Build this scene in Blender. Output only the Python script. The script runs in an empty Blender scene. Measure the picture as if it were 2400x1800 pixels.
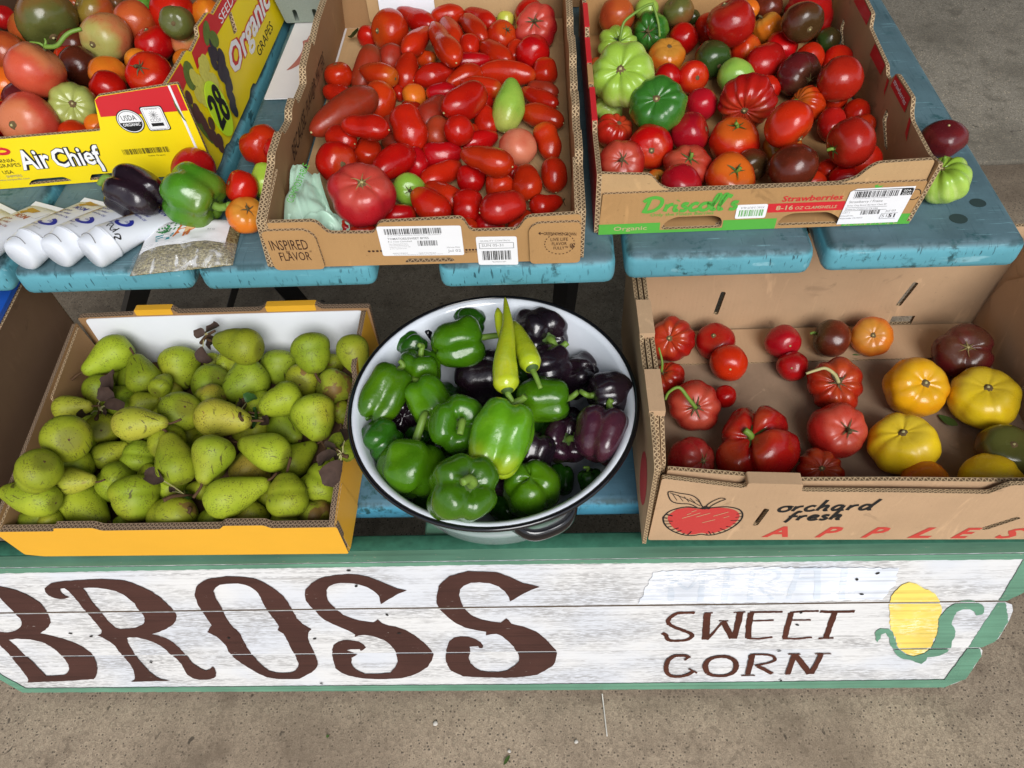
import bpy, bmesh, math, random
from mathutils import Vector, Matrix, noise as mnoise
from mathutils.geometry import tessellate_polygon
scene = bpy.context.scene
COL = scene.collection
PI = math.pi

# ---------------------------------------------------------------- camera, sky, sun, exposure
cam_data = bpy.data.cameras.new('camera')
cam = bpy.data.objects.new('camera', cam_data); COL.objects.link(cam)
cam_data.sensor_width = 36.0
cam_data.lens = 27.0
cam_data.clip_start = 0.05
cam_data.clip_end = 400.0
cam.matrix_world = Matrix([[0.998477, 0.023463, 0.049925, 0.0], [0.012332, 0.787185, -0.616594, 0.0], [-0.053767, 0.616271, 0.785697, 1.42], [0.0, 0.0, 0.0, 1.0]])
CAMN = (0.0499,-0.6166,0.7857)   # towards the viewer
scene.camera = cam
SUN_EL, SUN_AZ = math.radians(40), math.radians(164)   # azimuth clockwise from +Y, the sun stands behind the viewer
world = bpy.data.worlds.new('World'); scene.world = world; world.use_nodes = True
wn = world.node_tree
sky = wn.nodes.new('ShaderNodeTexSky'); sky.sky_type = 'NISHITA'; sky.sun_disc = False
sky.sun_elevation = SUN_EL; sky.sun_rotation = SUN_AZ
sky.air_density = 1.0; sky.dust_density = 1.2; sky.ozone_density = 1.0
hsv = wn.nodes.new('ShaderNodeHueSaturation'); hsv.inputs['Saturation'].default_value = 0.45
wn.links.new(sky.outputs[0], hsv.inputs['Color'])
wn.links.new(hsv.outputs[0], wn.nodes['Background'].inputs[0])
wn.nodes['Background'].inputs[1].default_value = 0.075
sl = bpy.data.lights.new('sun', 'SUN'); sl.energy = 1.5; sl.angle = math.radians(32); sl.color = (1.0, 0.99, 0.975)
so = bpy.data.objects.new('sun', sl); COL.objects.link(so)
so.location = (0, -3, 6)
sdir = Vector((math.sin(SUN_AZ)*math.cos(SUN_EL), math.cos(SUN_AZ)*math.cos(SUN_EL), math.sin(SUN_EL)))
so.rotation_euler = (-sdir).to_track_quat('-Z', 'Y').to_euler()
scene.view_settings.view_transform = 'Standard'
scene.view_settings.look = 'None'
scene.view_settings.exposure = 0.92
scene.view_settings.gamma = 1.0
scene.view_settings.use_curve_mapping = False
scene.cycles.max_bounces = 8

# ---------------------------------------------------------------- helpers
def obj(name, me, mats=None, parent=None, label=None, cat=None, group=None, kind=None, loc=None):
    o = bpy.data.objects.new(name, me); COL.objects.link(o)
    if mats is not None and me is not None and not len(me.materials):
        for m in (mats if isinstance(mats, (list, tuple)) else [mats]): me.materials.append(m)
    if parent is not None: o.parent = parent
    if loc is not None: o.location = loc
    for k, v in (('label', label), ('category', cat), ('group', group), ('kind', kind)):
        if v: o[k] = v
    return o
def empty(name, loc, label, cat, group=None):
    o = obj(name, None, None, None, label, cat, group); o.location = loc; o.empty_display_size = .05
    return o
def mesh(name, vs, fs, smooth=False, mi=None):
    me = bpy.data.meshes.new(name); me.from_pydata([tuple(v) for v in vs], [], fs)
    if smooth: me.polygons.foreach_set('use_smooth', [True]*len(fs))
    if mi: me.polygons.foreach_set('material_index', mi)
    me.update(); return me
def frame(O, U, V):
    U = Vector(U).normalized(); V = Vector(V).normalized(); N = U.cross(V).normalized(); V = N.cross(U)
    return Matrix(((U.x, V.x, N.x, O[0]), (U.y, V.y, N.y, O[1]), (U.z, V.z, N.z, O[2]), (0, 0, 0, 1)))
def loc_of(parent):  # parents are unrotated empties
    return Vector(parent.location) if parent is not None else Vector((0, 0, 0))
def area2(p): return sum(p[i][0]*p[(i+1) % len(p)][1]-p[(i+1) % len(p)][0]*p[i][1] for i in range(len(p)))
def rnd(p, r, seg=4):
    "round the corners of a polygon"
    out = []; n = len(p)
    for i in range(n):
        a, b, c = Vector(p[i-1]), Vector(p[i]), Vector(p[(i+1) % n])
        d1, d2 = (a-b), (c-b); l1, l2 = d1.length, d2.length
        q = min(r, l1*.48, l2*.48); s, e = b+d1/l1*q, b+d2/l2*q
        for k in range(seg+1):
            t = k/seg; out.append(tuple(s*(1-t)**2+b*2*t*(1-t)+e*t*t))
    return out
def rect(u0, v0, u1, v1): return [(u0, v0), (u1, v0), (u1, v1), (u0, v1)]
def ell(cu, cv, ru, rv, n=24, rot=0): 
    return [(cu+ru*math.cos(t)*math.cos(rot)-rv*math.sin(t)*math.sin(rot), cv+ru*math.cos(t)*math.sin(rot)+rv*math.sin(t)*math.cos(rot)) for t in [2*PI*k/n for k in range(n)]]
def panel(name, loops, T, F, mats, parent=None, warp=0.0, **kw):
    """a board cut to a 2D outline (loops[0]) with holes, front face on w=0, thickness T behind it.
    mats = [front, back, cut edge]; the cut edge carries a uv: metres along, 0..1 across"""
    loops = [list(l) for l in loops]
    if area2(loops[0]) < 0: loops[0].reverse()
    for h in loops[1:]:
        if area2(h) > 0: h.reverse()
    flat = [q for l in loops for q in l]
    tris = tessellate_polygon([[Vector((q[0], q[1], 0)) for q in l] for l in loops])
    n = len(flat); vs = [(q[0], q[1], 0) for q in flat]+[(q[0], q[1], -T) for q in flat]
    fs, mi = [], []
    for t in tris:
        a, b, c = [flat[k] for k in t]
        if (b[0]-a[0])*(c[1]-a[1])-(c[0]-a[0])*(b[1]-a[1]) < 0: t = (t[0], t[2], t[1])
        fs.append(tuple(t)); mi.append(0); fs.append((t[2]+n, t[1]+n, t[0]+n)); mi.append(1)
    base = 0; uvs = {}
    for l in loops:
        m = len(l); s = 0.0
        for i in range(m):
            j = (i+1) % m; d = math.dist(l[i], l[j])
            uvs[len(fs)] = ((s, 1), (s, 0), (s+d, 0), (s+d, 1))
            fs.append((base+i, base+i+n, base+j+n, base+j)); mi.append(2); s += d
        base += m
    L = loc_of(parent)
    vs = [F @ Vector(v)-L for v in vs]
    me = mesh(name, vs, fs, mi=mi)
    if T > 0:
        uv = me.uv_layers.new(name='edge')
        for pi, q in uvs.items():
            po = me.polygons[pi]
            for k, li in enumerate(po.loop_indices): uv.data[li].uv = q[k]
    return obj(name, me, mats, parent, **kw)
def sheet(name, loops, F, mat, parent=None, w=.0004, **kw):
    "flat print or paint: a sheet w above the face"
    loops = [list(l) for l in loops]
    if area2(loops[0]) < 0: loops[0].reverse()
    flat = [q for l in loops for q in l]; L = loc_of(parent) if not kw.get('deep') else Vector((0, 0, 0)); kw.pop('deep', None)
    fs = []
    for t in tessellate_polygon([[Vector((q[0], q[1], 0)) for q in l] for l in loops]):
        a, b, c = [flat[k] for k in t]
        if (b[0]-a[0])*(c[1]-a[1])-(c[0]-a[0])*(b[1]-a[1]) < 0: t = (t[0], t[2], t[1])
        fs.append(tuple(t))
    return obj(name, mesh(name, [F @ Vector((q[0], q[1], w))-L for q in flat], fs), mat, parent, **kw)
def ribbon(pts, w, taper=False, cap=True):
    "outline of a thick brush stroke"
    P = [Vector(p) for p in pts]; L, R = [], []
    for i, p in enumerate(P):
        d = (P[min(i+1, len(P)-1)]-P[max(i-1, 0)]).normalized(); q = Vector((-d.y, d.x))
        k = w/2*(1.0 if not taper else max(.12, math.sin(PI*(i+.5)/len(P))**.6))
        L.append(p+q*k); R.append(p-q*k)
    return [tuple(q) for q in L+R[::-1]]
def smooth_line(pts, n=5):
    out = []; m = len(pts)
    for i in range(m-1):
        p0, p1, p2, p3 = [Vector(pts[min(max(i+k, 0), m-1)]) for k in (-1, 0, 1, 2)]
        for k in range(n):
            t = k/n
            out.append(.5*((2*p1)+(p2-p0)*t+(2*p0-5*p1+4*p2-p3)*t*t+(3*p1-p0-3*p2+p3)*t*t*t))
    out.append(Vector(pts[-1])); return out
def strokes(name, lst, F, mat, parent=None, w=.0005, **kw):
    "many brush strokes as one printed mark"
    vs, fs = [], []; L = loc_of(parent) if not kw.get('deep') else Vector((0, 0, 0)); kw.pop('deep', None)
    for k, (wd, pts) in enumerate(lst):
        P = smooth_line([Vector(p) for p in pts], 5) if len(pts) > 2 else [Vector(p) for p in pts]
        pl = ribbon(P, wd); n = len(P); b = len(vs)
        vs += [F @ Vector((q[0], q[1], w+.00004*k))-L for q in pl]
        for i in range(n-1): fs.append((b+2*n-1-i, b+2*n-2-i, b+i+1, b+i))
    return obj(name, mesh(name, vs, fs), mat, parent, **kw)
_TX = {}
def text_geo(s, shear=0.0, bold=0.0, space=1.0, res=2):
    key = (s, shear, bold, space, res)
    if key not in _TX:
        cu = bpy.data.curves.new('t', 'FONT'); cu.body = s; cu.shear = shear; cu.offset = bold; cu.space_character = space
        cu.resolution_u = res; cu.fill_mode = 'FRONT'; cu.align_x = 'LEFT'
        o = bpy.data.objects.new('t', cu); COL.objects.link(o)
        me = bpy.data.meshes.new_from_object(o.evaluated_get(bpy.context.evaluated_depsgraph_get()))
        _TX[key] = ([tuple(v.co) for v in me.vertices], [tuple(p.vertices) for p in me.polygons])
        bpy.data.objects.remove(o); bpy.data.curves.remove(cu); bpy.data.meshes.remove(me)
    return _TX[key]
def text(name, s, F, u0, v0, u1, v1, mat, parent=None, shear=0.0, bold=0.0, rot=0.0, w=.0005, fit=True, lift=None, space=1.0, **kw):
    "lettering fitted to the box u0..u1, v0..v1"
    vs, fs = text_geo(s, shear, bold, space)
    xs = [v[0] for v in vs]; ys = [v[1] for v in vs]
    x0, x1, y0, y1 = min(xs), max(xs), min(ys), max(ys)
    sx, sy = (u1-u0)/(x1-x0), (v1-v0)/(y1-y0)
    L = loc_of(parent) if not kw.get('deep') else Vector((0, 0, 0)); kw.pop('deep', None)
    cu, cv, c, sn = u0, v0, math.cos(rot), math.sin(rot); out = []
    for v in vs:
        a, b = (v[0]-x0)*sx, (v[1]-y0)*sy
        u, vv = cu+a*c-b*sn, cv+a*sn+b*c
        out.append(F @ Vector((u, vv, w+(lift(u, vv) if lift else 0)))-L)
    return obj(name, mesh(name, out, fs), mat, parent, **kw)
def barcode(name, F, u0, v0, u1, v1, mat, parent, seed=1, w=.0006, **kw):
    r = random.Random(seed); vs, fs = [], []; u = u0; L = loc_of(parent)
    while u < u1:
        d = r.choice((.4, .4, .8, 1.2))*.0011
        for q in rect(u, v0, min(u+d, u1), v1): vs.append(F @ Vector((q[0], q[1], w))-L)
        b = len(vs); fs.append((b-4, b-3, b-2, b-1)); u += d+r.choice((.5, .5, .9, 1.3))*.0011
    return obj(name, mesh(name, vs, fs), mat, parent, **kw)
def tube(pts, rad, n=8, caps=True):
    "(verts, faces) of a tube along pts with radius rad(i) or a list"
    P = [Vector(p) for p in pts]; vs, fs = [], []
    rr = rad if isinstance(rad, (list, tuple)) else [rad]*len(P)
    ref = Vector((0, 0, 1))
    d0 = (P[1]-P[0]).normalized()
    if abs(d0.dot(ref)) > .9: ref = Vector((1, 0, 0))
    for i, p in enumerate(P):
        d = (P[min(i+1, len(P)-1)]-P[max(i-1, 0)]).normalized()
        a = d.cross(ref)
        if a.length < 1e-5: a = d.cross(Vector((0, 1, 0)))
        a.normalize(); b = d.cross(a).normalized(); ref = b.cross(d) if b.cross(d).length > .1 else ref
        ref = -d.cross(a)
        for k in range(n):
            t = 2*PI*k/n; vs.append(p+a*(math.cos(t)*rr[i])+b*(math.sin(t)*rr[i]))
    for i in range(len(P)-1):
        for k in range(n): fs.append((i*n+k, i*n+(k+1) % n, (i+1)*n+(k+1) % n, (i+1)*n+k))
    if caps:
        fs.append(tuple(range(n))[::-1]); fs.append(tuple((len(P)-1)*n+k for k in range(n)))
    return vs, [f[::-1] for f in fs]
def lathe(prof, n=64):
    vs, fs = [], []
    for r, z in prof:
        for k in range(n): vs.append((r*math.cos(2*PI*k/n), r*math.sin(2*PI*k/n), z))
    for i in range(len(prof)-1):
        for k in range(n): fs.append((i*n+k, i*n+(k+1) % n, (i+1)*n+(k+1) % n, (i+1)*n+k))
    return vs, fs
def box_me(name, x0, y0, z0, x1, y1, z1, bevel=0.0, seg=2):
    bm = bmesh.new(); bmesh.ops.create_cube(bm, size=1)
    for v in bm.verts: v.co = Vector(((x0+x1)/2+v.co.x*(x1-x0), (y0+y1)/2+v.co.y*(y1-y0), (z0+z1)/2+v.co.z*(z1-z0)))
    if bevel: bmesh.ops.bevel(bm, geom=list(bm.edges), offset=bevel, segments=seg, profile=.5, affect='EDGES')
    me = bpy.data.meshes.new(name); bm.to_mesh(me); bm.free()
    if bevel: me.polygons.foreach_set('use_smooth', [True]*len(me.polygons))
    return me

# ---------------------------------------------------------------- materials
class NB:
    def __init__(s, name, rough=.5, spec=.5):
        s.m = bpy.data.materials.new(name); s.m.use_nodes = True; s.t = s.m.node_tree; s.n = s.t.nodes
        s.b = s.n['Principled BSDF']; s.b.inputs['Roughness'].default_value = rough; s.b.inputs['Specular IOR Level'].default_value = spec
        s.tc = s.n.new('ShaderNodeTexCoord')
    def L(s, a, b): s.t.links.new(a, b)
    def val(s, x, inp):
        if hasattr(x, 'is_linked') or hasattr(x, 'links'): s.L(x, inp)
        else: inp.default_value = x if not isinstance(x, (tuple, list)) or len(x) != 3 or inp.type == 'VECTOR' else (*x, 1)
    def mapp(s, src='Object', scale=(1, 1, 1), loc=None):
        m = s.n.new('ShaderNodeMapping'); s.L(s.tc.outputs[src], m.inputs[0]); m.inputs['Scale'].default_value = scale
        if loc is not None: s.L(loc, m.inputs['Location'])
        return m.outputs[0]
    def noise(s, vec, scale, detail=4, rough=.55, dist=0.0):
        n = s.n.new('ShaderNodeTexNoise'); s.L(vec, n.inputs['Vector']); n.inputs['Scale'].default_value = scale
        n.inputs['Detail'].default_value = detail; n.inputs['Roughness'].default_value = rough; n.inputs['Distortion'].default_value = dist
        return n.outputs['Fac']
    def voro(s, vec, scale, out='Distance', feature='F1'):
        n = s.n.new('ShaderNodeTexVoronoi'); n.feature = feature; s.L(vec, n.inputs['Vector']); n.inputs['Scale'].default_value = scale
        return n.outputs[out]
    def ramp(s, fac, a, b, lo=0.0, hi=1.0):
        n = s.n.new('ShaderNodeMapRange'); n.interpolation_type = 'SMOOTHSTEP' if a < b else 'LINEAR'
        s.L(fac, n.inputs[0]); n.inputs[1].default_value = a; n.inputs[2].default_value = b; n.inputs[3].default_value = lo; n.inputs[4].default_value = hi
        n.clamp = True; return n.outputs[0]
    def math(s, op, a, b=0.0, c=None):
        n = s.n.new('ShaderNodeMath'); n.operation = op; s.val(a, n.inputs[0]); s.val(b, n.inputs[1])
        if c is not None: s.val(c, n.inputs[2])
        return n.outputs[0]
    def mix(s, f, a, b, blend='MIX'):
        n = s.n.new('ShaderNodeMix'); n.data_type = 'RGBA'; n.blend_type = blend
        s.val(f, n.inputs[0]); s.val(a, n.inputs[6]); s.val(b, n.inputs[7]); return n.outputs[2]
    def sep(s, vec, ax='Z'):
        n = s.n.new('ShaderNodeSeparateXYZ'); s.L(vec, n.inputs[0]); return n.outputs[ax]
    def color(s, c): s.val(c, s.b.inputs['Base Color']); return s
    def rough(s, r): s.val(r, s.b.inputs['Roughness']); return s
    def bump(s, h, strength=.2, dist=.002):
        n = s.n.new('ShaderNodeBump'); n.inputs['Strength'].default_value = strength; n.inputs['Distance'].default_value = dist
        s.L(h, n.inputs['Height']); s.L(n.outputs[0], s.b.inputs['Normal']); return s
    def rand(s):
        n = s.n.new('ShaderNodeObjectInfo'); return n.outputs['Random']
    def hsv(s, c, h=.5, sat=1.0, v=1.0):
        n = s.n.new('ShaderNodeHueSaturation'); s.val(c, n.inputs['Color']); s.val(h, n.inputs['Hue']); s.val(sat, n.inputs['Saturation']); s.val(v, n.inputs['Value']); return n.outputs[0]
def plain(name, c, rough=.5, spec=.5, var=.12, sc=60, metal=0.0, bump=0.0):
    b = NB(name, rough, spec); o = b.mapp(); n = b.noise(o, sc, 5)
    b.color(b.mix(n, tuple(x*(1-var) for x in c), tuple(min(1, x*(1+var)) for x in c))); b.b.inputs['Metallic'].default_value = metal
    if bump: b.bump(n, bump, .002)
    return b.m
def kraft(name, c, dirt=.35):
    b = NB(name, .85, .2); o = b.mapp()
    f = b.noise(b.mapp(scale=(1, 1, 1)), 900, 3, .6); big = b.noise(o, 9, 4, .6)
    c1 = b.mix(f, tuple(x*.86 for x in c), tuple(x*1.12 for x in c))
    c1 = b.mix(b.ramp(big, .35, .75, 0, dirt), c1, tuple(x*.68 for x in c))
    st_ = b.noise(b.mapp(scale=(30, 30, 7)), 1.0, 4, .6, 1.2); c1 = b.mix(b.ramp(st_, .60, .72, 0, .5), c1, tuple(min(1, x*1.3) for x in c)); sn_ = b.noise(o, 16, 4, .65, .8); c1 = b.mix(b.ramp(sn_, .62, .72, 0, .45), c1, tuple(x*.5 for x in c))
    sp = b.ramp(b.noise(o, 260, 2, .5), .70, .78, 0, .45)
    c1 = b.mix(sp, c1, tuple(x*.45 for x in c))
    b.color(c1); 
    fl = b.n.new('ShaderNodeTexWave'); fl.wave_type = 'BANDS'; fl.bands_direction = 'X'; b.L(o, fl.inputs['Vector']); fl.inputs['Scale'].default_value = 42
    fl.inputs['Distortion'].default_value = .6
    b.bump(b.math('ADD', b.math('MULTIPLY', fl.outputs['Fac'], .14), b.math('ADD', b.math('MULTIPLY', big, 2.6), b.math('MULTIPLY', f, .3))), .35, .0014)
    return b.m
def corr(name, n, light, dark, period=.0072):
    "cut edge of corrugated board: liners and flutes"
    b = NB(name, .9, .1)
    uv = b.n.new('ShaderNodeUVMap'); uv.uv_map = 'edge'
    s = b.n.new('ShaderNodeSeparateXYZ'); b.L(uv.outputs[0], s.inputs[0])
    wob = b.noise(b.mapp(), 120, 2)
    vv = b.math('FRACT', b.math('MULTIPLY', s.outputs[1], n*.999))
    t = b.math('PINGPONG', b.math('ADD', b.math('DIVIDE', s.outputs[0], period), b.math('MULTIPLY', wob, .5)), .5)
    d = b.math('ABSOLUTE', b.math('SUBTRACT', vv, b.math('MULTIPLY', t, 2.0)))
    l1 = b.ramp(d, .17, .30, 1, 0); l2 = b.ramp(b.math('ABSOLUTE', b.math('SUBTRACT', vv, .5)), .36, .42, 0, 1)
    f = b.math('MAXIMUM', l1, l2)
    b.color(b.mix(f, dark, light)); b.bump(f, .6, .001); return b.m
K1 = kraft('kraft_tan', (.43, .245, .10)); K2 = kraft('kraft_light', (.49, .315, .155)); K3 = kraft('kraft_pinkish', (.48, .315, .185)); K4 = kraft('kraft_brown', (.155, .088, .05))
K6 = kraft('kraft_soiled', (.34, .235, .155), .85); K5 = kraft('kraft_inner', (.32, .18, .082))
E1 = corr('corrugated_edge', 1, (.47, .34, .2), (.13, .08, .045)); E2 = corr('double_corrugated_edge', 2, (.47, .34, .2), (.10, .062, .035)); E3 = corr('fine_corrugated_edge', 2, (.30, .21, .14), (.07, .045, .03), .006)
def coated(name, c, rough=.38):
    b = NB(name, rough, .45); o = b.mapp(); n = b.noise(o, 14, 4); f = b.noise(o, 700, 2)
    c1 = b.mix(n, tuple(x*.93 for x in c), tuple(min(1, x*1.04) for x in c))
    c1 = b.mix(b.ramp(f, .72, .8, 0, .25), c1, tuple(x*.6 for x in c)); b.color(c1); b.bump(n, .25, .003); return b.m
YEL = coated('yellow_print', (.86, .66, .008)); ORG = coated('orange_yellow_print', (.78, .40, .028), .5); RED = coated('red_print', (.58, .022, .03)); WHI = coated('white_liner', (.80, .82, .86), .55)
INK = plain('black_ink', (.015, .014, .014), .6, .3); DKB = plain('dark_brown_ink', (.045, .018, .012), .8, .2); GRE = coated('green_print', (.085, .38, .045), .6); RD2 = coated('dull_red_print', (.52, .05, .035), .7)
KIN = plain('kraft_ink', (.47, .36, .2), .8, .2); STK = coated('white_sticker', (.80, .80, .82), .45); LIM = coated('lime_sticker', (.62, .92, .02), .45); BLU = plain('blue_ink', (.02, .03, .28), .5); GRY = plain('grey_ink', (.22, .22, .22), .7)
WPR = plain('white_print', (.82, .82, .82), .5)

# ---------------------------------------------------------------- ground
def ground_mat(name, c, dark):
    b = NB(name, .92, .25); o = b.mapp()
    v = b.n.new('ShaderNodeTexVoronoi'); b.L(o, v.inputs['Vector']); v.inputs['Scale'].default_value = 210; v.inputs['Randomness'].default_value = 1
    cs = b.n.new('ShaderNodeSeparateColor'); b.L(v.outputs['Color'], cs.inputs[0])
    big = b.noise(o, 2.4, 6, .62); mid = b.noise(o, 14, 5, .6); fine = b.noise(o, 420, 3, .7)
    c1 = b.mix(b.ramp(fine, .32, .68), tuple(x*.65 for x in c), tuple(x*1.25 for x in c))
    c1 = b.mix(b.math('MULTIPLY', b.ramp(cs.outputs[2], .0, 1.0), .55), c1, b.mix(b.ramp(cs.outputs[1], .0, 1.0), tuple(x*.45 for x in c), tuple(x*1.45 for x in c)))
    stone = b.ramp(cs.outputs[0], .80, .84); c1 = b.mix(b.math('MULTIPLY', stone, b.ramp(v.outputs['Distance'], .25, .5, .8, 0)), c1, (.42, .35, .25))
    stone2 = b.ramp(cs.outputs[1], .82, .86); c1 = b.mix(b.math('MULTIPLY', stone2, b.ramp(v.outputs['Distance'], .25, .5, .8, 0)), c1, (.05, .042, .035))
    c1 = b.mix(b.ramp(big, .42, .68, 0, .65), c1, dark); c1 = b.mix(b.ramp(mid, .50, .72, 0, .6), c1, dark)
    sc = b.noise(b.mapp(scale=(1, 1, 1)), 30, 3, .5, .6); c1 = b.mix(b.ramp(sc, .69, .74, 0, .7), c1, (.03, .026, .022))
    b.color(c1); b.bump(b.math('ADD', b.math('MULTIPLY', fine, .6), b.math('MULTIPLY', v.outputs['Distance'], .35)), .4, .002); return b.m
G1 = ground_mat('aggregate_concrete', (.40, .315, .225), (.17, .128, .09)); G2 = ground_mat('darker_concrete', (.20, .18, .145), (.085, .075, .058))  # the second mix is a darker concrete tone for the rear slab
def grid_plane(x0, y0, x1, y1, z): return mesh('ground', [(x0, y0, z), (x1, y0, z), (x1, y1, z), (x0, y1, z)], [(0, 1, 2, 3)])
obj('ground', grid_plane(-70, -70, 70, 70, -.012), G1, kind='structure')
obj('concrete_slab', box_me('s', -6, -3, -.5, 6, 1.875, 0, .004, 1), G1, kind='structure')
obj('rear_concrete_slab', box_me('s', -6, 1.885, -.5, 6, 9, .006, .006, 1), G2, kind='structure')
wood_roof = plain('roof_boards', (.11, .10, .09), .8)
obj('canopy_ceiling', box_me('c', -5, -.05, 2.95, 5, 7, 3.02), wood_roof, kind='structure')  # unseen roof, its edge and dark tone shaped to hold back the sky
obj('rear_wall', box_me('c', -5, 6.9, 0, 5, 7.0, 2.95), plain('rear_wall_paint', (.16, .15, .14), .8), kind='structure')
for n, (x, y) in enumerate(((-4.6, -.2), (4.6, -.2))):
    pass
# ---------------------------------------------------------------- picnic table of painted planks
def plank_paint(name, face, top, axis):
    b = NB(name, .55, .4); o = b.mapp(loc=None)
    st = (9, 120, 120) if axis == 'X' else (120, 9, 120)
    r = b.rand(); off = b.n.new('ShaderNodeCombineXYZ'); b.L(b.math('MULTIPLY', r, 7.0), off.inputs[0]); b.L(b.math('MULTIPLY', r, 3.0), off.inputs[1])
    o = b.mapp(loc=off.outputs[0])
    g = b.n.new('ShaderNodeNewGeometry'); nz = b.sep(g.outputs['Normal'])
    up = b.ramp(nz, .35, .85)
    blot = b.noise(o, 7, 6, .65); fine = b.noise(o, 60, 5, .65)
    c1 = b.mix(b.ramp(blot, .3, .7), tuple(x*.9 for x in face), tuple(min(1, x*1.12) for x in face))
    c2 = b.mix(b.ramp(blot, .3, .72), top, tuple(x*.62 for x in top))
    c = b.mix(up, c1, c2)  # darker top tone holds grime plus shade painted into the colour
    m = b.n.new('ShaderNodeMapping'); b.L(o, m.inputs[0]); m.inputs['Rotation'].default_value = (.9, .25, .35); m.inputs['Scale'].default_value = (300, 22, 60)
    s1 = b.noise(m.outputs[0], 1.0, 2, .4); m2 = b.n.new('ShaderNodeMapping'); b.L(o, m2.inputs[0]); m2.inputs['Rotation'].default_value = (.5, .4, -.8); m2.inputs['Scale'].default_value = (14, 330, 90)
    s2 = b.noise(m2.outputs[0], 1.0, 2, .4)
    msk = b.ramp(b.noise(o, 6, 3, .6), .38, .54); msk2 = b.math('SUBTRACT', 1.0, b.math('MULTIPLY', up, .55))
    c = b.mix(b.math('MULTIPLY', b.math('MULTIPLY', b.ramp(s1, .64, .68, 0, .8), msk), msk2), c, (.012, .05, .062)); 
    msk3 = b.ramp(b.noise(o, 8, 3, .6, 1.0), .38, .54)
    c = b.mix(b.math('MULTIPLY', b.math('MULTIPLY', b.math('MULTIPLY', b.ramp(s2, .62, .67, 0, .8), b.ramp(fine, .4, .6)), msk3), msk2), c, (.24, .47, .53))
    c = b.mix(b.math('MULTIPLY', b.ramp(fine, .52, .66), b.ramp(b.noise(o, 11, 3, .5), .48, .62)), c, (.02, .075, .085))
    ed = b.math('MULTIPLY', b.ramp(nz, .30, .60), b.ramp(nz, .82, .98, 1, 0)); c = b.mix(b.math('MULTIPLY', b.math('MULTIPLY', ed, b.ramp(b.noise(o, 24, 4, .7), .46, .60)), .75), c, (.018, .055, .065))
    dot = b.voro(o, 13); c = b.mix(b.math('MULTIPLY', b.ramp(dot, .09, .11, 1, 0), b.ramp(b.noise(o, 5, 2), .5, .55)), c, (.02, .06, .06))
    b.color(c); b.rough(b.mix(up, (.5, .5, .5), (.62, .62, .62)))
    b.bump(b.math('ADD', b.math('MULTIPLY', fine, .5), b.math('SUBTRACT', b.math('MULTIPLY', s2, -.3), b.math('MULTIPLY', s1, .4))), .5, .002); return b.m
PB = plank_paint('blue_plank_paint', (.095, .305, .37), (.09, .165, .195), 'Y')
BLK = plain('black_metal', (.012, .012, .013), .45, .5)
TBL = empty('picnic_table', (-.19, 1.4, 0), 'teal blue painted table of thick rounded planks carrying the upper produce boxes', 'table')
def plank(name, x0, y0, z0, x1, y1, z1, mat, parent, bev=.014, **kw):
    L = loc_of(parent)
    return obj(name, box_me(name, x0-L.x, y0-L.y, z0-L.z, x1-L.x, y1-L.y, z1-L.z, bev, 3), mat, parent, **kw)
for x0, x1, dy in ((-.985, -.737, .006), (-.722, -.480, 0), (-.467, -.229, -.003), (-.143, .088, -.012), (.101, .342, -.006), (.357, .605, -.003)):
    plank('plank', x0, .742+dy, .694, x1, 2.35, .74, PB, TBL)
def bar(name, a, b, w, mat, parent):
    L = loc_of(parent); vs, fs = tube([Vector(a)-L, Vector(b)-L], w, 4); return obj(name, mesh(name, vs, fs), mat, parent)
for a, b in (((-.60, 1.0, .69), (-1.08, 1.25, 0)), ((-.545, .98, .69), (-.555, 1.28, 0.0)), ((.05, .98, .69), (.03, 1.28, 0.0)), ((.46, 1.0, .69), (.56, 1.3, 0)), ((-.55, 2.1, .69), (-.6, 1.9, 0)), ((.45, 2.1, .69), (.5, 1.9, 0))):
    bar('leg', a, b, .026, BLK, TBL)
bar('brace', (-.44, 1.0, .69), (-.80, 1.32, .06), .010, BLK, TBL)
obj('crossbar', box_me('c', -.75, -.42, .655, .75, -.37, .6925), BLK, TBL)
obj('crossbar', box_me('c', -.75, .66, .655, .75, .71, .6925), BLK, TBL)
for x_, y_, r_ in ((.567, .818, .0105), (.532, .788, .0115)):
    obj('bolt_hole', mesh('bolt_hole', [(x_+.19+r_*math.cos(a), y_-1.4+r_*.85*math.sin(a), .7403) for a in [k*PI/8 for k in range(16)]], [tuple(range(16))]), plain('dark_plug', (.018, .04, .04), .8), TBL)
BEN = empty('bench', (-.1, .68, 0), 'low blue bench plank under the basin and between the lower boxes', 'bench')
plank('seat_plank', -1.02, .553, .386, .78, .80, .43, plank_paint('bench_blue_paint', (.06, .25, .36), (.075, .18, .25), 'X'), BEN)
for x in (-.72, .48):
    obj('leg', box_me('leg', x-.03+.1, -.06, 0, x+.03+.1, .06, .3855), BLK, BEN)

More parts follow.
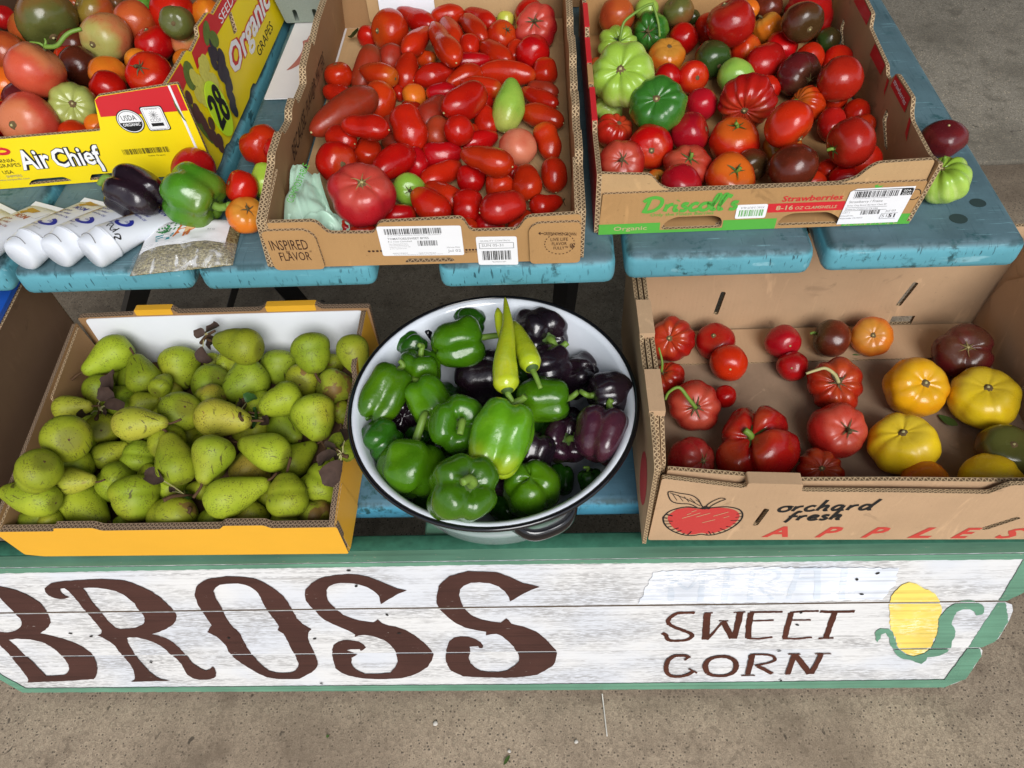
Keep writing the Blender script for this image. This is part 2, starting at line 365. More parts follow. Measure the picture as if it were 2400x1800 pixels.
# ---------------------------------------------------------------- painted sign
def whitewash():
    b = NB('white_washed_board', .8, .2); r = b.rand(); off = b.n.new('ShaderNodeCombineXYZ'); b.L(b.math('MULTIPLY', r, 9.0), off.inputs[0]); b.L(b.math('MULTIPLY', r, 4.0), off.inputs[2])
    o = b.mapp(scale=(3.2, 60, 190), loc=off.outputs[0]); o2 = b.mapp(loc=off.outputs[0]); o3 = b.mapp(scale=(60, 300, 330), loc=off.outputs[0])
    grain = b.noise(o, 1.0, 5, .6); blot = b.noise(b.mapp(scale=(1, 1.6, 2.6), loc=off.outputs[0]), 5.5, 4, .6); sp = b.noise(o3, 1.3, 3, .6)
    f = b.math('ADD', b.math('MULTIPLY', grain, .55), b.math('MULTIPLY', blot, .75))
    wear = b.math('MULTIPLY', b.ramp(f, .52, .78), b.ramp(sp, .38, .58))
    fineline = b.noise(b.mapp(scale=(2.2, 60, 420), loc=off.outputs[0]), 1.0, 3, .6)
    tone = b.noise(o2, 6, 3, .5)
    w = b.mix(b.ramp(tone, .4, .65), (.70, .695, .685), (.63, .65, .69))
    c = b.mix(b.math('MULTIPLY', wear, .75), w, (.27, .26, .255)); c = b.mix(b.ramp(fineline, .66, .72, 0, .5), c, (.25, .23, .21))
    b.color(c); b.bump(b.math('ADD', b.math('MULTIPLY', grain, .5), b.math('MULTIPLY', sp, .3)), .5, .002); return b.m
def sign_paint(name, c, chip, thr=.70):
    b = NB(name, .7, .3); o = b.mapp(scale=(4, 90, 190)); g = b.noise(o, 1.0, 4, .6); f = b.noise(b.mapp(scale=(60, 200, 240)), 1.2, 4, .65); t = b.noise(b.mapp(), 9, 3)
    k = b.mix(b.ramp(t, .3, .7), tuple(x*.86 for x in c), tuple(x*1.12 for x in c)); k = b.mix(b.ramp(g, .45, .75, 0, .6), k, tuple(x*.5 for x in c))
    k = b.mix(b.math('MULTIPLY', b.ramp(f, thr, thr+.03), b.ramp(b.noise(b.mapp(), 14, 3), .42, .62)), k, chip)
    b.color(k); b.bump(b.math('ADD', g, b.math('MULTIPLY', f, .5)), .35, .0012); return b.m
WW = whitewash(); SGR = sign_paint('green_sign_paint', (.125, .275, .185), (.42, .37, .28), .66); SBR = sign_paint('brown_letter_paint', (.062, .024, .018), (.5, .45, .4), .69)
SBR2 = sign_paint('red_brown_letter_paint', (.078, .022, .012), (.5, .45, .4), .74); SYE = sign_paint('corn_yellow_paint', (.80, .60, .13), (.85, .76, .42), .5)
SGH = sign_paint('pale_blue_paint', (.62, .675, .755), (.8, .8, .8), .5); DKG = plain('dark_green_wood', (.025, .10, .062), .8, .2, .5, 90, 0, .4); RAW = plain('weathered_wood', (.17, .12, .08), .85, .2)
SLU = sign_paint('blue_white_paint', (.70, .735, .80), (.8, .8, .8), .5)
SG = empty('wooden_sign', (.0, .42, 0), 'white washed wooden sign with brown BROSS lettering, green border and a painted corn cob', 'sign')
SF = frame((-.99, .41, .02), (1, .003, 0), (0, .057, .395))
V1, V2, VT = .1365, .2775, .403
BO = [[(0.0, .05), (.018, .0), (.9, -.004), (1.657, -.004), (1.673, .009), (1.682, .028), (1.682, .066), (1.679, .109), (1.675, .124), (1.667, V1-.0012), (.8, V1-.0012), (-.01, V1-.0012)],
      [(-.012, V1+.0012), (.8, V1+.0012), (1.662, V1+.0012), (1.681, .155), (1.684, .166), (1.679, .22), (1.673, .251), (1.665, .268), (1.652, V2-.0014), (.8, V2-.0014), (-.014, V2-.0014)],
      [(-.016, V2+.0014), (.8, V2+.0014), (1.648, V2+.0014), (1.655, .293), (1.668, .31), (1.684, .325), (1.687, .36), (1.690, VT), (.6, VT), (-.02, VT)]]
boards = []
for k, p in enumerate(BO):
    boards.append(panel('board', [p], .019, SF @ Matrix.Translation((0, 0, (-.0012, 0, -.0008)[k])), [WW, RAW, (RAW, RAW, SGR)[k]], SG))
def clip(poly, lo, hi):
    "keep the part of a polygon between v=lo and v=hi"
    for s, lim in ((1, lo), (-1, -hi)):
        out = []
        for i in range(len(poly)):
            a, b = poly[i-1], poly[i]; fa, fb = s*a[1]-lim, s*b[1]-lim
            if (fa >= 0) != (fb >= 0):
                t = fa/(fa-fb); out.append((a[0]+(b[0]-a[0])*t, a[1]+(b[1]-a[1])*t))
            if fb >= 0: out.append(b)
        poly = out
        if not poly: break
    return poly
JOINT = ((-.01, V1-.0022), (V1+.0022, V2-.0026), (V2+.0026, VT))
def painted(name, loops, mat, w, edge=0.0, seed=1, **kw):
    "paint lying on the boards: triangulated, cut at the joints, brushed (slightly ragged) outline"
    r = random.Random(seed); R2 = []
    for l in loops:
        q = []
        for i in range(len(l)):
            a, b = Vector(l[i]), Vector(l[(i+1) % len(l)]); n = max(1, int((b-a).length/.006))
            for k in range(n): q.append(tuple(a+(b-a)*k/n+Vector((r.uniform(-1, 1), r.uniform(-1, 1)))*edge))
        R2.append(q)
    flat = [q for l in R2 for q in l]; vs, fs = [], []; L = loc_of(SG)
    for t in tessellate_polygon([[Vector((q[0], q[1], 0)) for q in l] for l in R2]):
        tri = [flat[k] for k in t]
        if area2(tri) < 0: tri.reverse()
        for lo, hi in JOINT:
            p = clip(tri, lo, hi)
            if len(p) >= 3:
                b0 = len(vs); vs += [SF @ Vector((q[0], q[1], w))-L for q in p]; fs.append(tuple(range(b0, len(vs))))
    return obj(name, mesh(name, vs, fs), mat, SG, **kw)
SIGN = {'B': [[(.045,.041),(.116,.045),(.172,.052),(.182,.065),(.196,.093),(.203,.113),(.208,.133),(.209,.149),(.205,.169),(.198,.181),(.183,.197),(.167,.208),(.154,.215),(.167,.225),(.178,.235),(.187,.248),(.192,.259),(.196,.276),(.199,.293),(.199,.308),(.194,.322),(.189,.333),(.18,.344),(.17,.351),(.16,.355),(.14,.358),(.114,.357),(.108,.346),(.1,.317),(.085,.273),(.074,.226),(.066,.178),(.066,.149),(.061,.109),(.057,.075),(.053,.053)],[(.144,.324),(.144,.308),(.144,.291),(.144,.276),(.144,.263),(.142,.252),(.137,.243),(.126,.231),(.115,.223),(.1,.218),(.089,.22),(.091,.235),(.1,.272),(.11,.308),(.12,.331),(.134,.332)],[(.09,.194),(.106,.198),(.128,.195),(.143,.187),(.151,.17),(.154,.147),(.154,.127),(.151,.107),(.145,.09),(.135,.077),(.125,.068),(.108,.066),(.091,.065),(.092,.088),(.093,.119),(.091,.148),(.092,.174)]],'R': [[(.226,.348),(.232,.354),(.243,.362),(.258,.366),(.275,.368),(.288,.369),(.303,.371),(.324,.371),(.344,.369),(.356,.366),(.366,.36),(.376,.348),(.386,.334),(.393,.317),(.397,.296),(.4,.277),(.398,.263),(.392,.249),(.383,.238),(.368,.225),(.352,.215),(.337,.209),(.347,.203),(.356,.194),(.363,.178),(.366,.162),(.368,.14),(.369,.13),(.37,.107),(.378,.087),(.384,.081),(.392,.085),(.399,.095),(.402,.09),(.399,.072),(.394,.059),(.388,.052),(.374,.046),(.361,.046),(.351,.052),(.346,.066),(.346,.077),(.349,.104),(.347,.127),(.343,.137),(.341,.153),(.337,.169),(.33,.182),(.321,.191),(.308,.198),(.296,.199),(.291,.196),(.287,.183),(.285,.167),(.282,.145),(.281,.125),(.282,.098),(.283,.078),(.287,.06),(.293,.05),(.307,.043),(.266,.042),(.234,.04),(.243,.047),(.251,.064),(.256,.082),(.26,.109),(.259,.132),(.259,.152),(.26,.171),(.257,.186),(.251,.199),(.245,.206),(.253,.211),(.26,.223),(.26,.237),(.26,.255),(.26,.272),(.259,.289),(.26,.308),(.26,.326),(.259,.339),(.257,.348),(.251,.347),(.247,.342),(.246,.334),(.248,.327),(.252,.323),(.243,.319),(.236,.318),(.228,.321),(.223,.328),(.223,.338)],[(.285,.347),(.294,.349),(.308,.348),(.32,.344),(.331,.338),(.339,.328),(.343,.315),(.346,.303),(.345,.287),(.346,.27),(.345,.259),(.34,.247),(.331,.237),(.319,.23),(.308,.228),(.292,.226),(.286,.231),(.283,.246),(.283,.266),(.283,.282),(.282,.302),(.283,.323),(.285,.336)]],'O': [[(.43,.213),(.444,.234),(.444,.251),(.444,.268),(.443,.287),(.444,.303),(.448,.325),(.454,.34),(.462,.352),(.474,.363),(.487,.369),(.5,.371),(.512,.374),(.523,.373),(.539,.371),(.551,.367),(.56,.36),(.568,.349),(.576,.334),(.582,.316),(.584,.303),(.585,.284),(.586,.268),(.586,.254),(.591,.236),(.601,.219),(.594,.207),(.589,.192),(.588,.174),(.588,.152),(.587,.13),(.586,.105),(.579,.087),(.567,.071),(.552,.058),(.54,.047),(.525,.046),(.502,.047),(.484,.054),(.473,.068),(.464,.085),(.454,.106),(.447,.126),(.444,.148),(.447,.167),(.445,.181),(.44,.198)],[(.48,.334),(.486,.344),(.495,.352),(.506,.354),(.523,.355),(.533,.351),(.541,.342),(.546,.327),(.546,.309),(.546,.288),(.547,.266),(.55,.249),(.551,.228),(.546,.217),(.552,.205),(.553,.181),(.553,.156),(.553,.127),(.552,.104),(.548,.091),(.539,.077),(.529,.07),(.518,.069),(.504,.071),(.494,.078),(.488,.095),(.484,.115),(.481,.138),(.48,.163),(.481,.185),(.482,.209),(.48,.22),(.477,.227),(.475,.247),(.476,.273),(.477,.297),(.477,.316)]],'S': [[(.771,.329),(.757,.321),(.741,.307),(.726,.292),(.726,.302),(.726,.315),(.721,.329),(.713,.34),(.702,.348),(.689,.351),(.676,.352),(.666,.35),(.657,.343),(.651,.333),(.648,.317),(.647,.304),(.65,.288),(.655,.276),(.661,.262),(.671,.252),(.683,.244),(.698,.239),(.705,.238),(.713,.247),(.718,.235),(.728,.227),(.737,.224),(.751,.214),(.764,.196),(.775,.173),(.783,.151),(.786,.132),(.781,.11),(.77,.087),(.757,.072),(.74,.057),(.719,.046),(.698,.044),(.673,.044),(.653,.046),(.641,.051),(.629,.058),(.618,.069),(.612,.086),(.613,.109),(.616,.132),(.62,.151),(.626,.167),(.636,.177),(.645,.183),(.657,.182),(.67,.177),(.676,.167),(.678,.157),(.672,.149),(.667,.146),(.666,.152),(.651,.151),(.644,.148),(.659,.135),(.647,.122),(.643,.106),(.644,.086),(.651,.072),(.659,.063),(.68,.063),(.703,.067),(.715,.088),(.722,.108),(.724,.127),(.724,.146),(.72,.165),(.712,.181),(.696,.195),(.684,.199),(.674,.197),(.666,.192),(.668,.2),(.66,.212),(.649,.224),(.638,.235),(.629,.247),(.623,.261),(.621,.275),(.615,.289),(.613,.305),(.615,.321),(.62,.336),(.628,.347),(.642,.361),(.656,.369),(.673,.373),(.69,.375),(.706,.373),(.72,.367),(.733,.357),(.745,.346),(.757,.335)]],'S2': [[(.968,.334),(.954,.326),(.943,.316),(.932,.305),(.922,.295),(.921,.306),(.916,.324),(.907,.337),(.894,.346),(.88,.349),(.867,.348),(.857,.34),(.85,.331),(.847,.315),(.848,.297),(.85,.281),(.856,.264),(.863,.253),(.875,.243),(.889,.237),(.904,.233),(.914,.246),(.921,.229),(.939,.22),(.958,.204),(.97,.185),(.98,.163),(.989,.144),(.991,.135),(.989,.116),(.987,.1),(.982,.087),(.969,.07),(.955,.055),(.932,.048),(.9,.045),(.868,.047),(.844,.049),(.828,.052),(.818,.062),(.809,.073),(.805,.093),(.804,.113),(.807,.132),(.81,.151),(.817,.176),(.826,.187),(.837,.191),(.849,.19),(.86,.182),(.868,.171),(.871,.159),(.869,.151),(.864,.151),(.863,.158),(.849,.157),(.848,.136),(.843,.119),(.845,.099),(.852,.082),(.86,.072),(.873,.067),(.89,.067),(.905,.072),(.918,.088),(.927,.104),(.928,.123),(.924,.139),(.92,.155),(.913,.174),(.904,.189),(.895,.198),(.887,.197),(.878,.193),(.879,.204),(.863,.21),(.847,.219),(.835,.231),(.825,.248),(.818,.262),(.813,.276),(.81,.292),(.814,.316),(.819,.339),(.826,.352),(.838,.366),(.852,.373),(.866,.378),(.886,.377),(.907,.374),(.925,.362),(.944,.345)]],'STR': [(.0073,[(1.201,.256),(1.19,.257),(1.174,.254),(1.164,.24),(1.164,.226),(1.174,.214),(1.193,.2),(1.204,.189),(1.203,.179),(1.196,.172),(1.179,.17),(1.168,.174),(1.163,.189),(1.157,.195)]),(.0114,[(1.22,.254),(1.223,.222),(1.227,.173)]),(.0046,[(1.23,.172),(1.246,.226)]),(.0098,[(1.248,.229),(1.269,.176)]),(.0098,[(1.269,.257),(1.271,.221),(1.272,.175)]),(.0033,[(1.215,.255),(1.228,.255)]),(.0033,[(1.259,.256),(1.277,.257)]),(.0036,[(1.241,.231),(1.255,.231)]),(.0095,[(1.286,.254),(1.288,.221),(1.294,.177)]),(.0052,[(1.284,.256),(1.312,.256),(1.333,.256)]),(.0041,[(1.292,.23),(1.324,.232)]),(.0057,[(1.292,.176),(1.312,.174),(1.331,.179)]),(.009,[(1.346,.253),(1.348,.219),(1.351,.176)]),(.0049,[(1.344,.254),(1.367,.257),(1.386,.257)]),(.0041,[(1.351,.231),(1.38,.231)]),(.0054,[(1.348,.174),(1.37,.173),(1.393,.177)]),(.0069,[(1.388,.256),(1.409,.254),(1.44,.255)]),(.009,[(1.411,.252),(1.413,.212),(1.415,.175)]),(.0046,[(1.404,.173),(1.427,.174)]),(.0082,[(1.208,.112),(1.201,.119),(1.185,.119),(1.175,.105),(1.173,.082),(1.177,.058),(1.187,.046),(1.203,.046),(1.214,.054),(1.221,.066)]),(.0041,[(1.201,.104),(1.209,.117)]),(.0041,[(1.212,.073),(1.227,.057)]),(.009,[(1.245,.057),(1.238,.081),(1.241,.104),(1.253,.114),(1.27,.114),(1.283,.101),(1.289,.083),(1.288,.06),(1.276,.047),(1.256,.048),(1.245,.057)]),(.0098,[(1.309,.12),(1.311,.093),(1.313,.051)]),(.0052,[(1.306,.121),(1.329,.121),(1.344,.115),(1.349,.102),(1.341,.092),(1.32,.083)]),(.0082,[(1.325,.081),(1.354,.053)]),(.0033,[(1.303,.047),(1.326,.047)]),(.009,[(1.377,.12),(1.378,.095),(1.38,.05)]),(.0106,[(1.379,.119),(1.416,.052)]),(.009,[(1.42,.12),(1.419,.051)]),(.0036,[(1.367,.122),(1.387,.122)]),(.0036,[(1.41,.122),(1.436,.122)]),(.0036,[(1.369,.049),(1.392,.049)])],'GHO': [(.0082,[(1.156,.36),(1.162,.291)]),(.0059,[(1.157,.359),(1.183,.324),(1.201,.368)]),(.009,[(1.2,.369),(1.206,.29)]),(.009,[(1.235,.374),(1.241,.291)]),(.0082,[(1.27,.373),(1.278,.291)]),(.0059,[(1.272,.371),(1.303,.368),(1.308,.348),(1.292,.332),(1.274,.33)]),(.0059,[(1.287,.327),(1.31,.293)]),(.0082,[(1.334,.293),(1.334,.371)]),(.0098,[(1.359,.374),(1.376,.292)]),(.0059,[(1.334,.371),(1.359,.373)]),(.0059,[(1.334,.346),(1.364,.347)]),(.009,[(1.397,.372),(1.412,.29)])],'CORN': [(1.497,.335),(1.508,.33),(1.525,.316),(1.537,.308),(1.548,.294),(1.56,.274),(1.567,.259),(1.571,.238),(1.573,.223),(1.579,.201),(1.584,.177),(1.586,.154),(1.587,.137),(1.582,.122),(1.57,.112),(1.559,.116),(1.547,.129),(1.536,.144),(1.528,.161),(1.519,.181),(1.509,.2),(1.5,.224),(1.491,.253),(1.486,.275),(1.483,.297),(1.485,.316),(1.489,.329)],'HUSK': [(1.571,.228),(1.571,.246),(1.573,.259),(1.578,.271),(1.586,.281),(1.595,.284),(1.607,.281),(1.622,.269),(1.63,.255),(1.631,.242),(1.623,.239),(1.617,.25),(1.608,.258),(1.596,.258),(1.591,.251),(1.592,.233),(1.596,.214),(1.606,.198),(1.613,.179),(1.614,.162),(1.619,.142),(1.619,.125),(1.61,.113),(1.593,.109),(1.594,.098),(1.589,.086),(1.577,.093),(1.566,.1),(1.556,.102),(1.543,.114),(1.531,.135),(1.522,.15),(1.514,.172),(1.504,.189),(1.497,.184),(1.5,.173),(1.498,.16),(1.489,.181),(1.487,.195),(1.492,.203),(1.505,.201),(1.513,.192),(1.523,.169),(1.532,.147),(1.543,.132),(1.557,.117),(1.57,.111),(1.582,.121),(1.588,.136),(1.587,.16),(1.583,.185),(1.578,.207)]}
painted('border_paint', [[(.016, .0005), (.9, -.0035), (1.655, -.0035), (1.681, .028), (1.678, .109), (1.666, V1), (1.681, .156), (1.683, .166), (1.678, .22), (1.652, V2), (1.683, .326), (1.689, VT), (.6, VT), (-.019, VT), (-.016, V2), (-.009, V1), (.001, .05)],
   [(.0125, .07), (.004, V1), (-.001, V2), (-.004, .388), (.4, .392), (.9, .394), (1.3, .391), (1.634, .388), (1.642, V2), (1.644, .2), (1.647, V1), (1.647, .026), (1.3, .022), (.9, .019), (.5, .0185), (.03, .0175)]], SGR, .0006, .0007, 3)
for k, c in enumerate(('B', 'R', 'O', 'S', 'S2')):
    painted('letter', SIGN[c], SBR, .0007, .0006, 10+k)
def stroke_loop(wd, pts):
    P = smooth_line([Vector(p) for p in pts], 5) if len(pts) > 2 else [Vector(p) for p in pts]
    return P, wd
def painted_strokes(name, lst, mat, w, edge, seed, **kw):
    r = random.Random(seed); vs, fs = [], []; L = loc_of(SG)
    for k, (wd, pts) in enumerate(lst):
        P = smooth_line([Vector(p) for p in pts], 6) if len(pts) > 2 else [Vector(pts[0]).lerp(Vector(pts[1]), t/6) for t in range(7)]
        pl = ribbon(P, wd); n = len(P)
        pl = [(q[0]+r.uniform(-1, 1)*edge, q[1]+r.uniform(-1, 1)*edge) for q in pl]
        for i in range(n-1):
            quad = [pl[i], pl[i+1], pl[2*n-2-i], pl[2*n-1-i]]
            if area2(quad) < 0: quad.reverse()
            for lo, hi in JOINT:
                p = clip(quad, lo, hi)
                if len(p) >= 3:
                    b0 = len(vs); vs += [SF @ Vector((q[0], q[1], w+.00003*k))-L for q in p]; fs.append(tuple(range(b0, len(vs))))
    return obj(name, mesh(name, vs, fs), mat, SG, **kw)
painted('white_patch', [[(1.115, .285), (1.13, .37), (1.25, .378), (1.4, .374), (1.47, .37), (1.478, .33), (1.47, .288), (1.3, .283)]], SLU, .0005, .0022, 4)
for a_, b_ in ((0, 3), (3, 4), (4, 7), (7, 11), (11, 12)): painted_strokes('faint_letter', SIGN['GHO'][a_:b_], SGH, .0008, .0012, 5+a_)
for a_, b_ in ((0, 1), (1, 7), (7, 11), (11, 15), (15, 18), (18, 21), (21, 22), (22, 26), (26, 32)): painted_strokes('small_letter', SIGN['STR'][a_:b_], SBR2, .0009, .0006, 6+a_)
painted('corn_cob', [SIGN['CORN']], SYE, .0009, .0012, 7)
painted('corn_husk', [SIGN['HUSK']], SGR, .0014, .0009, 8)
for n, (u, v) in enumerate(((.695, .386), (.698, .345), (.73, .262), (.74, .205), (1.445, .36), (1.42, .345), (1.437, .305), (.165, .385), (.30, .115), (.205, .215), (.235, .205), (1.36, .255), (1.362, .218), (.60, .19), (.46, .195), (.575, .03), (1.35, .135), (1.372, .03))):
    sheet('nail_hole', [ell(u, v, .0035, .0022, 8, n)], SF, BLK, SG, .0019)
obj('top_batten', box_me('b', -1.0, .0685, .385, .70, .094, .4175, .003, 1), DKG, SG)
obj('prop_block', box_me('b', -.19, .0945, .365, -.115, .128, .405, .004, 1), SGR, SG)

# ---------------------------------------------------------------- cardboard boxes
def Fr(O, U, V): return frame(O, U, V)
# brush script, letter by letter: x advances, unit x-height
BR = {'o': (1.0, [[(.75, .95), (.35, .9), (.1, .5), (.25, .05), (.65, .05), (.9, .45), (.75, .95), (1.05, .8)]]), 'r': (.8, [[(.1, 0), (.2, .95)], [(.18, .5), (.4, .85), (.7, .95)]]), 'c': (.85, [[(.75, .85), (.45, .98), (.12, .55), (.25, .05), (.6, .05), (.85, .25)]]), 'h': (1.0, [[(.1, 0), (.35, 2.0)], [(.2, .5), (.5, .95), (.72, .85), (.65, .1), (.9, .1)]]), 'a': (1.05, [[(.75, .9), (.35, .95), (.1, .45), (.25, .03), (.6, .3), (.8, .95)], [(.8, .95), (.75, .1), (1.0, .12)]]), 'd': (1.15, [[(.7, .9), (.35, .95), (.1, .45), (.25, .03), (.6, .2), (.85, .9), (1.1, 2.0)], [(.82, .7), (.8, .08), (1.0, .1)]]),
      'f': (.8, [[(.9, 1.7), (.65, 1.85), (.4, 1.2), (.2, .0), (.05, -.4)], [(.1, .8), (.8, .92)]]), 'e': (.85, [[(.12, .45), (.6, .6), (.7, .9), (.4, .98), (.12, .5), (.25, .05), (.6, .05), (.85, .25)]]), 'i': (.5, [[(.15, .9), (.1, .3), (.2, .05), (.45, .15)], [(.22, 1.35), (.26, 1.45)]]), 'l': (.6, [[(.1, .5), (.45, 1.6), (.5, 2.0), (.3, 1.9), (.12, .7), (.2, .05), (.5, .15)]]), "'": (.35, [[(.25, 2.0), (.12, 1.55)]]), 'D': (1.75, [[(.35, 1.7), (.25, .9), (.1, .05)], [(-.15, 1.35), (.2, 1.75), (.8, 1.9), (1.35, 1.6), (1.4, .9), (1.0, .25), (.4, .02), (-.1, .15)]]), 's': (.8, [[(.7, .9), (.4, .98), (.25, .7), (.6, .35), (.45, .02), (.1, .08)]])}
def script(s, F, u0, v0, sc, wd, dx=.95, dy=0.0):
    out = []; u, v = u0, v0
    for ch in s:
        adv, ls = BR[ch]
        for l in ls: out.append((wd, [(u+p[0]*sc*1.25+p[1]*sc*.12, v+p[1]*sc) for p in l]))
        u += adv*sc*1.25*dx; v += dy*sc
    return out
DRIS = script("Driscoll's", None, .060, .0345, .0118, .0050, 1.0)
# plum tomato tray --------------------------------------------------
TB = empty('cardboard_tray', (-.156, 1.04, .742), 'open brown cardboard tray full of plum tomatoes, printed INSPIRED BY FLAVOR', 'cardboard tray', 'produce boxes on the stall')
F = Fr((-.354, .734, .742), (1, -.008, 0), (0, 0, 1))
hB = .0745
panel('front_panel', [rnd([(0, 0), (.396, 0), (.396, hB), (.330, hB-.003), (.318, .052), (.260, .052), (.252, .073), (.148, .070), (.140, .053), (.082, .055), (.071, hB), (0, hB)], .007),
      rnd([(.170, .0035), (.236, .0035), (.231, .0105), (.175, .0105)], .003)], .006, F, [K1, K5, E1], TB)
panel('corner_flap', [rnd([(0.0005, 0), (.0665, 0), (.0665, .055), (.056, .0655), (.0005, .0655)], .008)], .0045, F @ Matrix.Translation((0, 0, .0048)), [K1, K5, E1], TB)
panel('corner_flap', [rnd([(.332, 0), (.3955, 0), (.3955, .066), (.342, .0655), (.332, .057)], .007)], .0045, F @ Matrix.Translation((0, 0, .0048)), [K1, K5, E1], TB)
FO = F @ Matrix.Translation((0, 0, .0048))
for side, ox in ((1, -.354), (-1, .042)):
    FB = Fr((ox, .7335 if side < 0 else .7335, .742), (0, 1, 0), (.10 if side > 0 else .02, 0, 1))
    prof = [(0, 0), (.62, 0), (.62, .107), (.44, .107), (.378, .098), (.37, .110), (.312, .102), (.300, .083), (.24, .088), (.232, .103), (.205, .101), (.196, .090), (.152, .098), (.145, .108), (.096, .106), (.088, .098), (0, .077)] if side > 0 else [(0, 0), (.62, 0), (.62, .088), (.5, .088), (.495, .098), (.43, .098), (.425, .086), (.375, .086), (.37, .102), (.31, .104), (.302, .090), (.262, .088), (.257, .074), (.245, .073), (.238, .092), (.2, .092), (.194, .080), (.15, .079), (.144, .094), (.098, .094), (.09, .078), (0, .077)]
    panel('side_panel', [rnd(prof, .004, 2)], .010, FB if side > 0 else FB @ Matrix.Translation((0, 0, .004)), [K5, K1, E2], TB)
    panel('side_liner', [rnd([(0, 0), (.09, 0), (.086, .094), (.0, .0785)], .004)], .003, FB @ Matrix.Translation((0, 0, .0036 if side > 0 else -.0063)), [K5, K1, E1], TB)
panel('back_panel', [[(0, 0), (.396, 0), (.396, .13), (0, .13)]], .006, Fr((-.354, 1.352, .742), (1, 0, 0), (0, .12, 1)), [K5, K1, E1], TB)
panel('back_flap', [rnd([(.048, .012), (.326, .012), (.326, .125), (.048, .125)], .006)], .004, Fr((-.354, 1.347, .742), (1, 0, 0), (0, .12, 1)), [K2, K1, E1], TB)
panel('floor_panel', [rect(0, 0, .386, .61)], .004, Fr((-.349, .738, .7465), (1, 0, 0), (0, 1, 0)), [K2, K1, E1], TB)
text('lettering', 'INSPIRED', FO, .006, .0345, .054, .051, DKB, TB, 0, 0); text('lettering', 'BY', FO, .0235, .0285, .0285, .0335, DKB, TB); text('lettering', 'FLAVOR', FO, .013, .0165, .053, .031, DKB, TB)
text('lettering', '®', FO, .0535, .030, .0565, .033, DKB, TB)
text('lettering', 'GREENHOUSE GROWN', FO, .350, .0475, .390, .0525, DKB, TB, rot=-.06); text('lettering', 'LIVE LIFE', FO, .3585, .0375, .380, .0425, DKB, TB); text('lettering', 'FLAVOR', FO, .360, .0305, .3785, .0355, DKB, TB); text('lettering', 'FULLY™', FO, .362, .0235, .380, .0285, DKB, TB)
strokes('stamp_ring', [(.0011, [(.3695+.0185*math.cos(t*.5236*.5+.2), .033+.0165*math.sin(t*.5236*.5+.2)), (.3695+.0185*math.cos(t*.5236*.5+.32), .033+.0165*math.sin(t*.5236*.5+.32))]) for t in range(24)], FO, DKB, TB)
strokes('arrow', [(.001, [(.350, .050), (.3445, .0505)]), (.001, [(.3465, .0525), (.3443, .0505), (.3463, .0485)])], FO, DKB, TB)
strokes('bee_mark', [(.0008, ell(.3855, .0275, .0028, .0018, 9)), (.0008, ell(.384, .0303, .0014, .002, 7)), (.0008, ell(.387, .0305, .0014, .002, 7)), (.0009, [(.384, .0268), (.387, .0283)])], FO, DKB, TB)
for k in range(5): sheet('printed_dot', [ell(.128+.0052*k, .0245, .0019, .0017, 9)], F, DKB, TB)
for k in range(4): sheet('printed_dot', [ell(.252+.0042*k, .0225, .0017, .0016, 9)], F, DKB, TB)
text('lettering', 'dgrown.com', F, .2495, .0175, .266, .0205, DKB, TB)
LB = panel('label_sticker', [rnd([(.1445, .0165), (.2485, .0145), (.249, .0625), (.1445, .0645)], .003)], .0004, F @ Matrix.Translation((0, 0, .0009)), [STK, STK, STK], TB)
FS = F @ Matrix.Translation((0, 0, .0006))
barcode('barcode', FS, .153, .0515, .224, .0605, INK, TB, 3); barcode('barcode', FS, .192, .032, .217, .0405, INK, TB, 4)
text('lettering', '(01)10057836420949(13)250702(10)BUNAE27', FS, .156, .0485, .223, .0505, GRY, TB)
text('lettering', 'TOMATOES/SWEET BITES', FS, .155, .0428, .207, .0462, GRY, TB, 0, .012); text('lettering', '8 x 12oz Clamshell', FS, .155, .0388, .185, .0413, GRY, TB)
for k in range(4): text('lettering', ('Farm: Mastronardi Produce', 'Imported by Maidstone ON', 'Kingsville Ontario N9Y 2E5', 'grown in greenhouses')[k], FS, .1555, .0352-.0026*k, (.179, .180, .182, .177)[k], .0368-.0026*k, GRY, TB)
text('lettering', 'Harvest Date', FS, .228, .0272, .2445, .0295, GRY, TB); text('lettering', 'Jul 02', FS, .2285, .0192, .245, .0248, GRY, TB); text('lettering', 'PRODUCT OF MEXICO', FS, .158, .0195, .177, .0213, GRY, TB); text('lettering', 'PRODUIT DU MEXIQUE', FS, .191, .0188, .213, .0206, GRY, TB)
text('lettering', 'Distributed by: Maidstone Produce Ltd Kingsville Ontario', FS, .159, .0168, .222, .0184, GRY, TB)
panel('label_sticker', [rnd([(.2655, -.003), (.3165, -.0045), (.3165, .0428), (.2655, .0438)], .003)], .0004, F @ Matrix.Translation((0, 0, .0009)), [STK, STK, STK], TB)
text('lettering', 'QUALITY CONTROL', FS, .2705, .0355, .3085, .0382, GRY, TB); text('lettering', 'SUN 05-31', FS, .272, .0275, .299, .0318, GRY, TB); barcode('barcode', FS, .2715, .005, .309, .0205, INK, TB, 8); text('lettering', '*SUN053160*', FS, .283, .0005, .301, .0028, GRY, TB)
strokes('box_outline', [(.0005, [(.269, .0335), (.312, .0335)]), (.0005, [(.269, .0245), (.312, .0245)]), (.0005, [(.269, .0335), (.269, .0245)]), (.0005, [(.312, .0335), (.312, .0245)])], FS, INK, TB)
FL = Fr((-.3538, .734, .742), (0, 1, 0), (.10, 0, 1))
text('lettering', 'BECAUSE', FL, .165, .045, .262, .068, DKB, TB, .18); text('lettering', ':FLAV@R:', FL, .270, .043, .352, .068, DKB, TB, .18); text('lettering', 'MATTERS', FL, .358, .045, .425, .066, DKB, TB, .18)
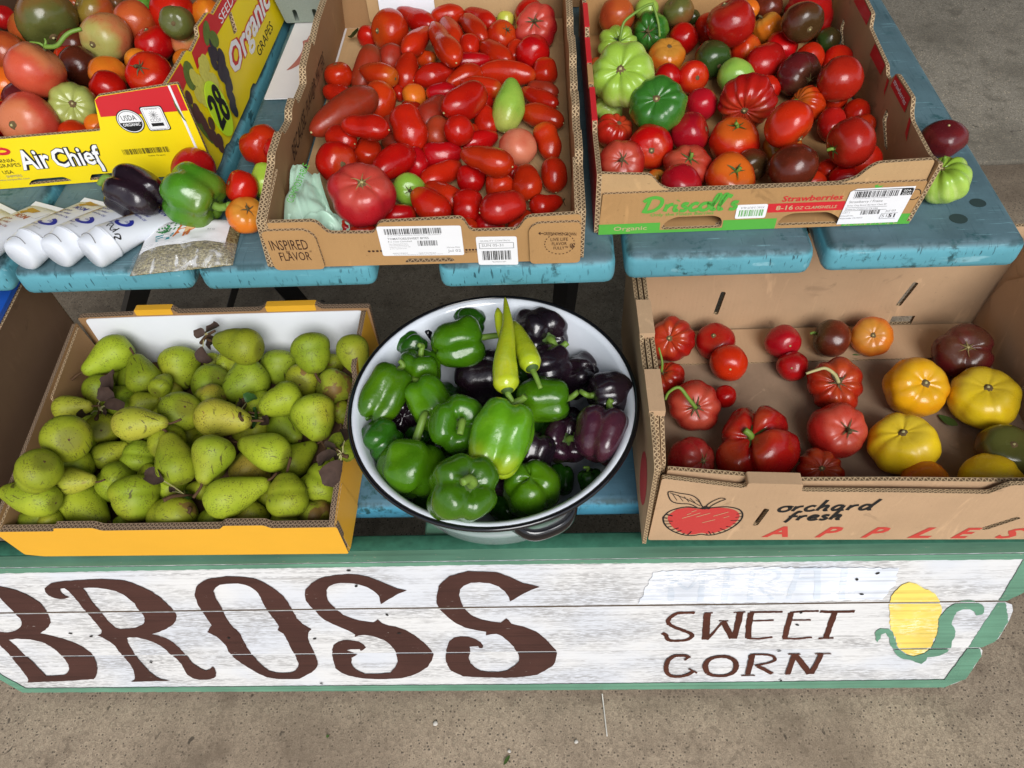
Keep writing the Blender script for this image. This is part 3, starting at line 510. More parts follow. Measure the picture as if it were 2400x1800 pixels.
pp = panel('paper_note', [[(0, 0), (.098, .0), (.097, .115), (.001, .115)]], .0006, Fr((-.2845, 1.3440, .7625), (1, -.01, 0), (0, .12, 1)), [WHI, WHI, WHI], None, label='blank white paper standing at the back of the plum tomato tray', cat='paper')
# strawberry box ----------------------------------------------------
TC = empty('cardboard_box', (.27, 1.0, .742), 'tan and green strawberry box of mixed tomatoes with red Strawberries print', 'cardboard box', 'produce boxes on the stall')
F = Fr((.063, .7785, .742), (1, .005, 0), (0, 0, 1))
h1 = rnd([(.084, .0045), (.164, .0045), (.162, .0195), (.152, .0245), (.103, .0245), (.091, .018)], .007)
h2 = rnd([(.233, .004), (.317, .004), (.311, .014), (.296, .0235), (.250, .0235), (.239, .018)], .007)
panel('inner_front_panel', [rnd([(0, 0), (.404, 0), (.404, .0935), (.338, .0915), (.329, .085), (.318, .0705), (.30, .064), (.09, .064), (.079, .0705), (.066, .0875), (0, .0925)], .005), h1, h2], .005, F @ Matrix.Translation((0, 0, -.0045)), [K2, K1, E1], TC)
panel('front_panel', [rnd([(.004, -.0008), (.404, -.0008), (.4035, .066), (.2, .0645), (.008, .0645)], .002), h1, h2], .004, F, [K1, K1, E1], TC)
for a, b in ((.0045, .0835), (.1645, .2325), (.3175, .4035)): sheet('green_band', [rect(a, -.0005, b, .0165)], F, GRE, TC)
sheet('green_band', [[(.0835, .0165), (.0835, -.0005), (.1645, -.0005), (.1645, .0042), (.0838, .0042)]], F, GRE, TC, .00045)
sheet('red_band', [[(.218, .0262), (.314, .0262), (.312, .0402), (.2165, .0402)]], F, RED, TC)
strokes('lettering', DRIS, F, GRE, TC, .0006); text('lettering', '™', F, .158, .0505, .1615, .053, GRE, TC)
text('lettering', 'Only the Finest Berries', F, .070, .0255, .150, .0318, GRE, TC, .05, .004); text('lettering', 'Organic', F, .024, .0032, .067, .0122, KIN, TC, 0, .008)
text('lettering', 'Strawberries', F, .2325, .0428, .3075, .0515, RED, TC, .12, .018); text('lettering', '8-16', F, .2275, .0295, .249, .0368, KIN, TC, 0, .02); text('lettering', 'OZ CLAMSHELLS', F, .2515, .0297, .3035, .0345, KIN, TC, .15, .012)
panel('label_sticker', [rnd([(.178, .0185), (.2165, .0185), (.2165, .0405), (.178, .0405)], .003)], .0004, F @ Matrix.Translation((0, 0, .0009)), [STK, STK, STK], TC)
FS = F @ Matrix.Translation((0, 0, .0006)); barcode('barcode', FS, .182, .0222, .2125, .0325, GRE, TC, 11); text('lettering', 'X16C-S-EUT-0LA', FS, .2125, .0372, .183, .0342, GRY, TC)
S4 = F @ Matrix.Translation((.3105, .0025, 0)) @ Matrix.Rotation(.012, 4, 'Z')
panel('label_sticker', [[(0, .001), (.0765, .0005), (.0815, .051), (.0815, .0565), (.011, .0565), (.004, .052)]], .0004, S4 @ Matrix.Translation((0, 0, .0014)), [STK, STK, STK], TC)
S5 = S4 @ Matrix.Translation((0, 0, .0011))
sheet('black_print', [rect(.008, .0535, .079, .0545)], S5, INK, TC); barcode('barcode', S5, .010, .043, .064, .0525, INK, TC, 21); sheet('black_print', [[(.066, .0435), (.0805, .0435), (.0805, .0535), (.066, .0535)]], S5, INK, TC); text('lettering', '004-', S5, .0685, .0492, .0785, .0527, WPR, TC, w=.0009); text('lettering', '20242', S5, .0675, .0445, .0785, .048, WPR, TC, w=.0009)
text('lettering', '(01)10715756001136(13)250703(10)', S5, .010, .0405, .055, .0423, GRY, TC)
text('lettering', 'Strawberry / Fraise', S5, .0065, .0335, .0475, .0385, GRY, TC); text('lettering', 'Drisc Org Straw 8x16oz Clam EF', S5, .0055, .029, .054, .032, GRY, TC); text('lettering', 'Grown in / Cultivé en CA USA', S5, .0045, .0235, .045, .0262, GRY, TC)
text('lettering', 'CAT-1', S5, .0025, .0185, .0115, .0208, GRY, TC); barcode('barcode', S5, .0255, .0155, .049, .022, INK, TC, 22); text('lettering', "Driscoll's Inc.", S5, .0018, .0135, .018, .0158, GRY, TC); text('lettering', 'Watsonville, CA 95077', S5, .0012, .009, .030, .0115, GRY, TC)
text('lettering', 'Jul 03', S5, .056, .0175, .0685, .0215, GRY, TC); text('lettering', '51', S5, .0535, .0095, .060, .0142, GRY, TC); text('lettering', '51', S5, .0615, .009, .070, .015, INK, TC, 0, .03)
strokes('box_outline', [(.0004, [(.004, .0275), (.0555, .0275)]), (.0004, [(.0035, .0225), (.056, .0225)]), (.0004, [(.0525, .016), (.0725, .016)]), (.0004, [(.0515, .0075), (.0715, .0075)]), (.0004, [(.0525, .016), (.0515, .0075)])], S5, INK, TC)
text('lettering', '32°-35.6°F / 0°-2°C', F, .321, .0005, .388, .0048, KIN, TC)
strokes('round_mark', [(.0011, ell(.3945, .0465, .007, .008, 13))], F, INK, TC); sheet('leaf_mark', [[(.343, .0585), (.349, .0585), (.352, .0625), (.346, .061), (.345, .064), (.341, .0625)]], F, GRE, TC)
FR = Fr((.4665, .7795, .742), (.03, 1, 0), (.10, 0, 1))
sl1 = rnd([(.125, .022), (.137, .020), (.176, .036), (.18, .052), (.168, .05), (.165, .041)], .004); sl2 = rnd([(.385, .018), (.398, .016), (.436, .032), (.44, .048), (.428, .046), (.425, .037)], .004)
prof = [(0, 0), (.51, 0), (.51, .088), (.435, .09), (.425, .102), (.345, .102), (.335, .086), (.235, .084), (.222, .076), (.205, .079), (.198, .094), (.13, .099), (.118, .086), (.105, .081), (.03, .083), (0, .0925)]
panel('side_panel', [rnd(prof, .005, 2), sl1, sl2], .005, FR, [K1, K2, E1], TC)
FRi = FR @ Matrix.Translation((0, 0, -.0056)) @ Matrix.Rotation(PI, 4, 'Y')
for p in ([(.128, .078), (.196, .076), (.196, .092), (.132, .097)], [(.345, .084), (.424, .082), (.422, .1005), (.347, .1005)], [(.236, .068), (.295, .066), (.295, .0835), (.237, .083)], [(.20, .058), (.207, .062), (.214, .0765), (.206, .0775)], [(.09, .06), (.103, .064), (.112, .082), (.104, .0805)]):
    sheet('red_print', [[(-q[0], q[1]) for q in p]], FRi, RED, TC)
text('lettering', 'strawberries', FRi, -.192, .083, -.136, .090, WPR, TC, .2, .01, w=.0008)
FLc = Fr((.068, .7795, .742), (0.004, 1, 0), (.01, 0, 1))
prof2 = [(0, 0), (.51, 0), (.51, .09), (.43, .09), (.425, .099), (.35, .099), (.34, .088), (.20, .086), (.195, .094), (.115, .094), (.107, .082), (.1, .082), (0, .0925)]
panel('side_panel', [rnd(prof2, .005, 2)], .006, FLc, [K1, RED, E1], TC)
for a, b, c in ((.116, .194, RED), (.215, .262, K1), (.27, .338, RED), (.351, .424, RED)): 
    panel('folded_edge', [rect(a, .079, b, .0945 if b < .2 else .0893 if b < .34 else .0995)], .0074, FLc @ Matrix.Translation((0, 0, .0007)), [c, c, c], TC)
panel('back_panel', [rect(0, 0, .42, .1)], .005, Fr((.063, 1.289, .742), (1, 0, 0), (0, .03, 1)), [K1, K1, E1], TC)
panel('floor_panel', [rect(0, 0, .398, .5)], .004, Fr((.067, .784, .7465), (1, 0, 0), (0, 1, 0)), [K1, K1, E1], TC)
# grape box ---------------------------------------------------------
TA = empty('cardboard_box', (-.72, 1.2, .742), 'yellow and red printed grape box heaped with mixed heirloom tomatoes', 'cardboard box', 'produce boxes on the stall')
F = Fr((-.488, .943, .742), (.324, .019, 0), (0, 0, 1))
hA1 = rnd([(-.279, .003), (-.212, .005), (-.222, .0125), (-.262, .012), (-.271, .010)], .003); hA2 = rnd([(-.187, .003), (-.125, .005), (-.13, .013), (-.18, .013)], .003)
panel('front_panel', [rnd([(-.50, -.001), (0, 0), (.0, .143), (-.112, .134), (-.119, .129), (-.133, .0825), (-.28, .081), (-.5, .079)], .003), hA1, hA2], .006, F, [YEL, K4, E1], TA)
sheet('red_band', [[(-.1225, .1035), (-.0015, .1035), (-.0015, .1425), (-.111, .1335), (-.1185, .1285)]], F, RED, TA)
panel('corner_strip', [rect(-.0135, .0, -.0105, .142)], .0012, F @ Matrix.Translation((0, 0, .0014)), [WHI, WHI, WHI], TA)
for k, m in ((1, INK), (.93, WPR)): sheet('organic_seal', [ell(-.0855, .094, .0185*k, .0185*k, 30)], F, m, TA, .0008+.0002*(1-k)*10)
strokes('seal_ring', [(.0007, ell(-.0855, .094, .0155, .0155, 25)+[(-.0855+.0155, .094)])], F, INK, TA, .0011)
sheet('organic_seal_field', [[(-.1005, .0925), (-.0705, .0925), (-.072, .086), (-.079, .0795), (-.0855, .0785), (-.092, .0795), (-.099, .086)]], F, INK, TA, .0011)
text('lettering', 'USDA', F, -.0955, .0955, -.0755, .1035, INK, TA, w=.0013); text('lettering', 'ORGANIC', F, -.0975, .0868, -.0735, .0915, WPR, TA, 0, .02, w=.0014)
for k, m in ((0, INK), (.0012, WPR)): sheet('certified_mark', [rnd(rect(-.0655+k, .0765+k, -.0345-k, .1145-k), .004)], F, m, TA, .0008+k*.2)
strokes('mark_outline', [(.0005, rnd(rect(-.0625, .0795, -.0375, .1115), .003)+[(-.0625, .0825)])], F, GRY, TA, .0012)
text('lettering', 'CCOF', F, -.0575, .0905, -.0425, .0955, GRY, TA, w=.0012); text('lettering', 'Organic is', F, -.0605, .0775, -.042, .0795, GRY, TA, w=.0013); text('lettering', 'certified', F, -.059, .1095, -.042, .1118, GRY, TA, w=.0013); sheet('mark_bar', [rect(-.0585, .0838, -.0415, .0888)], F, INK, TA, .0012)
strokes('sun_mark', [(.0006, [(-.05, .1015), (-.05+.0062*math.cos(a), .1015+.0062*math.sin(a))]) for a in [k*PI/6 for k in range(12)]], F, GRY, TA, .0012)
for k, (m, b, dw) in enumerate(((INK, .085, .0006), (WPR, .02, .0010))):
    text('lettering', 'Air', F, -.271-(.001 if k == 0 else 0), .029-(.001 if k == 0 else 0), -.2245+(.001 if k == 0 else 0), .0615+(.001 if k == 0 else 0), m, TA, .12, b, .02, dw)
    text('lettering', 'Chief', F, -.221-(.001 if k == 0 else 0), .0285-(.001 if k == 0 else 0), -.149+(.001 if k == 0 else 0), .0605+(.001 if k == 0 else 0), m, TA, .12, b, .02, dw)
strokes('lettering_tail', [(.0075, [(-.1585, .036), (-.157, .026), (-.158, .016)])], F, INK, TA, .0007); strokes('lettering_tail', [(.0048, [(-.1585, .037), (-.157, .026), (-.158, .0175)])], F, WPR, TA, .0011)
barcode('barcode', F, -.118, .0415, -.051, .0505, INK, TA, 31, .0006, ); text('lettering', 'Table Grapes', F, -.085, .0355, -.060, .0385, INK, TA); text('lettering', 'CALIFORNIA', F, -.330, .0435, -.275, .0495, INK, TA); text('lettering', 'TABLE GRAPES', F, -.335, .0355, -.271, .0415, INK, TA); text('lettering', 'USA', F, -.3035, .0245, -.288, .0305, INK, TA); text('lettering', 'SHIPPERS', F, -.302, .0182, -.279, .0222, GRY, TA); text('lettering', 'www.sunpacific.com', F, -.318, .0125, -.271, .0162, GRY, TA)
strokes('red_emblem', [(.0045, [(-.300, .063), (-.292, .066), (-.282, .066), (-.275, .0625), (-.279, .0585), (-.288, .058), (-.296, .060)])], F, RED, TA)
FR = Fr((-.488, .943, .742), (.013, .46, 0), (-.12, 0, 1))
s1 = rnd([(.060, .083), (.068, .081), (.082, .107), (.074, .110)], .003); s2 = rnd([(.246, .083), (.262, .081), (.272, .108), (.258, .111)], .003)
panel('side_panel', [rnd([(0, 0), (.03, .0), (.052, .004), (.066, .004), (.075, 0), (.2, 0), (.215, .006), (.235, .006), (.24, 0), (.6, 0), (.6, .136), (.21, .134), (.2, .143), (.15, .146), (.142, .136), (.1, .134), (.092, .142), (.03, .142), (0, .143)], .004, 2), s1, s2], .006, FR, [YEL, K4, E1], TA)
sheet('red_band', [[(0, .112), (.06, .118), (.06, .1405), (.001, .1415)]], FR, RED, TA); sheet('red_band', [[(.092, .112), (.6, .105), (.6, .1345), (.21, .133), (.2, .1415), (.151, .1445), (.143, .135), (.1, .133)]], FR, RED, TA)
GRB = plain('printed_dark_grape', (.022, .02, .035), .4, .5, .5, 200); GRR = plain('printed_red_grape', (.10, .035, .03), .4, .5, .4, 200); GRY2 = plain('printed_green_grape', (.62, .58, .10), .4, .5, .25, 200); GLF = plain('printed_leaf', (.11, .17, .03), .5, .4, .5, 160)
rg = random.Random(4)
for nm, m, pts, rr in (('printed_leaf', GLF, [(.012, .10, .018, .028, .4), (.03, .055, .009, .03, .2), (.065, .118, .02, .016, .9), (.165, .128, .02, .01, .5), (.178, .112, .014, .012, -.5)], 0),
    ('printed_grapes', GRY2, [(.092+rg.uniform(-.035, .035), .094+rg.uniform(-.02, .02), 0, 0, 0) for _ in range(14)], .0105),
    ('printed_grapes', GRB, [(.165+.022*rg.uniform(-1, 1)*(1-t*.6)-.03*t, .108-.088*t, 0, 0, 0) for t in [k/17 for k in range(18)]], .0095),
    ('printed_grapes', GRR, [(.028+.012*rg.uniform(-1, 1)+.022*t, .102-.088*t, 0, 0, 0) for t in [k/13 for k in range(14)]], .0085)):
    for k, (u, v, a, b, r) in enumerate(pts):
        sheet(nm, [ell(u, v, a or rr, b or rr*1.2, 14, r)], FR, m, TA, .0006+.00012*k+(.0004 if m is GRB else 0))
panel('round_sticker', [ell(.089, .049, .0295, .043, 40)], .0004, FR @ Matrix.Translation((0, 0, .0042)), [LIM, LIM, LIM], TA)
F28 = FR @ Matrix.Translation((0, 0, .0046))
strokes('numeral', [(.0095, [(.067, .062), (.069, .071), (.077, .074), (.083, .066), (.080, .054), (.069, .031)]), (.0095, [(.0655, .0305), (.088, .0325)])], F28, INK, TA); strokes('numeral', [(.0088, ell(.1005, .0665, .0068, .0105, 13)+[(.1073, .0665)]), (.0092, ell(.1005, .0415, .0082, .0125, 13)+[(.1087, .0415)])], F28, INK, TA)
for k, (m, b, dw) in enumerate(((RED, .09, .0006), (WPR, .025, .0011))):
    text('lettering', 'Organic', FR, .188, .033, .43, .083, m, TA, .25, b, 0, dw)
text('lettering', 'GRAPES', FR, .296, .016, .395, .031, INK, TA, 0, 0); text('lettering', 'SEEDLESS', FR, .222, .112, .36, .125, WPR, TA, 0, .0)
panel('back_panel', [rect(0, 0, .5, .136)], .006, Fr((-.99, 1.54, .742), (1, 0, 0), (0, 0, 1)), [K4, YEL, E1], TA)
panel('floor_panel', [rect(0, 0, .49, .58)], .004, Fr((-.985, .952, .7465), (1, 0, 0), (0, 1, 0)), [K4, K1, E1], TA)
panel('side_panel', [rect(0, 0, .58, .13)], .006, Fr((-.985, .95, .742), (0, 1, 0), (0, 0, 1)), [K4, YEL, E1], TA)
# pear box ----------------------------------------------------------
TD = empty('cardboard_box', (-.53, .66, .432), 'orange yellow low box with white inside, filled with green pears', 'cardboard box', 'produce boxes on the stall')
F = Fr((-.765, .4795, .432), (1, -.004, 0), (0, .03, 1))
panel('front_panel', [rnd([(.004, .006), (.03, 0), (.475, 0), (.475, .075), (.385, .0745), (.377, .082), (.322, .082), (.315, .0735), (.15, .0725), (.14, .080), (.085, .080), (.082, .072), (-.004, .072)], .003, 2)], .011, F, [ORG, K5, E3], TD)
panel('side_panel', [rnd([(0, 0), (.365, 0), (.365, .1115), (.30, .1115), (.25, .109), (.24, .092), (.225, .0895), (.21, .095), (.15, .094), (.03, .084), (.0, .078)], .004, 2)], .008, Fr((-.2895, .480, .432), (.01, 1, 0), (-.04, 0, 1)), [ORG, K5, E3], TD)
panel('side_liner', [rnd([(.004, 0), (.075, 0), (.065, .082), (.004, .077)], .004, 2)], .004, Fr((-.2885, .480, .432), (.01, 1, 0), (-.04, 0, 1)), [ORG, ORG, E1], TD)
panel('back_panel', [rnd([(0, 0), (.482, 0), (.482, .112), (.405, .1135), (.397, .122), (.315, .122), (.305, .1125), (.17, .1125), (.162, .122), (.1, .122), (.095, .111), (0, .108)], .003, 2)], .010, Fr((-.768, .842, .432), (1, 0, 0), (0, .06, 1)), [K5, ORG, E3], TD)
panel('white_liner', [rnd([(.014, .002), (.468, .002), (.471, .108), (.3, .1085), (.1, .108), (.012, .1065)], .008)], .0015, Fr((-.768, .840, .432), (1, 0, 0), (0, .06, 1)), [WHI, WHI, WHI], TD)
for a, b in ((.1005, .1615), (.3155, .3965)): panel('fold_over_tab', [rnd(rect(a, .1105, b, .1225), .002, 2)], .012, Fr((-.768, .8412, .432), (1, 0, 0), (0, .06, 1)), [ORG, ORG, ORG], TD)
FLd = Fr((-.760, .484, .432), (0, 1, 0), (-.06, 0, 1))
panel('side_panel', [rnd([(0, 0), (.355, 0), (.355, .108), (0, .078)], .004), rnd([(.14, .02), (.17, .02), (.17, .034), (.14, .034)], .006)], .006, FLd, [K5, K4, E3], TD)
panel('inner_flap', [rnd([(.20, .004), (.35, .004), (.35, .1035), (.215, .090)], .003)], .004, FLd @ Matrix.Translation((0, 0, .0046)), [K5, K5, E1], TD)
panel('inner_flap', [rnd([(.0, .004), (.1, .004), (.075, .078), (.0, .073)], .003)], .004, FLd @ Matrix.Translation((0, 0, .0046)), [K5, K5, E1], TD)
panel('floor_panel', [rect(0, 0, .462, .35)], .004, Fr((-.758, .488, .4365), (1, 0, 0), (0, 1, 0)), [K4, K4, E1], TD)
# apple box ---------------------------------------------------------
TE = empty('cardboard_box', (.42, .69, .432), 'tan apple box with a red apple drawing and a few big tomatoes inside', 'cardboard box', 'produce boxes on the stall')
F = Fr((.131, .4925, .432), (1, -.012, 0), (0, .02, 1))
sa = rnd([(.1355, .041), (.143, .0395), (.1505, .083), (.143, .0865)], .003); sb = rnd([(.434, .029), (.446, .026), (.478, .0575), (.471, .062)], .003)
panel('front_panel', [rnd([(0, 0), (.582, 0), (.582, .139), (.43, .139), (.4215, .131), (.412, .119), (.3, .124), (.181, .1275), (.178, .143), (.111, .147), (.108, .136), (.014, .158), (.004, .160)], .004, 2), sa, sb], .006, F, [K3, K3, E2], TE)
panel('inner_front_panel', [rnd([(.012, .002), (.575, .002), (.575, .128), (.43, .127), (.3, .131), (.18, .132), (.1, .146), (.012, .160)], .004, 2)], .006, F @ Matrix.Translation((0, 0, -.0125)), [K3, K3, E1], TE)
panel('fold_over_tab', [rnd([(.110, .1395), (.179, .136), (.1785, .1465), (.1105, .1505)], .003)], .017, F @ Matrix.Translation((0, 0, .0016)), [K3, K3, K3], TE)
FLe = Fr((.128, .486, .432), (0, 1, 0), (.0, 0, 1))
pe = [(0, 0), (.395, 0), (.395, .205), (.335, .205), (.333, .196), (.275, .196), (.272, .206), (.205, .206), (.203, .195), (.15, .195), (.147, .206), (.075, .206), (.06, .202), (.03, .2), (.004, .19)]
panel('side_panel', [rnd(pe, .003, 2)], .005, FLe @ Matrix.Translation((0, 0, -.0005)), [K3, K3, E1], TE)
panel('side_liner', [rnd([(.012, 0), (.39, 0), (.39, .2), (.08, .2), (.02, .168)], .004, 2)], .005, FLe @ Matrix.Translation((0, 0, .0062)), [K3, K3, E1], TE)
panel('inner_side_panel', [rnd([(.022, .002), (.385, .002), (.385, .201), (.09, .201), (.03, .165)], .004, 2)], .005, FLe @ Matrix.Translation((0, 0, .0135)), [K3, K3, E1], TE)
for a, b in ((.078, .145), (.207, .27), (.337, .393)): panel('fold_over_tab', [rect(a, .197, b, .2085)], .0205, FLe @ Matrix.Translation((0, 0, .0142)), [K3, K3, K3], TE)
FB = Fr((.131, .880, .432), (1, 0, 0), (0, 0, 1))
panel('back_panel', [rect(0, 0, .60, .21), rnd([(.141, .041), (.149, .0395), (.154, .092), (.146, .094)], .003), rnd([(.433, .05), (.442, .048), (.453, .10), (.444, .103)], .003), rect(.437, .004, .474, .024)], .006, FB, [K3, K3, E1], TE)
panel('floor_panel', [rect(0, 0, .57, .375)], .005, Fr((.145, .502, .4375), (1, 0, 0), (0, 1, 0)), [K6, K3, E1], TE)
panel('floor_flap', [rnd(rect(.02, .30, .555, .372), .003)], .003, Fr((.145, .502, .4408), (1, 0, 0), (0, 1, 0)), [K3, K3, E1], TE)
panel('side_panel', [rect(0, 0, .39, .205)], .006, Fr((.705, .880, .432), (0.01, -1, 0), (.03, 0, 1)), [K3, K3, E1], TE)
panel('corner_flap', [[(0, .075), (.008, .115), (.075, .2), (.16, .2), (.16, .0), (.06, .0)]], .004, Fr((.7005, .872, .432), (0.01, -1, 0), (.03, 0, 1)), [K3, K3, E1], TE)
AR = coated('apple_red_print', (.50, .04, .035), .7)
ap = [(.030, .085), (.045, .0895), (.060, .086), (.072, .0885), (.09, .0885), (.105, .083), (.114, .07), (.113, .052), (.104, .034), (.09, .022), (.08, .0185), (.071, .021), (.06, .0165), (.047, .0195), (.034, .032), (.024, .05), (.021, .068)]
def soft(p, n=4): 
    q = smooth_line([Vector(a) for a in p+[p[0]]], n); return [tuple(a) for a in q[:-1]]
sheet('apple_print', [soft(ap)], F, AR, TE)
ol = [(.0145, .064), (.022, .081), (.04, .091), (.058, .0885), (.066, .0865), (.075, .089), (.095, .091), (.112, .083), (.1185, .066), (.115, .046), (.104, .027), (.09, .0165), (.08, .0145), (.071, .017), (.06, .0135), (.045, .0165), (.028, .03), (.018, .047), (.0145, .064)]
hat = [(.0023, ol)]
for k in range(38):
    i = k*len(ol)//38; a, b = Vector(ol[i % (len(ol)-1)]), Vector(ol[(i+1) % (len(ol)-1)]); p = a.lerp(b, (k*len(ol)/38) % 1); c = (Vector((.067, .053))-p).normalized()
    if p.y < .08 and abs(p.x-.067) > .012: hat.append((.0014, [tuple(p), tuple(p+c*(.006+.003*((k*7) % 3)))]))
strokes('apple_outline', hat, F, INK, TE, .0005)
strokes('leaf_drawing', [(.0016, [(.056, .0905), (.045, .099), (.03, .101), (.02, .109), (.015, .130), (.03, .126), (.045, .121), (.055, .110), (.060, .098), (.066, .0865)])]+[(.0009, [(.02+.008*k, .126-.004*k), (.028+.008*k, .1085-.002*k)]) for k in range(5)]+[(.0011, [(.017, .128), (.04, .112), (.06, .094)]), (.0014, [(.066, .086), (.068, .097), (.075, .108), (.083, .114), (.089, .1115), (.083, .106), (.076, .098), (.071, .09)]), (.0035, [(.062, .087), (.067, .0925), (.072, .087)])], F, INK, TE, .0009)
strokes('apple_highlight', [(.0011, [(.04, .062), (.062, .076)]), (.0011, [(.058, .0655), (.075, .0755)]), (.0011, [(.068, .05), (.084, .0585)]), (.0011, [(.08, .0675), (.098, .0785)]), (.001, [(.05, .079), (.056, .083)]), (.001, [(.094, .063), (.101, .068)]), (.001, [(.045, .072), (.05, .076)])], F, KIN, TE, .0007)
strokes('lettering', script('orchard', F, .160, .078, .0135, .0048, 1.1, .05)+script('fresh', F, .176, .055, .0125, .0048, 1.1, .05), F, INK, TE, .0003)
ux = (.154, .226, .288, .350, .408, .4655)
for ch, u in zip('APPLES', ux): text('lettering', ch, F, u, .0085-(u-.154)*.018, u+(.036 if ch in 'AS' else .032), .0385-(u-.154)*.022, RD2, TE, .45 if ch != 'A' else .25, .03)
sheet('apple_print', [ell(.055, .085, .03, .05, 20)], Fr((.1225, .486, .432), (0, -1, 0), (0, 0, 1)) @ Matrix.Translation((-.11, 0, 0)), AR, TE)
# tall brown carton at the left and the carton behind ---------------
TG = empty('cardboard_box', (-1.0, .68, .4305), 'tall plain brown carton with a blue edge left of the pear box', 'cardboard box')
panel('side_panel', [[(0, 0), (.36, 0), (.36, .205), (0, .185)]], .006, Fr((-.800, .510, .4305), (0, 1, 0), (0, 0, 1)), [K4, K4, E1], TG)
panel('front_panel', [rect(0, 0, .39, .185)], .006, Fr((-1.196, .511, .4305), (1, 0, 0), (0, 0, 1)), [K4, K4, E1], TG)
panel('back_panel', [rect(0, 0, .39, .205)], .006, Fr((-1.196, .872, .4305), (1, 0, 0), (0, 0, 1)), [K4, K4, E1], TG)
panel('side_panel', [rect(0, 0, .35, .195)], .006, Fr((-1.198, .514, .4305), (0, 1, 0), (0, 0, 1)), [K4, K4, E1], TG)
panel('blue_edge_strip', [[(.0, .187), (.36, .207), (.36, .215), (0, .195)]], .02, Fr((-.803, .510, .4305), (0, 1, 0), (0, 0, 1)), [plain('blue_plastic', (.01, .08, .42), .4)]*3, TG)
TH = empty('cardboard_box', (.0, 1.5, .742), 'plain brown carton behind the two upper tomato boxes', 'cardboard box')
panel('front_panel', [rect(0, 0, .34, .2)], .006, Fr((-.16, 1.405, .742), (1, -.04, 0), (0, 0, 1)), [K5, K5, E1], TH)
panel('side_panel', [rect(0, 0, .25, .2)], .006, Fr((.18, 1.392, .742), (0, 1, 0), (0, 0, 1)), [K5, K5, E1], TH)

# ---------------------------------------------------------------- enamel basin
EN = NB('white_enamel', .12, .5); o_ = EN.mapp(); EN.color(EN.mix(EN.noise(o_, 5, 3), (.70, .755, .84), (.78, .81, .86))); EN.b.inputs['Coat Weight'].default_value = .6; EN.b.inputs['Coat Roughness'].default_value = .06; EN = EN.m
EB = plain('black_enamel', (.006, .006, .008), .12, .6)
BS = empty('enamel_basin', (-.080, .633, .431), 'white enamel basin with black rim holding green and black peppers', 'basin')
vs, fs = lathe([(.0, .0), (.135, 0), (.150, .012), (.176, .09), (.188, .135), (.194, .1425), (.196, .1485), (.190, .1495), (.184, .144), (.172, .092), (.146, .018), (.132, .008), (0, .006)], 96)
bw = obj('bowl', mesh('bowl', vs, fs, True), EN, BS)
bpy_t = []
vs, fs = tube([(.1968*math.cos(2*PI*k/96), .1965*math.sin(2*PI*k/96), .1468) for k in range(97)], .0036, 10, False)
obj('rim', mesh('rim', vs, fs, True), EB, BS)
for a0 in (math.radians(-67), math.radians(113)):
    pts = []
    for k in range(17):
        t = -1+2*k/16; a = a0+t*.225; r = .178+.019*(1-abs(t)**4); pts.append((r*math.cos(a), r*math.sin(a), .116-.004*(1-t*t)))
    vs, fs = tube(pts, [.0062 if 0 < k < 16 else .008 for k in range(17)], 10)
    vs = [Vector((v.x, v.y, v.z+(v.z-.113)*.9)) for v in vs]
    obj('handle', mesh('handle', vs, fs, True), EB, BS)
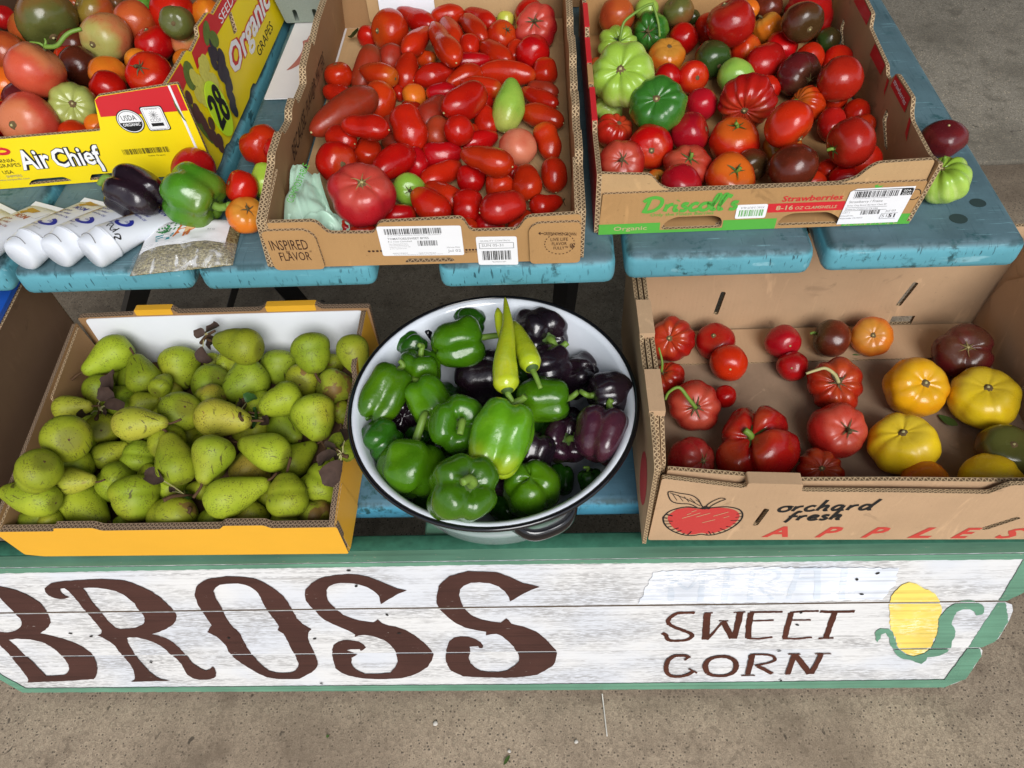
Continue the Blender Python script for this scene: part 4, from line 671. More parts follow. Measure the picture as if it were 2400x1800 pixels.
# ---------------------------------------------------------------- things on the table
TUBE = NB('white_tube_plastic', .32, .5); TUBE.color((.66, .69, .74)); TUBE.b.inputs['Subsurface Weight'].default_value = .08; TUBE.b.inputs['Subsurface Radius'].default_value = (.01, .01, .01); TUBE = TUBE.m
OCH = plain('ochre_print', (.48, .28, .04), .5, .4, .4, 300); RUS = plain('rust_print', (.36, .10, .05), .5)
def lotion_tube(cap, crimp, col, label, pale=False):
    cap, crimp = Vector((*cap, 0)), Vector((*crimp, 0)); d = (crimp-cap); ln = d.length; d.normalize(); side = Vector((d.y, -d.x, 0))
    root = empty('lotion_tube', (cap.x, cap.y, .7405), label, 'lotion tube', 'white lotion tubes on the table')
    R0 = .0235
    def sec(y):  # half width, half height of the body at distance y from the cap end
        t = max(0, (y-.03)/(ln-.03)); return R0+(.0275-R0)*t, R0*.98*(1-t)**.8+.0012
    vs, fs = [], []; n = 28; ys = [.028+(ln-.028)*k/14 for k in range(15)]
    base = .0
    def pt(y, a):
        w, h = sec(y); return side*(w*math.cos(a))+d*y+Vector((0, 0, h*1.0+.0015+h*math.sin(a)))
    for y in ys:
        for k in range(n): vs.append(pt(y, 2*PI*k/n))
    for i in range(len(ys)-1):
        for k in range(n): fs.append((i*n+k, i*n+(k+1) % n, (i+1)*n+(k+1) % n, (i+1)*n+k))
    fs.append(tuple((len(ys)-1)*n+k for k in range(n)))
    vs2 = [v for v in vs]
    obj('tube_body', mesh('tube_body', vs2, fs, True), TUBE, root)
    e0 = len(ys)
    w, h = sec(ln); vv = []
    for y in (ln-.003, ln+.007):
        for s_, z in ((-1, .001), (1, .001), (1, .0042), (-1, .0042)): vv.append(side*(s_*(w+.001))+d*y+Vector((0, 0, z)))
    obj('crimp', mesh('crimp', vv, [(0, 1, 5, 4), (1, 2, 6, 5), (2, 3, 7, 6), (3, 0, 4, 7), (4, 5, 6, 7), (3, 2, 1, 0)]), TUBE, root)
    pr = [(0, -.0005), (.019, -.0005), (.0222, .002), (.0236, .006), (.0240, .012), (.0238, .0285), (.0245, .0290), (.0246, .0315), (.0236, .032)]
    cv, cf = lathe([(r, z) for r, z in pr], 40)
    M = Matrix((( side.x, 0, d.x, 0), (side.y, 0, d.y, 0), (0, 1, 0, .0250), (0, 0, 0, 1)))
    c = obj('cap', mesh('cap', [M @ Vector(v) for v in cv], [f[::-1] for f in cf], True), TUBE, root)
    gv, gf = tube([M @ Vector((.0242*math.cos(a), .0242*math.sin(a), .010+.004*math.sin((a-.9)*2.2))) for a in [.9+k*.12 for k in range(13)]], .0006, 5)
    obj('cap_groove', mesh('cap_groove', gv, gf), GRY, c)
    FT = frame((0, 0, 0), d, -side)   # u runs from the cap to the crimp, v to the left of it
    def lift(u, v):
        w, h = sec(u); q = max(0, 1-(v/w)**2); return h+.0015+h*math.sqrt(q)+.0003
    for k, (s, u, v, uw, vh, m) in enumerate((('MSM', .108, -.001, .020, .011, col), ('Lotion', .098, .010, .020, .006, col), ('Pain relief', .089, .004, .020, .005, col), ('With Emu Oil', .080, .001, .022, .0045, col), ('USA', .060, -.012, .007, .004, col), ('FORMULA', .046, .002, .012, .003, col), ('NET 4 OZ', .040, -.010, .010, .0022, GRY))):
        o = text('lettering', s, Matrix(((0, 0, 0, 0),)*4) if False else FT, u, v, u+vh*1.6, v+uw, m, None, 0, .01, 0, 0, True, lift) if False else None
        vsx, fsx = text_geo(s, 0, .01); xs = [q[0] for q in vsx]; yy = [q[1] for q in vsx]; x0, x1, y0, y1 = min(xs), max(xs), min(yy), max(yy)
        out = []
        for q in vsx:
            vv_ = v+.008-(q[0]-x0)/(x1-x0)*uw; uu_ = u+(q[1]-y0)/(y1-y0)*vh; out.append(d*uu_-side*vv_+Vector((0, 0, lift(uu_, vv_))))
        obj('lettering', mesh('lettering', out, fsx), m, root)
    for nm, pts, m, w_ in (('emblem', [(.060+.0085*math.cos(a), -.004+.0085*math.sin(a)) for a in [1.9+k*.3 for k in range(15)]], col, .0048), ('ochre_picture', [(.125+.0022*k, .002+.011*math.sin(k*1.3)) for k in range(7)], OCH, .008), ('ochre_picture', [(.119, .012), (.119, .004), (.127, .013)], OCH, .003), ('ochre_mark', [(.05, .013), (.075, .014), (.10, .012)], OCH, .004), ('box_outline', [(.118, -.010), (.118, -.020), (.140, -.022)], GRY, .0005)):
        pl = ribbon([Vector(p) for p in pts], w_); nn = len(pts)
        obj(nm, mesh(nm, [d*q[0]-side*q[1]+Vector((0, 0, lift(min(q[0], ln-.001), max(-.02, min(.02, q[1])))+.0002)) for q in pl], [(2*nn-1-i, 2*nn-2-i, i+1, i) for i in range(nn-1)]), m, root)
    return root, d, side, lift
lotion_tube((-.875, .705), (-.776, .868), OCH, 'white lotion tube cut off by the left picture edge, leftmost of the row')
lotion_tube((-.772, .728), (-.716, .871), RUS, 'white tube with ochre and rust print, second from the left')
lotion_tube((-.692, .7435), (-.644, .876), BLU, 'white tube with blue emblem, its flat end uncovered left of the black pepper')
lotion_tube((-.645, .7465), (-.588, .874), BLU, 'white tube with blue emblem whose flat end lies under the black pepper')
r_, d_, s_, l_ = lotion_tube((-.598, .7455), (-.520, .855), BLU, 'rightmost white tube with a handwritten pen word on its side')
for w_, pts in ((.0011, [(.037, -.004), (.043, .000), (.046, -.004), (.040, -.008), (.036, -.012), (.043, -.013)]), (.0011, [(.047, -.013), (.036, -.015)]), (.0014, [(.036, -.0175), (.041, -.019), (.038, -.022), (.034, -.0195), (.031, -.0215)])):
    P = smooth_line([Vector(p) for p in pts], 4); pl = ribbon(P, w_); nn = len(P)
    obj('pen_writing', mesh('pen', [d_*q[0]-s_*q[1]+Vector((0, 0, l_(q[0], max(-.0225, q[1]))+.0004)) for q in pl], [(2*nn-1-i, 2*nn-2-i, i+1, i) for i in range(nn-1)]), INK, r_)

# herb packet
HB = NB('dried_herbs_in_plastic', .3, .6); o_ = HB.mapp(scale=(1, 1, 1)); n1 = HB.noise(HB.mapp(scale=(240, 420, 300)), 1, 4, .7); n2 = HB.voro(o_, 300)
c_ = HB.mix(HB.ramp(n1, .3, .7), (.07, .052, .022), (.36, .31, .15)); c_ = HB.mix(HB.ramp(n2, .1, .5, .55, 0), c_, (.05, .04, .015)); HB.color(c_); HB.bump(HB.math('ADD', n1, n2), .6, .003)
HB.b.inputs['Coat Weight'].default_value = .8; HB.b.inputs['Coat Roughness'].default_value = .12; HB = HB.m
PL = NB('clear_plastic_film', .1, .6); PL.color((.85, .86, .88)); pn = PL.noise(PL.mapp(scale=(60, 25, 60)), 1, 3, .5, .8)
PL.L(PL.math('ADD', PL.ramp(pn, .52, .66, 0, .42), .08), PL.b.inputs['Alpha']); PL.bump(PL.noise(PL.mapp(scale=(130, 70, 90)), 1, 3), .8, .004); PL = PL.m  # noise in the alpha paints wrinkle glare as milky patches
pk = empty('herb_packet', (-.488, .775, .7405), 'clear packet of dried herbs with a white label picturing a potted plant', 'herb packet')
def hz(u, v): # u 0..1 along x, v 0..1 front to back
    e = (1-abs(2*u-1)**4)*(1-abs(2*v-1)**4)
    return .002+.017*e+.003*e*mnoise.noise(Vector((u*5, v*4, 1)))+.0016*e*mnoise.noise(Vector((u*14, v*12, 4)))
cor = [Vector((-.548, .727)), Vector((-.414, .742)), Vector((-.421, .832)), Vector((-.552, .826))]
def hxy(u, v): return cor[0].lerp(cor[1], u).lerp(cor[3].lerp(cor[2], u), v)
nu, nv = 36, 26; vs = []
for j in range(nv+1):
    for i in range(nu+1):
        q = hxy(i/nu, j/nv); vs.append((q.x+.488, q.y-.775, hz(i/nu, j/nv)))
fs = [(j*(nu+1)+i, j*(nu+1)+i+1, (j+1)*(nu+1)+i+1, (j+1)*(nu+1)+i) for j in range(nv) for i in range(nu)]
vb = [(v[0], v[1], .0012) for v in vs]; nb = len(vs)
rimi = [i for i in range(nu+1)]+[(j)*(nu+1)+nu for j in range(1, nv+1)]+[nv*(nu+1)+i for i in range(nu-1, -1, -1)]+[j*(nu+1) for j in range(nv-1, 0, -1)]
fs2 = fs+[tuple(nb+k for k in f[::-1]) for f in fs]+[(rimi[k], nb+rimi[k], nb+rimi[(k+1) % len(rimi)], rimi[(k+1) % len(rimi)]) for k in range(len(rimi))]
obj('herb_filling', mesh('herb_filling', vs+vb, [f if k < len(fs) else f for k, f in enumerate(fs2)], True), HB, pk)
vs = []
for j in range(15):
    for i in range(nu+1):
        u, v = i/nu, j/14*.40-.02
        q = hxy(u*1.03-.015, v); vs.append((q.x+.488, q.y-.775, max(.001, hz(max(0, min(1, u)), max(0, v)))+.0012+.008*abs(mnoise.noise(Vector((u*10+v*9, v*10, 8))))))
obj('plastic_film', mesh('plastic_film', vs, [(j*(nu+1)+i, j*(nu+1)+i+1, (j+1)*(nu+1)+i+1, (j+1)*(nu+1)+i) for j in range(14) for i in range(nu)], True), PL, pk)
def on_label(p, w=0.0):  # label coords 0..1, 0..1
    u = .055+.86*p[0]; v = .30+.06*p[0]+(.62)*p[1]; q = hxy(u, v); return (q.x+.488, q.y-.775, hz(min(1, u), min(1, v))+.0016+w)
def gridfill(nm, fn, n, m, mat, parent):
    vs = [fn((i/n, j/m)) for j in range(m+1) for i in range(n+1)]
    return obj(nm, mesh(nm, vs, [(j*(n+1)+i, j*(n+1)+i+1, (j+1)*(n+1)+i+1, (j+1)*(n+1)+i) for j in range(m) for i in range(n)], True), mat, parent)
gridfill('paper_label', on_label, 24, 14, STK, pk)
def lshape(nm, p, m, w): 
    f = []
    for t in tessellate_polygon([[Vector((q[0], q[1], 0)) for q in p]]):
        tri = [p[k] for k in t]; f.append(tuple(t) if area2(tri) > 0 else (t[0], t[2], t[1]))
    return obj(nm, mesh(nm, [on_label(q, w) for q in p], f), m, pk)
TEA = plain('teal_print', (.03, .30, .36), .5); ORN = plain('orange_print', (.62, .17, .05), .5); PEA = plain('peach_print', (.75, .45, .22), .5); HGR = plain('herb_green_print', (.05, .22, .07), .5, .4, .5, 300)
lshape('pot_print', [(.17, .40), (.38, .47), (.36, .20), (.21, .16)], TEA, .0004)
for k in range(2): lshape('pot_stripe', [(.185+.01*k, .33-.09*k), (.27, .36-.09*k), (.37-.005*k, .40-.09*k), (.37-.005*k, .36-.09*k), (.27, .325-.09*k), (.19+.01*k, .29-.09*k)], STK, .0007)
rl = random.Random(8)
for k in range(46):
    a = rl.uniform(.25, 2.9); d0 = rl.uniform(.02, .30)*(1 if a < 1.9 else .8); x, y = .27+d0*.55*math.cos(a), .47+d0*1.25*math.sin(a); l = .045
    t = a+rl.uniform(-.6, .6); cx, sx = math.cos(t), math.sin(t)
    lshape('leaf_print', [(x-cx*l*.4, y-sx*l), (x+sx*.013, y-cx*.02), (x+cx*l*.4, y+sx*l), (x-sx*.013, y+cx*.02)], HGR, .0005+.00001*k)
lshape('animal_print', [(.385, .27), (.40, .27), (.42, .40), (.50, .42), (.505, .24), (.53, .24), (.535, .42), (.545, .26), (.57, .27), (.575, .46), (.60, .48), (.635, .53), (.63, .68), (.625, .80), (.60, .72), (.565, .74), (.53, .76), (.525, .66), (.51, .58), (.44, .56), (.47, .68), (.485, .78), (.46, .82), (.44, .78), (.425, .62), (.40, .48)], ORN, .0006)
lshape('animal_print', [(.505, .44), (.53, .40), (.565, .50), (.60, .49), (.615, .52), (.58, .60), (.55, .68), (.53, .66), (.515, .58)], PEA, .0009)
for x, y in ((.548, .60), (.607, .62)): lshape('eye_print', ell(x, y, .007, .018, 8), INK, .0012)
def ltext(s, u0, v0, u1, v1, m=GRY, sl=0.0):
    vsx, fsx = text_geo(s); xs = [q[0] for q in vsx]; yy = [q[1] for q in vsx]; x0, x1, y0, y1 = min(xs), max(xs), min(yy), max(yy)
    obj('lettering', mesh('lettering', [on_label((u0+(q[0]-x0)/(x1-x0)*(u1-u0), v0+(q[1]-y0)/(y1-y0)*(v1-v0)+sl*(q[0]-x0)/(x1-x0)), .0006) for q in vsx], fsx), m, pk)
ltext('0.5 oz', .78, .40, .86, .45); ltext('T arragon', .40, .90, .60, .965); ltext('Dried Herbs by the Cup', .57, .82, .80, .86); ltext('grown by hand', .23, .78, .36, .82, GRY, .07)

# mint green bag ----------------------------------------------------
MB_ = NB('mint_plastic_film', .3, .5); MB_.color(MB_.mix(MB_.noise(MB_.mapp(), 40, 3), (.50, .78, .60), (.60, .84, .68))); MB_.b.inputs['Transmission Weight'].default_value = .25; MB_.b.inputs['Subsurface Weight'].default_value = .0; MB_ = MB_.m
bagO = Vector((-.31, .79, .7475)); bag = empty('plastic_bag', bagO, 'crumpled mint green compostable plastic bag in the front left corner of the plum tray', 'plastic bag')
def crumple(nm, quad, z0, z1, n, seed, amp, mat, thick=.0):
    vs = []
    for j in range(n+1):
        for i in range(n+1):
            u, v = i/n, j/n; a = [Vector(q) for q in quad]; p = a[0].lerp(a[1], u).lerp(a[3].lerp(a[2], u), v)
            c = Vector((u*1.9+seed, v*1.7, seed*1.7)); f = abs(mnoise.noise(c))*1.6+.5*abs(mnoise.noise(c*2.3+Vector((9, 1, 3))))
            p += Vector((mnoise.noise(c+Vector((5, 5, 5)))*.3, mnoise.noise(c+Vector((2, 7, 1)))*.3, f-.35))*amp; p.z = max(p.z, .7475); vs.append(p-bagO)
    o = obj(nm, mesh(nm, vs, [(j*(n+1)+i, j*(n+1)+i+1, (j+1)*(n+1)+i+1, (j+1)*(n+1)+i) for j in range(n) for i in range(n)], True), mat, bag)
    return o
crumple('bag_fold', [(-.343, .775, .775), (-.272, .755, .775), (-.305, .862, .79), (-.345, .880, .80)], 0, 0, 24, 1.3, .016, MB_)
crumple('bag_fold', [(-.3445, .752, .77), (-.275, .743, .765), (-.266, .77, .785), (-.335, .785, .788)], 0, 0, 24, 4.1, .018, MB_)
crumple('bag_fold', [(-.290, .748, .75), (-.258, .744, .75), (-.256, .78, .775), (-.288, .80, .785)], 0, 0, 18, 7.7, .012, MB_)
FBG = frame((-.325, .80, .806), (.25, .9, .25), (-1, .3, .35)); text('lettering', 'COMPOSTABLE', FBG, -.012, -.003, .05, .006, GRE, bag)

# price card with a chilli picture, pulp basket ---------------------
card = panel('price_card', [rnd(rect(0, 0, .135, .26), .003)], .0012, Fr((-.4555, 1.132, .7445), (1, -.02, 0), (-.05, 1, 0)), [plain('card_white', (.70, .68, .68), .4, .5, .06, 30), STK, STK], None, label='white laminated card with a red chilli picture between the grape box and plum tray', cat='price card')
FCd = Fr((-.4555, 1.132, .7445), (1, -.02, 0), (-.05, 1, 0)); CHI = plain('faded_red_print', (.40, .14, .11), .5, .4, .3, 60)
sheet('chilli_picture', [soft([(.019, .086), (.026, .089), (.038, .104), (.048, .130), (.050, .155), (.046, .178), (.038, .186), (.028, .182), (.032, .165), (.033, .140), (.028, .112)], 3)], FCd, CHI, card, deep=True); strokes('chilli_stem_picture', [(.004, [(.036, .182), (.038, .20), (.042, .222)])], FCd, CHI, card, deep=True)
for k, s in enumerate(('1,500', '1,000', '8,000', '2,500', '2,500', '1,000')): text('lettering', s, FCd, .052, .118-.0105*k, .071, .1242-.0105*k, INK, card, 0, 0, deep=True)
PUL = NB('moulded_pulp', .95, .1); n_ = PUL.noise(PUL.mapp(), 500, 4, .7); PUL.color(PUL.mix(n_, (.20, .235, .20), (.29, .33, .285))); PUL.bump(n_, .6, .002); PUL = PUL.m
pb = empty('pulp_berry_basket', (-.43, 1.42, .7465), 'grey green moulded pulp berry basket with slots standing on the card', 'basket')
sl_ = lambda u: rnd([(u-.004, .002), (u+.004, .002), (u+.004, .026), (u-.004, .026)], .004)
for nm, O, U, V in (('front_wall', (-.466, 1.378, .7465), (1, -.02, 0), (0, -.16, 1)), ('right_wall', (-.384, 1.377, .7465), (.02, 1, 0), (.16, 0, 1)), ('left_wall', (-.464, 1.46, .7465), (-.02, -1, 0), (-.16, 0, 1)), ('rear_wall', (-.382, 1.459, .7465), (-1, .02, 0), (0, .16, 1))):
    panel(nm, [rnd([(0, 0), (.082, 0), (.094, .085), (-.012, .085)], .004), sl_(.022), sl_(.058)], .0035, Fr(O, U, V), [PUL]*3, pb)
panel('base', [rect(0, 0, .08, .08)], .003, Fr((-.465, 1.379, .7495), (1, -.02, 0), (.02, 1, 0)), [PUL]*3, pb)

# ---------------------------------------------------------------- fruit and vegetables
def fruit_mat(name, c1, c2, top=None, tf=(.72, .98), bot=None, rough=.19, sc=26, speck=.25, streak=None, bumpy=.12, hj=.009, vj=.25, coat=0.06, spk=(.5, .3, .1), sss=.0):
    b = NB(name, rough, .5 if coat > .2 else .38); r = b.rand(); off = b.n.new('ShaderNodeCombineXYZ'); b.L(b.math('MULTIPLY', r, 3.1), off.inputs[0]); b.L(b.math('MULTIPLY', r, 7.7), off.inputs[1])
    o = b.mapp(loc=off.outputs[0]); g = b.tc.outputs['Generated']; z = b.sep(g)
    n1 = b.noise(o, sc, 3, .5); n2 = b.noise(o, sc*4, 4, .6); f = b.noise(o, 900, 2, .5)
    c = b.mix(b.ramp(n1, .36, .66), c1, c2)
    if streak:
        m = b.n.new('ShaderNodeMapping'); b.L(o, m.inputs[0]); m.inputs['Scale'].default_value = (150, 150, 12); s = b.noise(m.outputs[0], 1, 3, .5); c = b.mix(b.ramp(s, .45, .62, 0, .7), c, streak)
    zz = b.math('ADD', z, b.math('MULTIPLY', b.math('SUBTRACT', n1, .5), .55))
    if top: c = b.mix(b.ramp(zz, tf[0], tf[1]), c, top)
    if bot: c = b.mix(b.ramp(zz, .10, .38, 1, 0), c, bot)
    c = b.mix(b.ramp(f, .70, .77, 0, speck), c, spk)
    h = b.math('ADD', .5, b.math('MULTIPLY', b.math('SUBTRACT', r, .4), hj)); v = b.math('ADD', 1-vj*.5, b.math('MULTIPLY', b.math('FRACT', b.math('MULTIPLY', r, 17.3)), vj))
    b.color(b.hsv(c, h, 1.0, v)); rr = b.ramp(n2, .3, .7, rough*.75, rough*1.5); b.rough(rr)
    b.b.inputs['Coat Weight'].default_value = coat; b.b.inputs['Coat Roughness'].default_value = .12
    b.bump(b.math('ADD', b.math('MULTIPLY', n2, .7), b.math('MULTIPLY', n1, .8)), bumpy, .004); return b.m
FM = {}
FM['pl'] = fruit_mat('plum_tomato_red', (.45, .011, .004), (.36, .006, .003), (.46, .05, .010), (.9, 1.08)); FM['po'] = fruit_mat('plum_tomato_orange_red', (.47, .024, .004), (.43, .013, .004), (.52, .09, .010), (.75, 1.0))
FM['pd'] = fruit_mat('plum_tomato_dull', (.33, .022, .009), (.27, .024, .009), (.24, .04, .015), rough=.38, coat=.1); FM['rd'] = fruit_mat('tomato_red', (.46, .013, .004), (.38, .007, .003), (.48, .045, .006), (.82, 1.1))
FM['cr'] = fruit_mat('tomato_crimson', (.38, .007, .008), (.30, .004, .007), (.42, .03, .012), (.85, 1.1)); FM['pk'] = fruit_mat('tomato_pink_red', (.40, .014, .011), (.33, .008, .008), (.46, .06, .035), (.75, 1.0), rough=.3); FM['rb'] = fruit_mat('tomato_ribbed_red', (.37, .009, .006), (.29, .005, .006), (.43, .045, .014), (.8, 1.05))
FM['og'] = fruit_mat('tomato_orange', (.62, .17, .012), (.60, .11, .010), (.50, .22, .03), (.7, 1.0)); FM['ob'] = fruit_mat('tomato_brown_orange', (.42, .085, .018), (.34, .05, .014), (.20, .13, .02), (.55, .95)); FM['br'] = fruit_mat('tomato_chocolate', (.085, .018, .008), (.15, .024, .009), (.06, .03, .010), (.6, .95), rough=.2)
FM['gb'] = fruit_mat('tomato_olive_brown', (.19, .075, .022), (.17, .10, .028), (.10, .105, .025), (.5, .9)); FM['dk'] = fruit_mat('tomato_black_green', (.035, .045, .010), (.05, .03, .010), (.03, .06, .012), (.5, .9), rough=.18); FM['bp'] = fruit_mat('tomato_purple_brown', (.115, .011, .013), (.085, .009, .012), (.09, .03, .016), (.75, 1.0), rough=.2)
FM['lg'] = fruit_mat('tomato_lime_green', (.40, .58, .10), (.32, .52, .085), (.28, .46, .05), (.55, .95), rough=.25, streak=(.50, .62, .20)); FM['lt'] = fruit_mat('tomato_light_green', (.30, .46, .07), (.24, .42, .06), (.2, .38, .04), (.6, .95)); FM['gr'] = fruit_mat('tomato_dark_green', (.10, .25, .028), (.13, .28, .035), (.03, .13, .015), (.5, .85), streak=(.06, .20, .02))
FM['gs'] = fruit_mat('tomato_green_striped', (.28, .31, .06), (.24, .28, .05), (.36, .40, .10), (.7, .95), bot=(.22, .09, .02), streak=(.12, .17, .03)); FM['sa'] = fruit_mat('tomato_salmon', (.51, .07, .036), (.46, .045, .024), (.50, .15, .06), (.7, 1.0), rough=.3); FM['bl'] = fruit_mat('tomato_blushing', (.50, .13, .055), (.46, .19, .065), (.36, .33, .09), (.62, 1.0), rough=.3); FM['pp'] = fruit_mat('tomato_pale_pink', (.58, .17, .10), (.52, .09, .05), (.56, .26, .10), (.7, 1.0), rough=.34, coat=.1)
FM['yl'] = fruit_mat('tomato_yellow', (.78, .55, .014), (.74, .48, .012), (.70, .50, .03), (.8, 1.05), rough=.3, hj=.004); FM['yo'] = fruit_mat('tomato_golden', (.80, .38, .008), (.76, .30, .008), (.72, .40, .02), (.85, 1.05), bot=(.68, .17, .012), hj=.004); FM['mf'] = FM['rb']; FM['py'] = fruit_mat('plum_yellow_green', (.50, .46, .07), (.42, .46, .06)); FM['pg'] = fruit_mat('plum_green', (.28, .42, .055), (.22, .38, .045), (.2, .34, .04), (.6, .95), bot=(.38, .42, .08), rough=.22, bumpy=.3)
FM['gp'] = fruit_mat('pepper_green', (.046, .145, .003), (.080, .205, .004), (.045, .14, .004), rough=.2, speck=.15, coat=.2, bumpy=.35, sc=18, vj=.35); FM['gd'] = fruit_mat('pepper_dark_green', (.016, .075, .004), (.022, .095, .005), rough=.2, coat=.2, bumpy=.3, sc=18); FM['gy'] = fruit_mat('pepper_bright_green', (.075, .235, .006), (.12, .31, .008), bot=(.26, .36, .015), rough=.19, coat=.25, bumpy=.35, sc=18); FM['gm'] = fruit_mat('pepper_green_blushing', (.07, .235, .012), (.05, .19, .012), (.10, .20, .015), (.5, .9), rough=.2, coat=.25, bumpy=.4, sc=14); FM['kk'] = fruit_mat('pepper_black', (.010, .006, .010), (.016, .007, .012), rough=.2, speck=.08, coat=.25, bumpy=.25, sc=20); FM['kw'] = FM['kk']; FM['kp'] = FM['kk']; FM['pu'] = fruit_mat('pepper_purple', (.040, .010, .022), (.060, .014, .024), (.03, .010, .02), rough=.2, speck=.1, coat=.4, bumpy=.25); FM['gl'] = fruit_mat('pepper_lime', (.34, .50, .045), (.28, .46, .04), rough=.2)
def pear_mat(name, c1, c2, blush, rus):
    b = NB(name, .52, .28); r = b.rand(); off = b.n.new('ShaderNodeCombineXYZ'); b.L(b.math('MULTIPLY', r, 5.1), off.inputs[0]); b.L(b.math('MULTIPLY', r, 2.7), off.inputs[2]); o = b.mapp(loc=off.outputs[0])
    n1 = b.noise(o, 20, 4, .55); n2 = b.noise(o, 60, 5, .6); f = b.noise(o, 520, 3, .55); c = b.mix(b.ramp(n1, .36, .66), c1, c2)
    c = b.mix(b.ramp(b.noise(o, 9, 2, .4), .56, .74, 0, .8), c, blush)
    c = b.mix(b.math('MULTIPLY', b.ramp(f, .53, .60), b.ramp(n2, .42, .66, 0, .75)), c, (.075, .055, .014))
    m = b.n.new('ShaderNodeMapping'); b.L(o, m.inputs[0]); m.inputs['Rotation'].default_value = (.6, .3, .9); m.inputs['Scale'].default_value = (40, 330, 60); s = b.noise(m.outputs[0], 1, 2, .45); c = b.mix(b.math('MULTIPLY', b.ramp(s, .64, .69, 0, .75), b.ramp(n1, .42, .56)), c, (.055, .035, .014))
    c = b.mix(b.ramp(b.noise(o, 34, 3, .5, .4), rus, rus+.03, 0, .9), c, (.22, .12, .035)); dots = b.voro(o, 210); c = b.mix(b.ramp(dots, .12, .22, .65, 0), c, (.10, .10, .02))
    g = b.sep(b.tc.outputs['Generated']); c = b.mix(b.math('MULTIPLY', b.ramp(g, .92, 1.0), .45), c, (.17, .12, .03)); c = b.mix(b.math('MULTIPLY', b.ramp(g, .0, .035, 1, 0), .4), c, (.10, .08, .02))
    h = b.math('ADD', .487, b.math('MULTIPLY', r, .022)); v = b.math('ADD', .70, b.math('MULTIPLY', b.math('FRACT', b.math('MULTIPLY', r, 13.7)), .32)); b.color(b.hsv(c, h, 1, v)); b.bump(b.math('ADD', b.math('MULTIPLY', n2, .8), n1), .16, .004); return b.m
FM['pe'] = pear_mat('pear_green', (.305, .37, .018), (.225, .30, .013), (.35, .33, .024), .74); FM['pe2'] = pear_mat('pear_russet', (.33, .37, .02), (.24, .29, .016), (.33, .20, .035), .62); FM['pe3'] = pear_mat('pear_pale_green', (.345, .425, .024), (.27, .36, .017), (.38, .37, .026), .80); FM['py2'] = pear_mat('pear_yellow', (.46, .44, .045), (.38, .40, .03), (.42, .25, .05), .68); FM['pr'] = pear_mat('pear_rotten', (.33, .40, .03), (.22, .28, .02), (.26, .09, .025), .54)
STG = plain('green_stem', (.15, .26, .035), .5, .4, .25, 60); STD = plain('dry_stem', (.105, .08, .035), .8, .2, .5, 150); STP = plain('pale_stem', (.42, .38, .17), .6, .3, .3, 90); SCA = plain('stem_scar', (.13, .085, .038), .85, .2, .45, 260, 0, .5); BRN = plain('brown_stem', (.085, .045, .022), .8, .2, .4, 160); CAL = plain('green_calyx', (.05, .095, .018), .6, .3, .35, 120); DLF = plain('dried_leaf', (.060, .035, .026), .75, .3, .5, 120); CRK = plain('cracked_skin', (.25, .19, .07), .9, .1, .4, 300)
def radial(rows, n, fn, name):
    "closed surface of revolution with a free-form radius: fn(t 0..1 from stem to blossom, phi) -> (x, y, z)"
    vs = [fn(0, 0)]
    for i in range(1, rows):
        for k in range(n): vs.append(fn(i/rows, 2*PI*k/n))
    vs.append(fn(1, 0)); fs = []
    for k in range(n): fs.append((0, 1+k, 1+(k+1) % n))
    for i in range(rows-2):
        for k in range(n): a, b = 1+i*n, 1+(i+1)*n; fs.append((a+k, b+k, b+(k+1) % n, a+(k+1) % n))
    e = len(vs)-1; a = 1+(rows-2)*n
    for k in range(n): fs.append((a+k, e, a+(k+1) % n))
    return mesh(name, vs, fs, True)
def tomato_me(R, asp, n, depth, irr, dim, r):
    ph0 = r.uniform(0, 6.28); ws = [r.uniform(.65, 1.35) for _ in range(n)]; tot = sum(ws); edges = [0]
    for w in ws: edges.append(edges[-1]+w/tot*2*PI)
    amp = [r.uniform(1-irr*1.2, 1+irr*.5) for _ in range(n)]; dp = [r.uniform(.45, 1.2)*depth for _ in range(n)]
    a2, a3 = r.uniform(0, 6.28), r.uniform(0, 6.28); tilt = r.uniform(-.06, .06); sd = r.uniform(0, 99)
    def fn(t, phi):
        th = PI*t; p = (phi+ph0) % (2*PI); k = 0
        while k < n-1 and p > edges[k+1]: k += 1
        x = (p-edges[k])/(edges[k+1]-edges[k]); e = min(x, 1-x)*(edges[k+1]-edges[k])
        cr = dp[k] if x < .5 else dp[(k+1) % n]; if_ = math.exp(-(e/.17)**2)
        s = math.sin(th)
        wt = (.12+.88*((1+math.cos(th))/2)**.9)
        bul = math.sin(PI*x)**.6
        la = amp[k]*bul+(amp[k-1] if x < .5 else amp[(k+1) % n])*(1-bul)*.5+amp[k]*(1-bul)*.5
        rad = s**.86*(1-cr*if_*wt)*(1+(la-1)*(.35+.65*wt))*(1+irr*.35*math.sin(2*phi+a2)*.6+irr*.2*math.sin(3*phi+a3)*s)
        z = math.cos(th)*asp*(1-.04*math.cos(th))
        z -= dim*asp*math.exp(-(th/.42)**2)*(1+1.0*cr*if_) + cr*if_*.5*asp*math.exp(-((th-.55)/.5)**2)
        z += dim*.35*asp*math.exp(-((PI-th)/.4)**2)
        q = Vector((s*math.cos(phi)*1.1+sd, s*math.sin(phi)*1.1, math.cos(th)*1.1)); rad *= 1+.085*mnoise.noise(q)+.03*mnoise.noise(q*2.6)
        return (R*rad*math.cos(phi), R*rad*math.sin(phi)*(1-.5*irr*.3), R*(z*(1+.05*mnoise.noise(q*.9))+tilt*rad*math.cos(phi+a2)))
    return radial(22 if n < 2 or depth < .05 else 26, 32 if depth < .05 else max(44, n*7), fn, 'tomato')
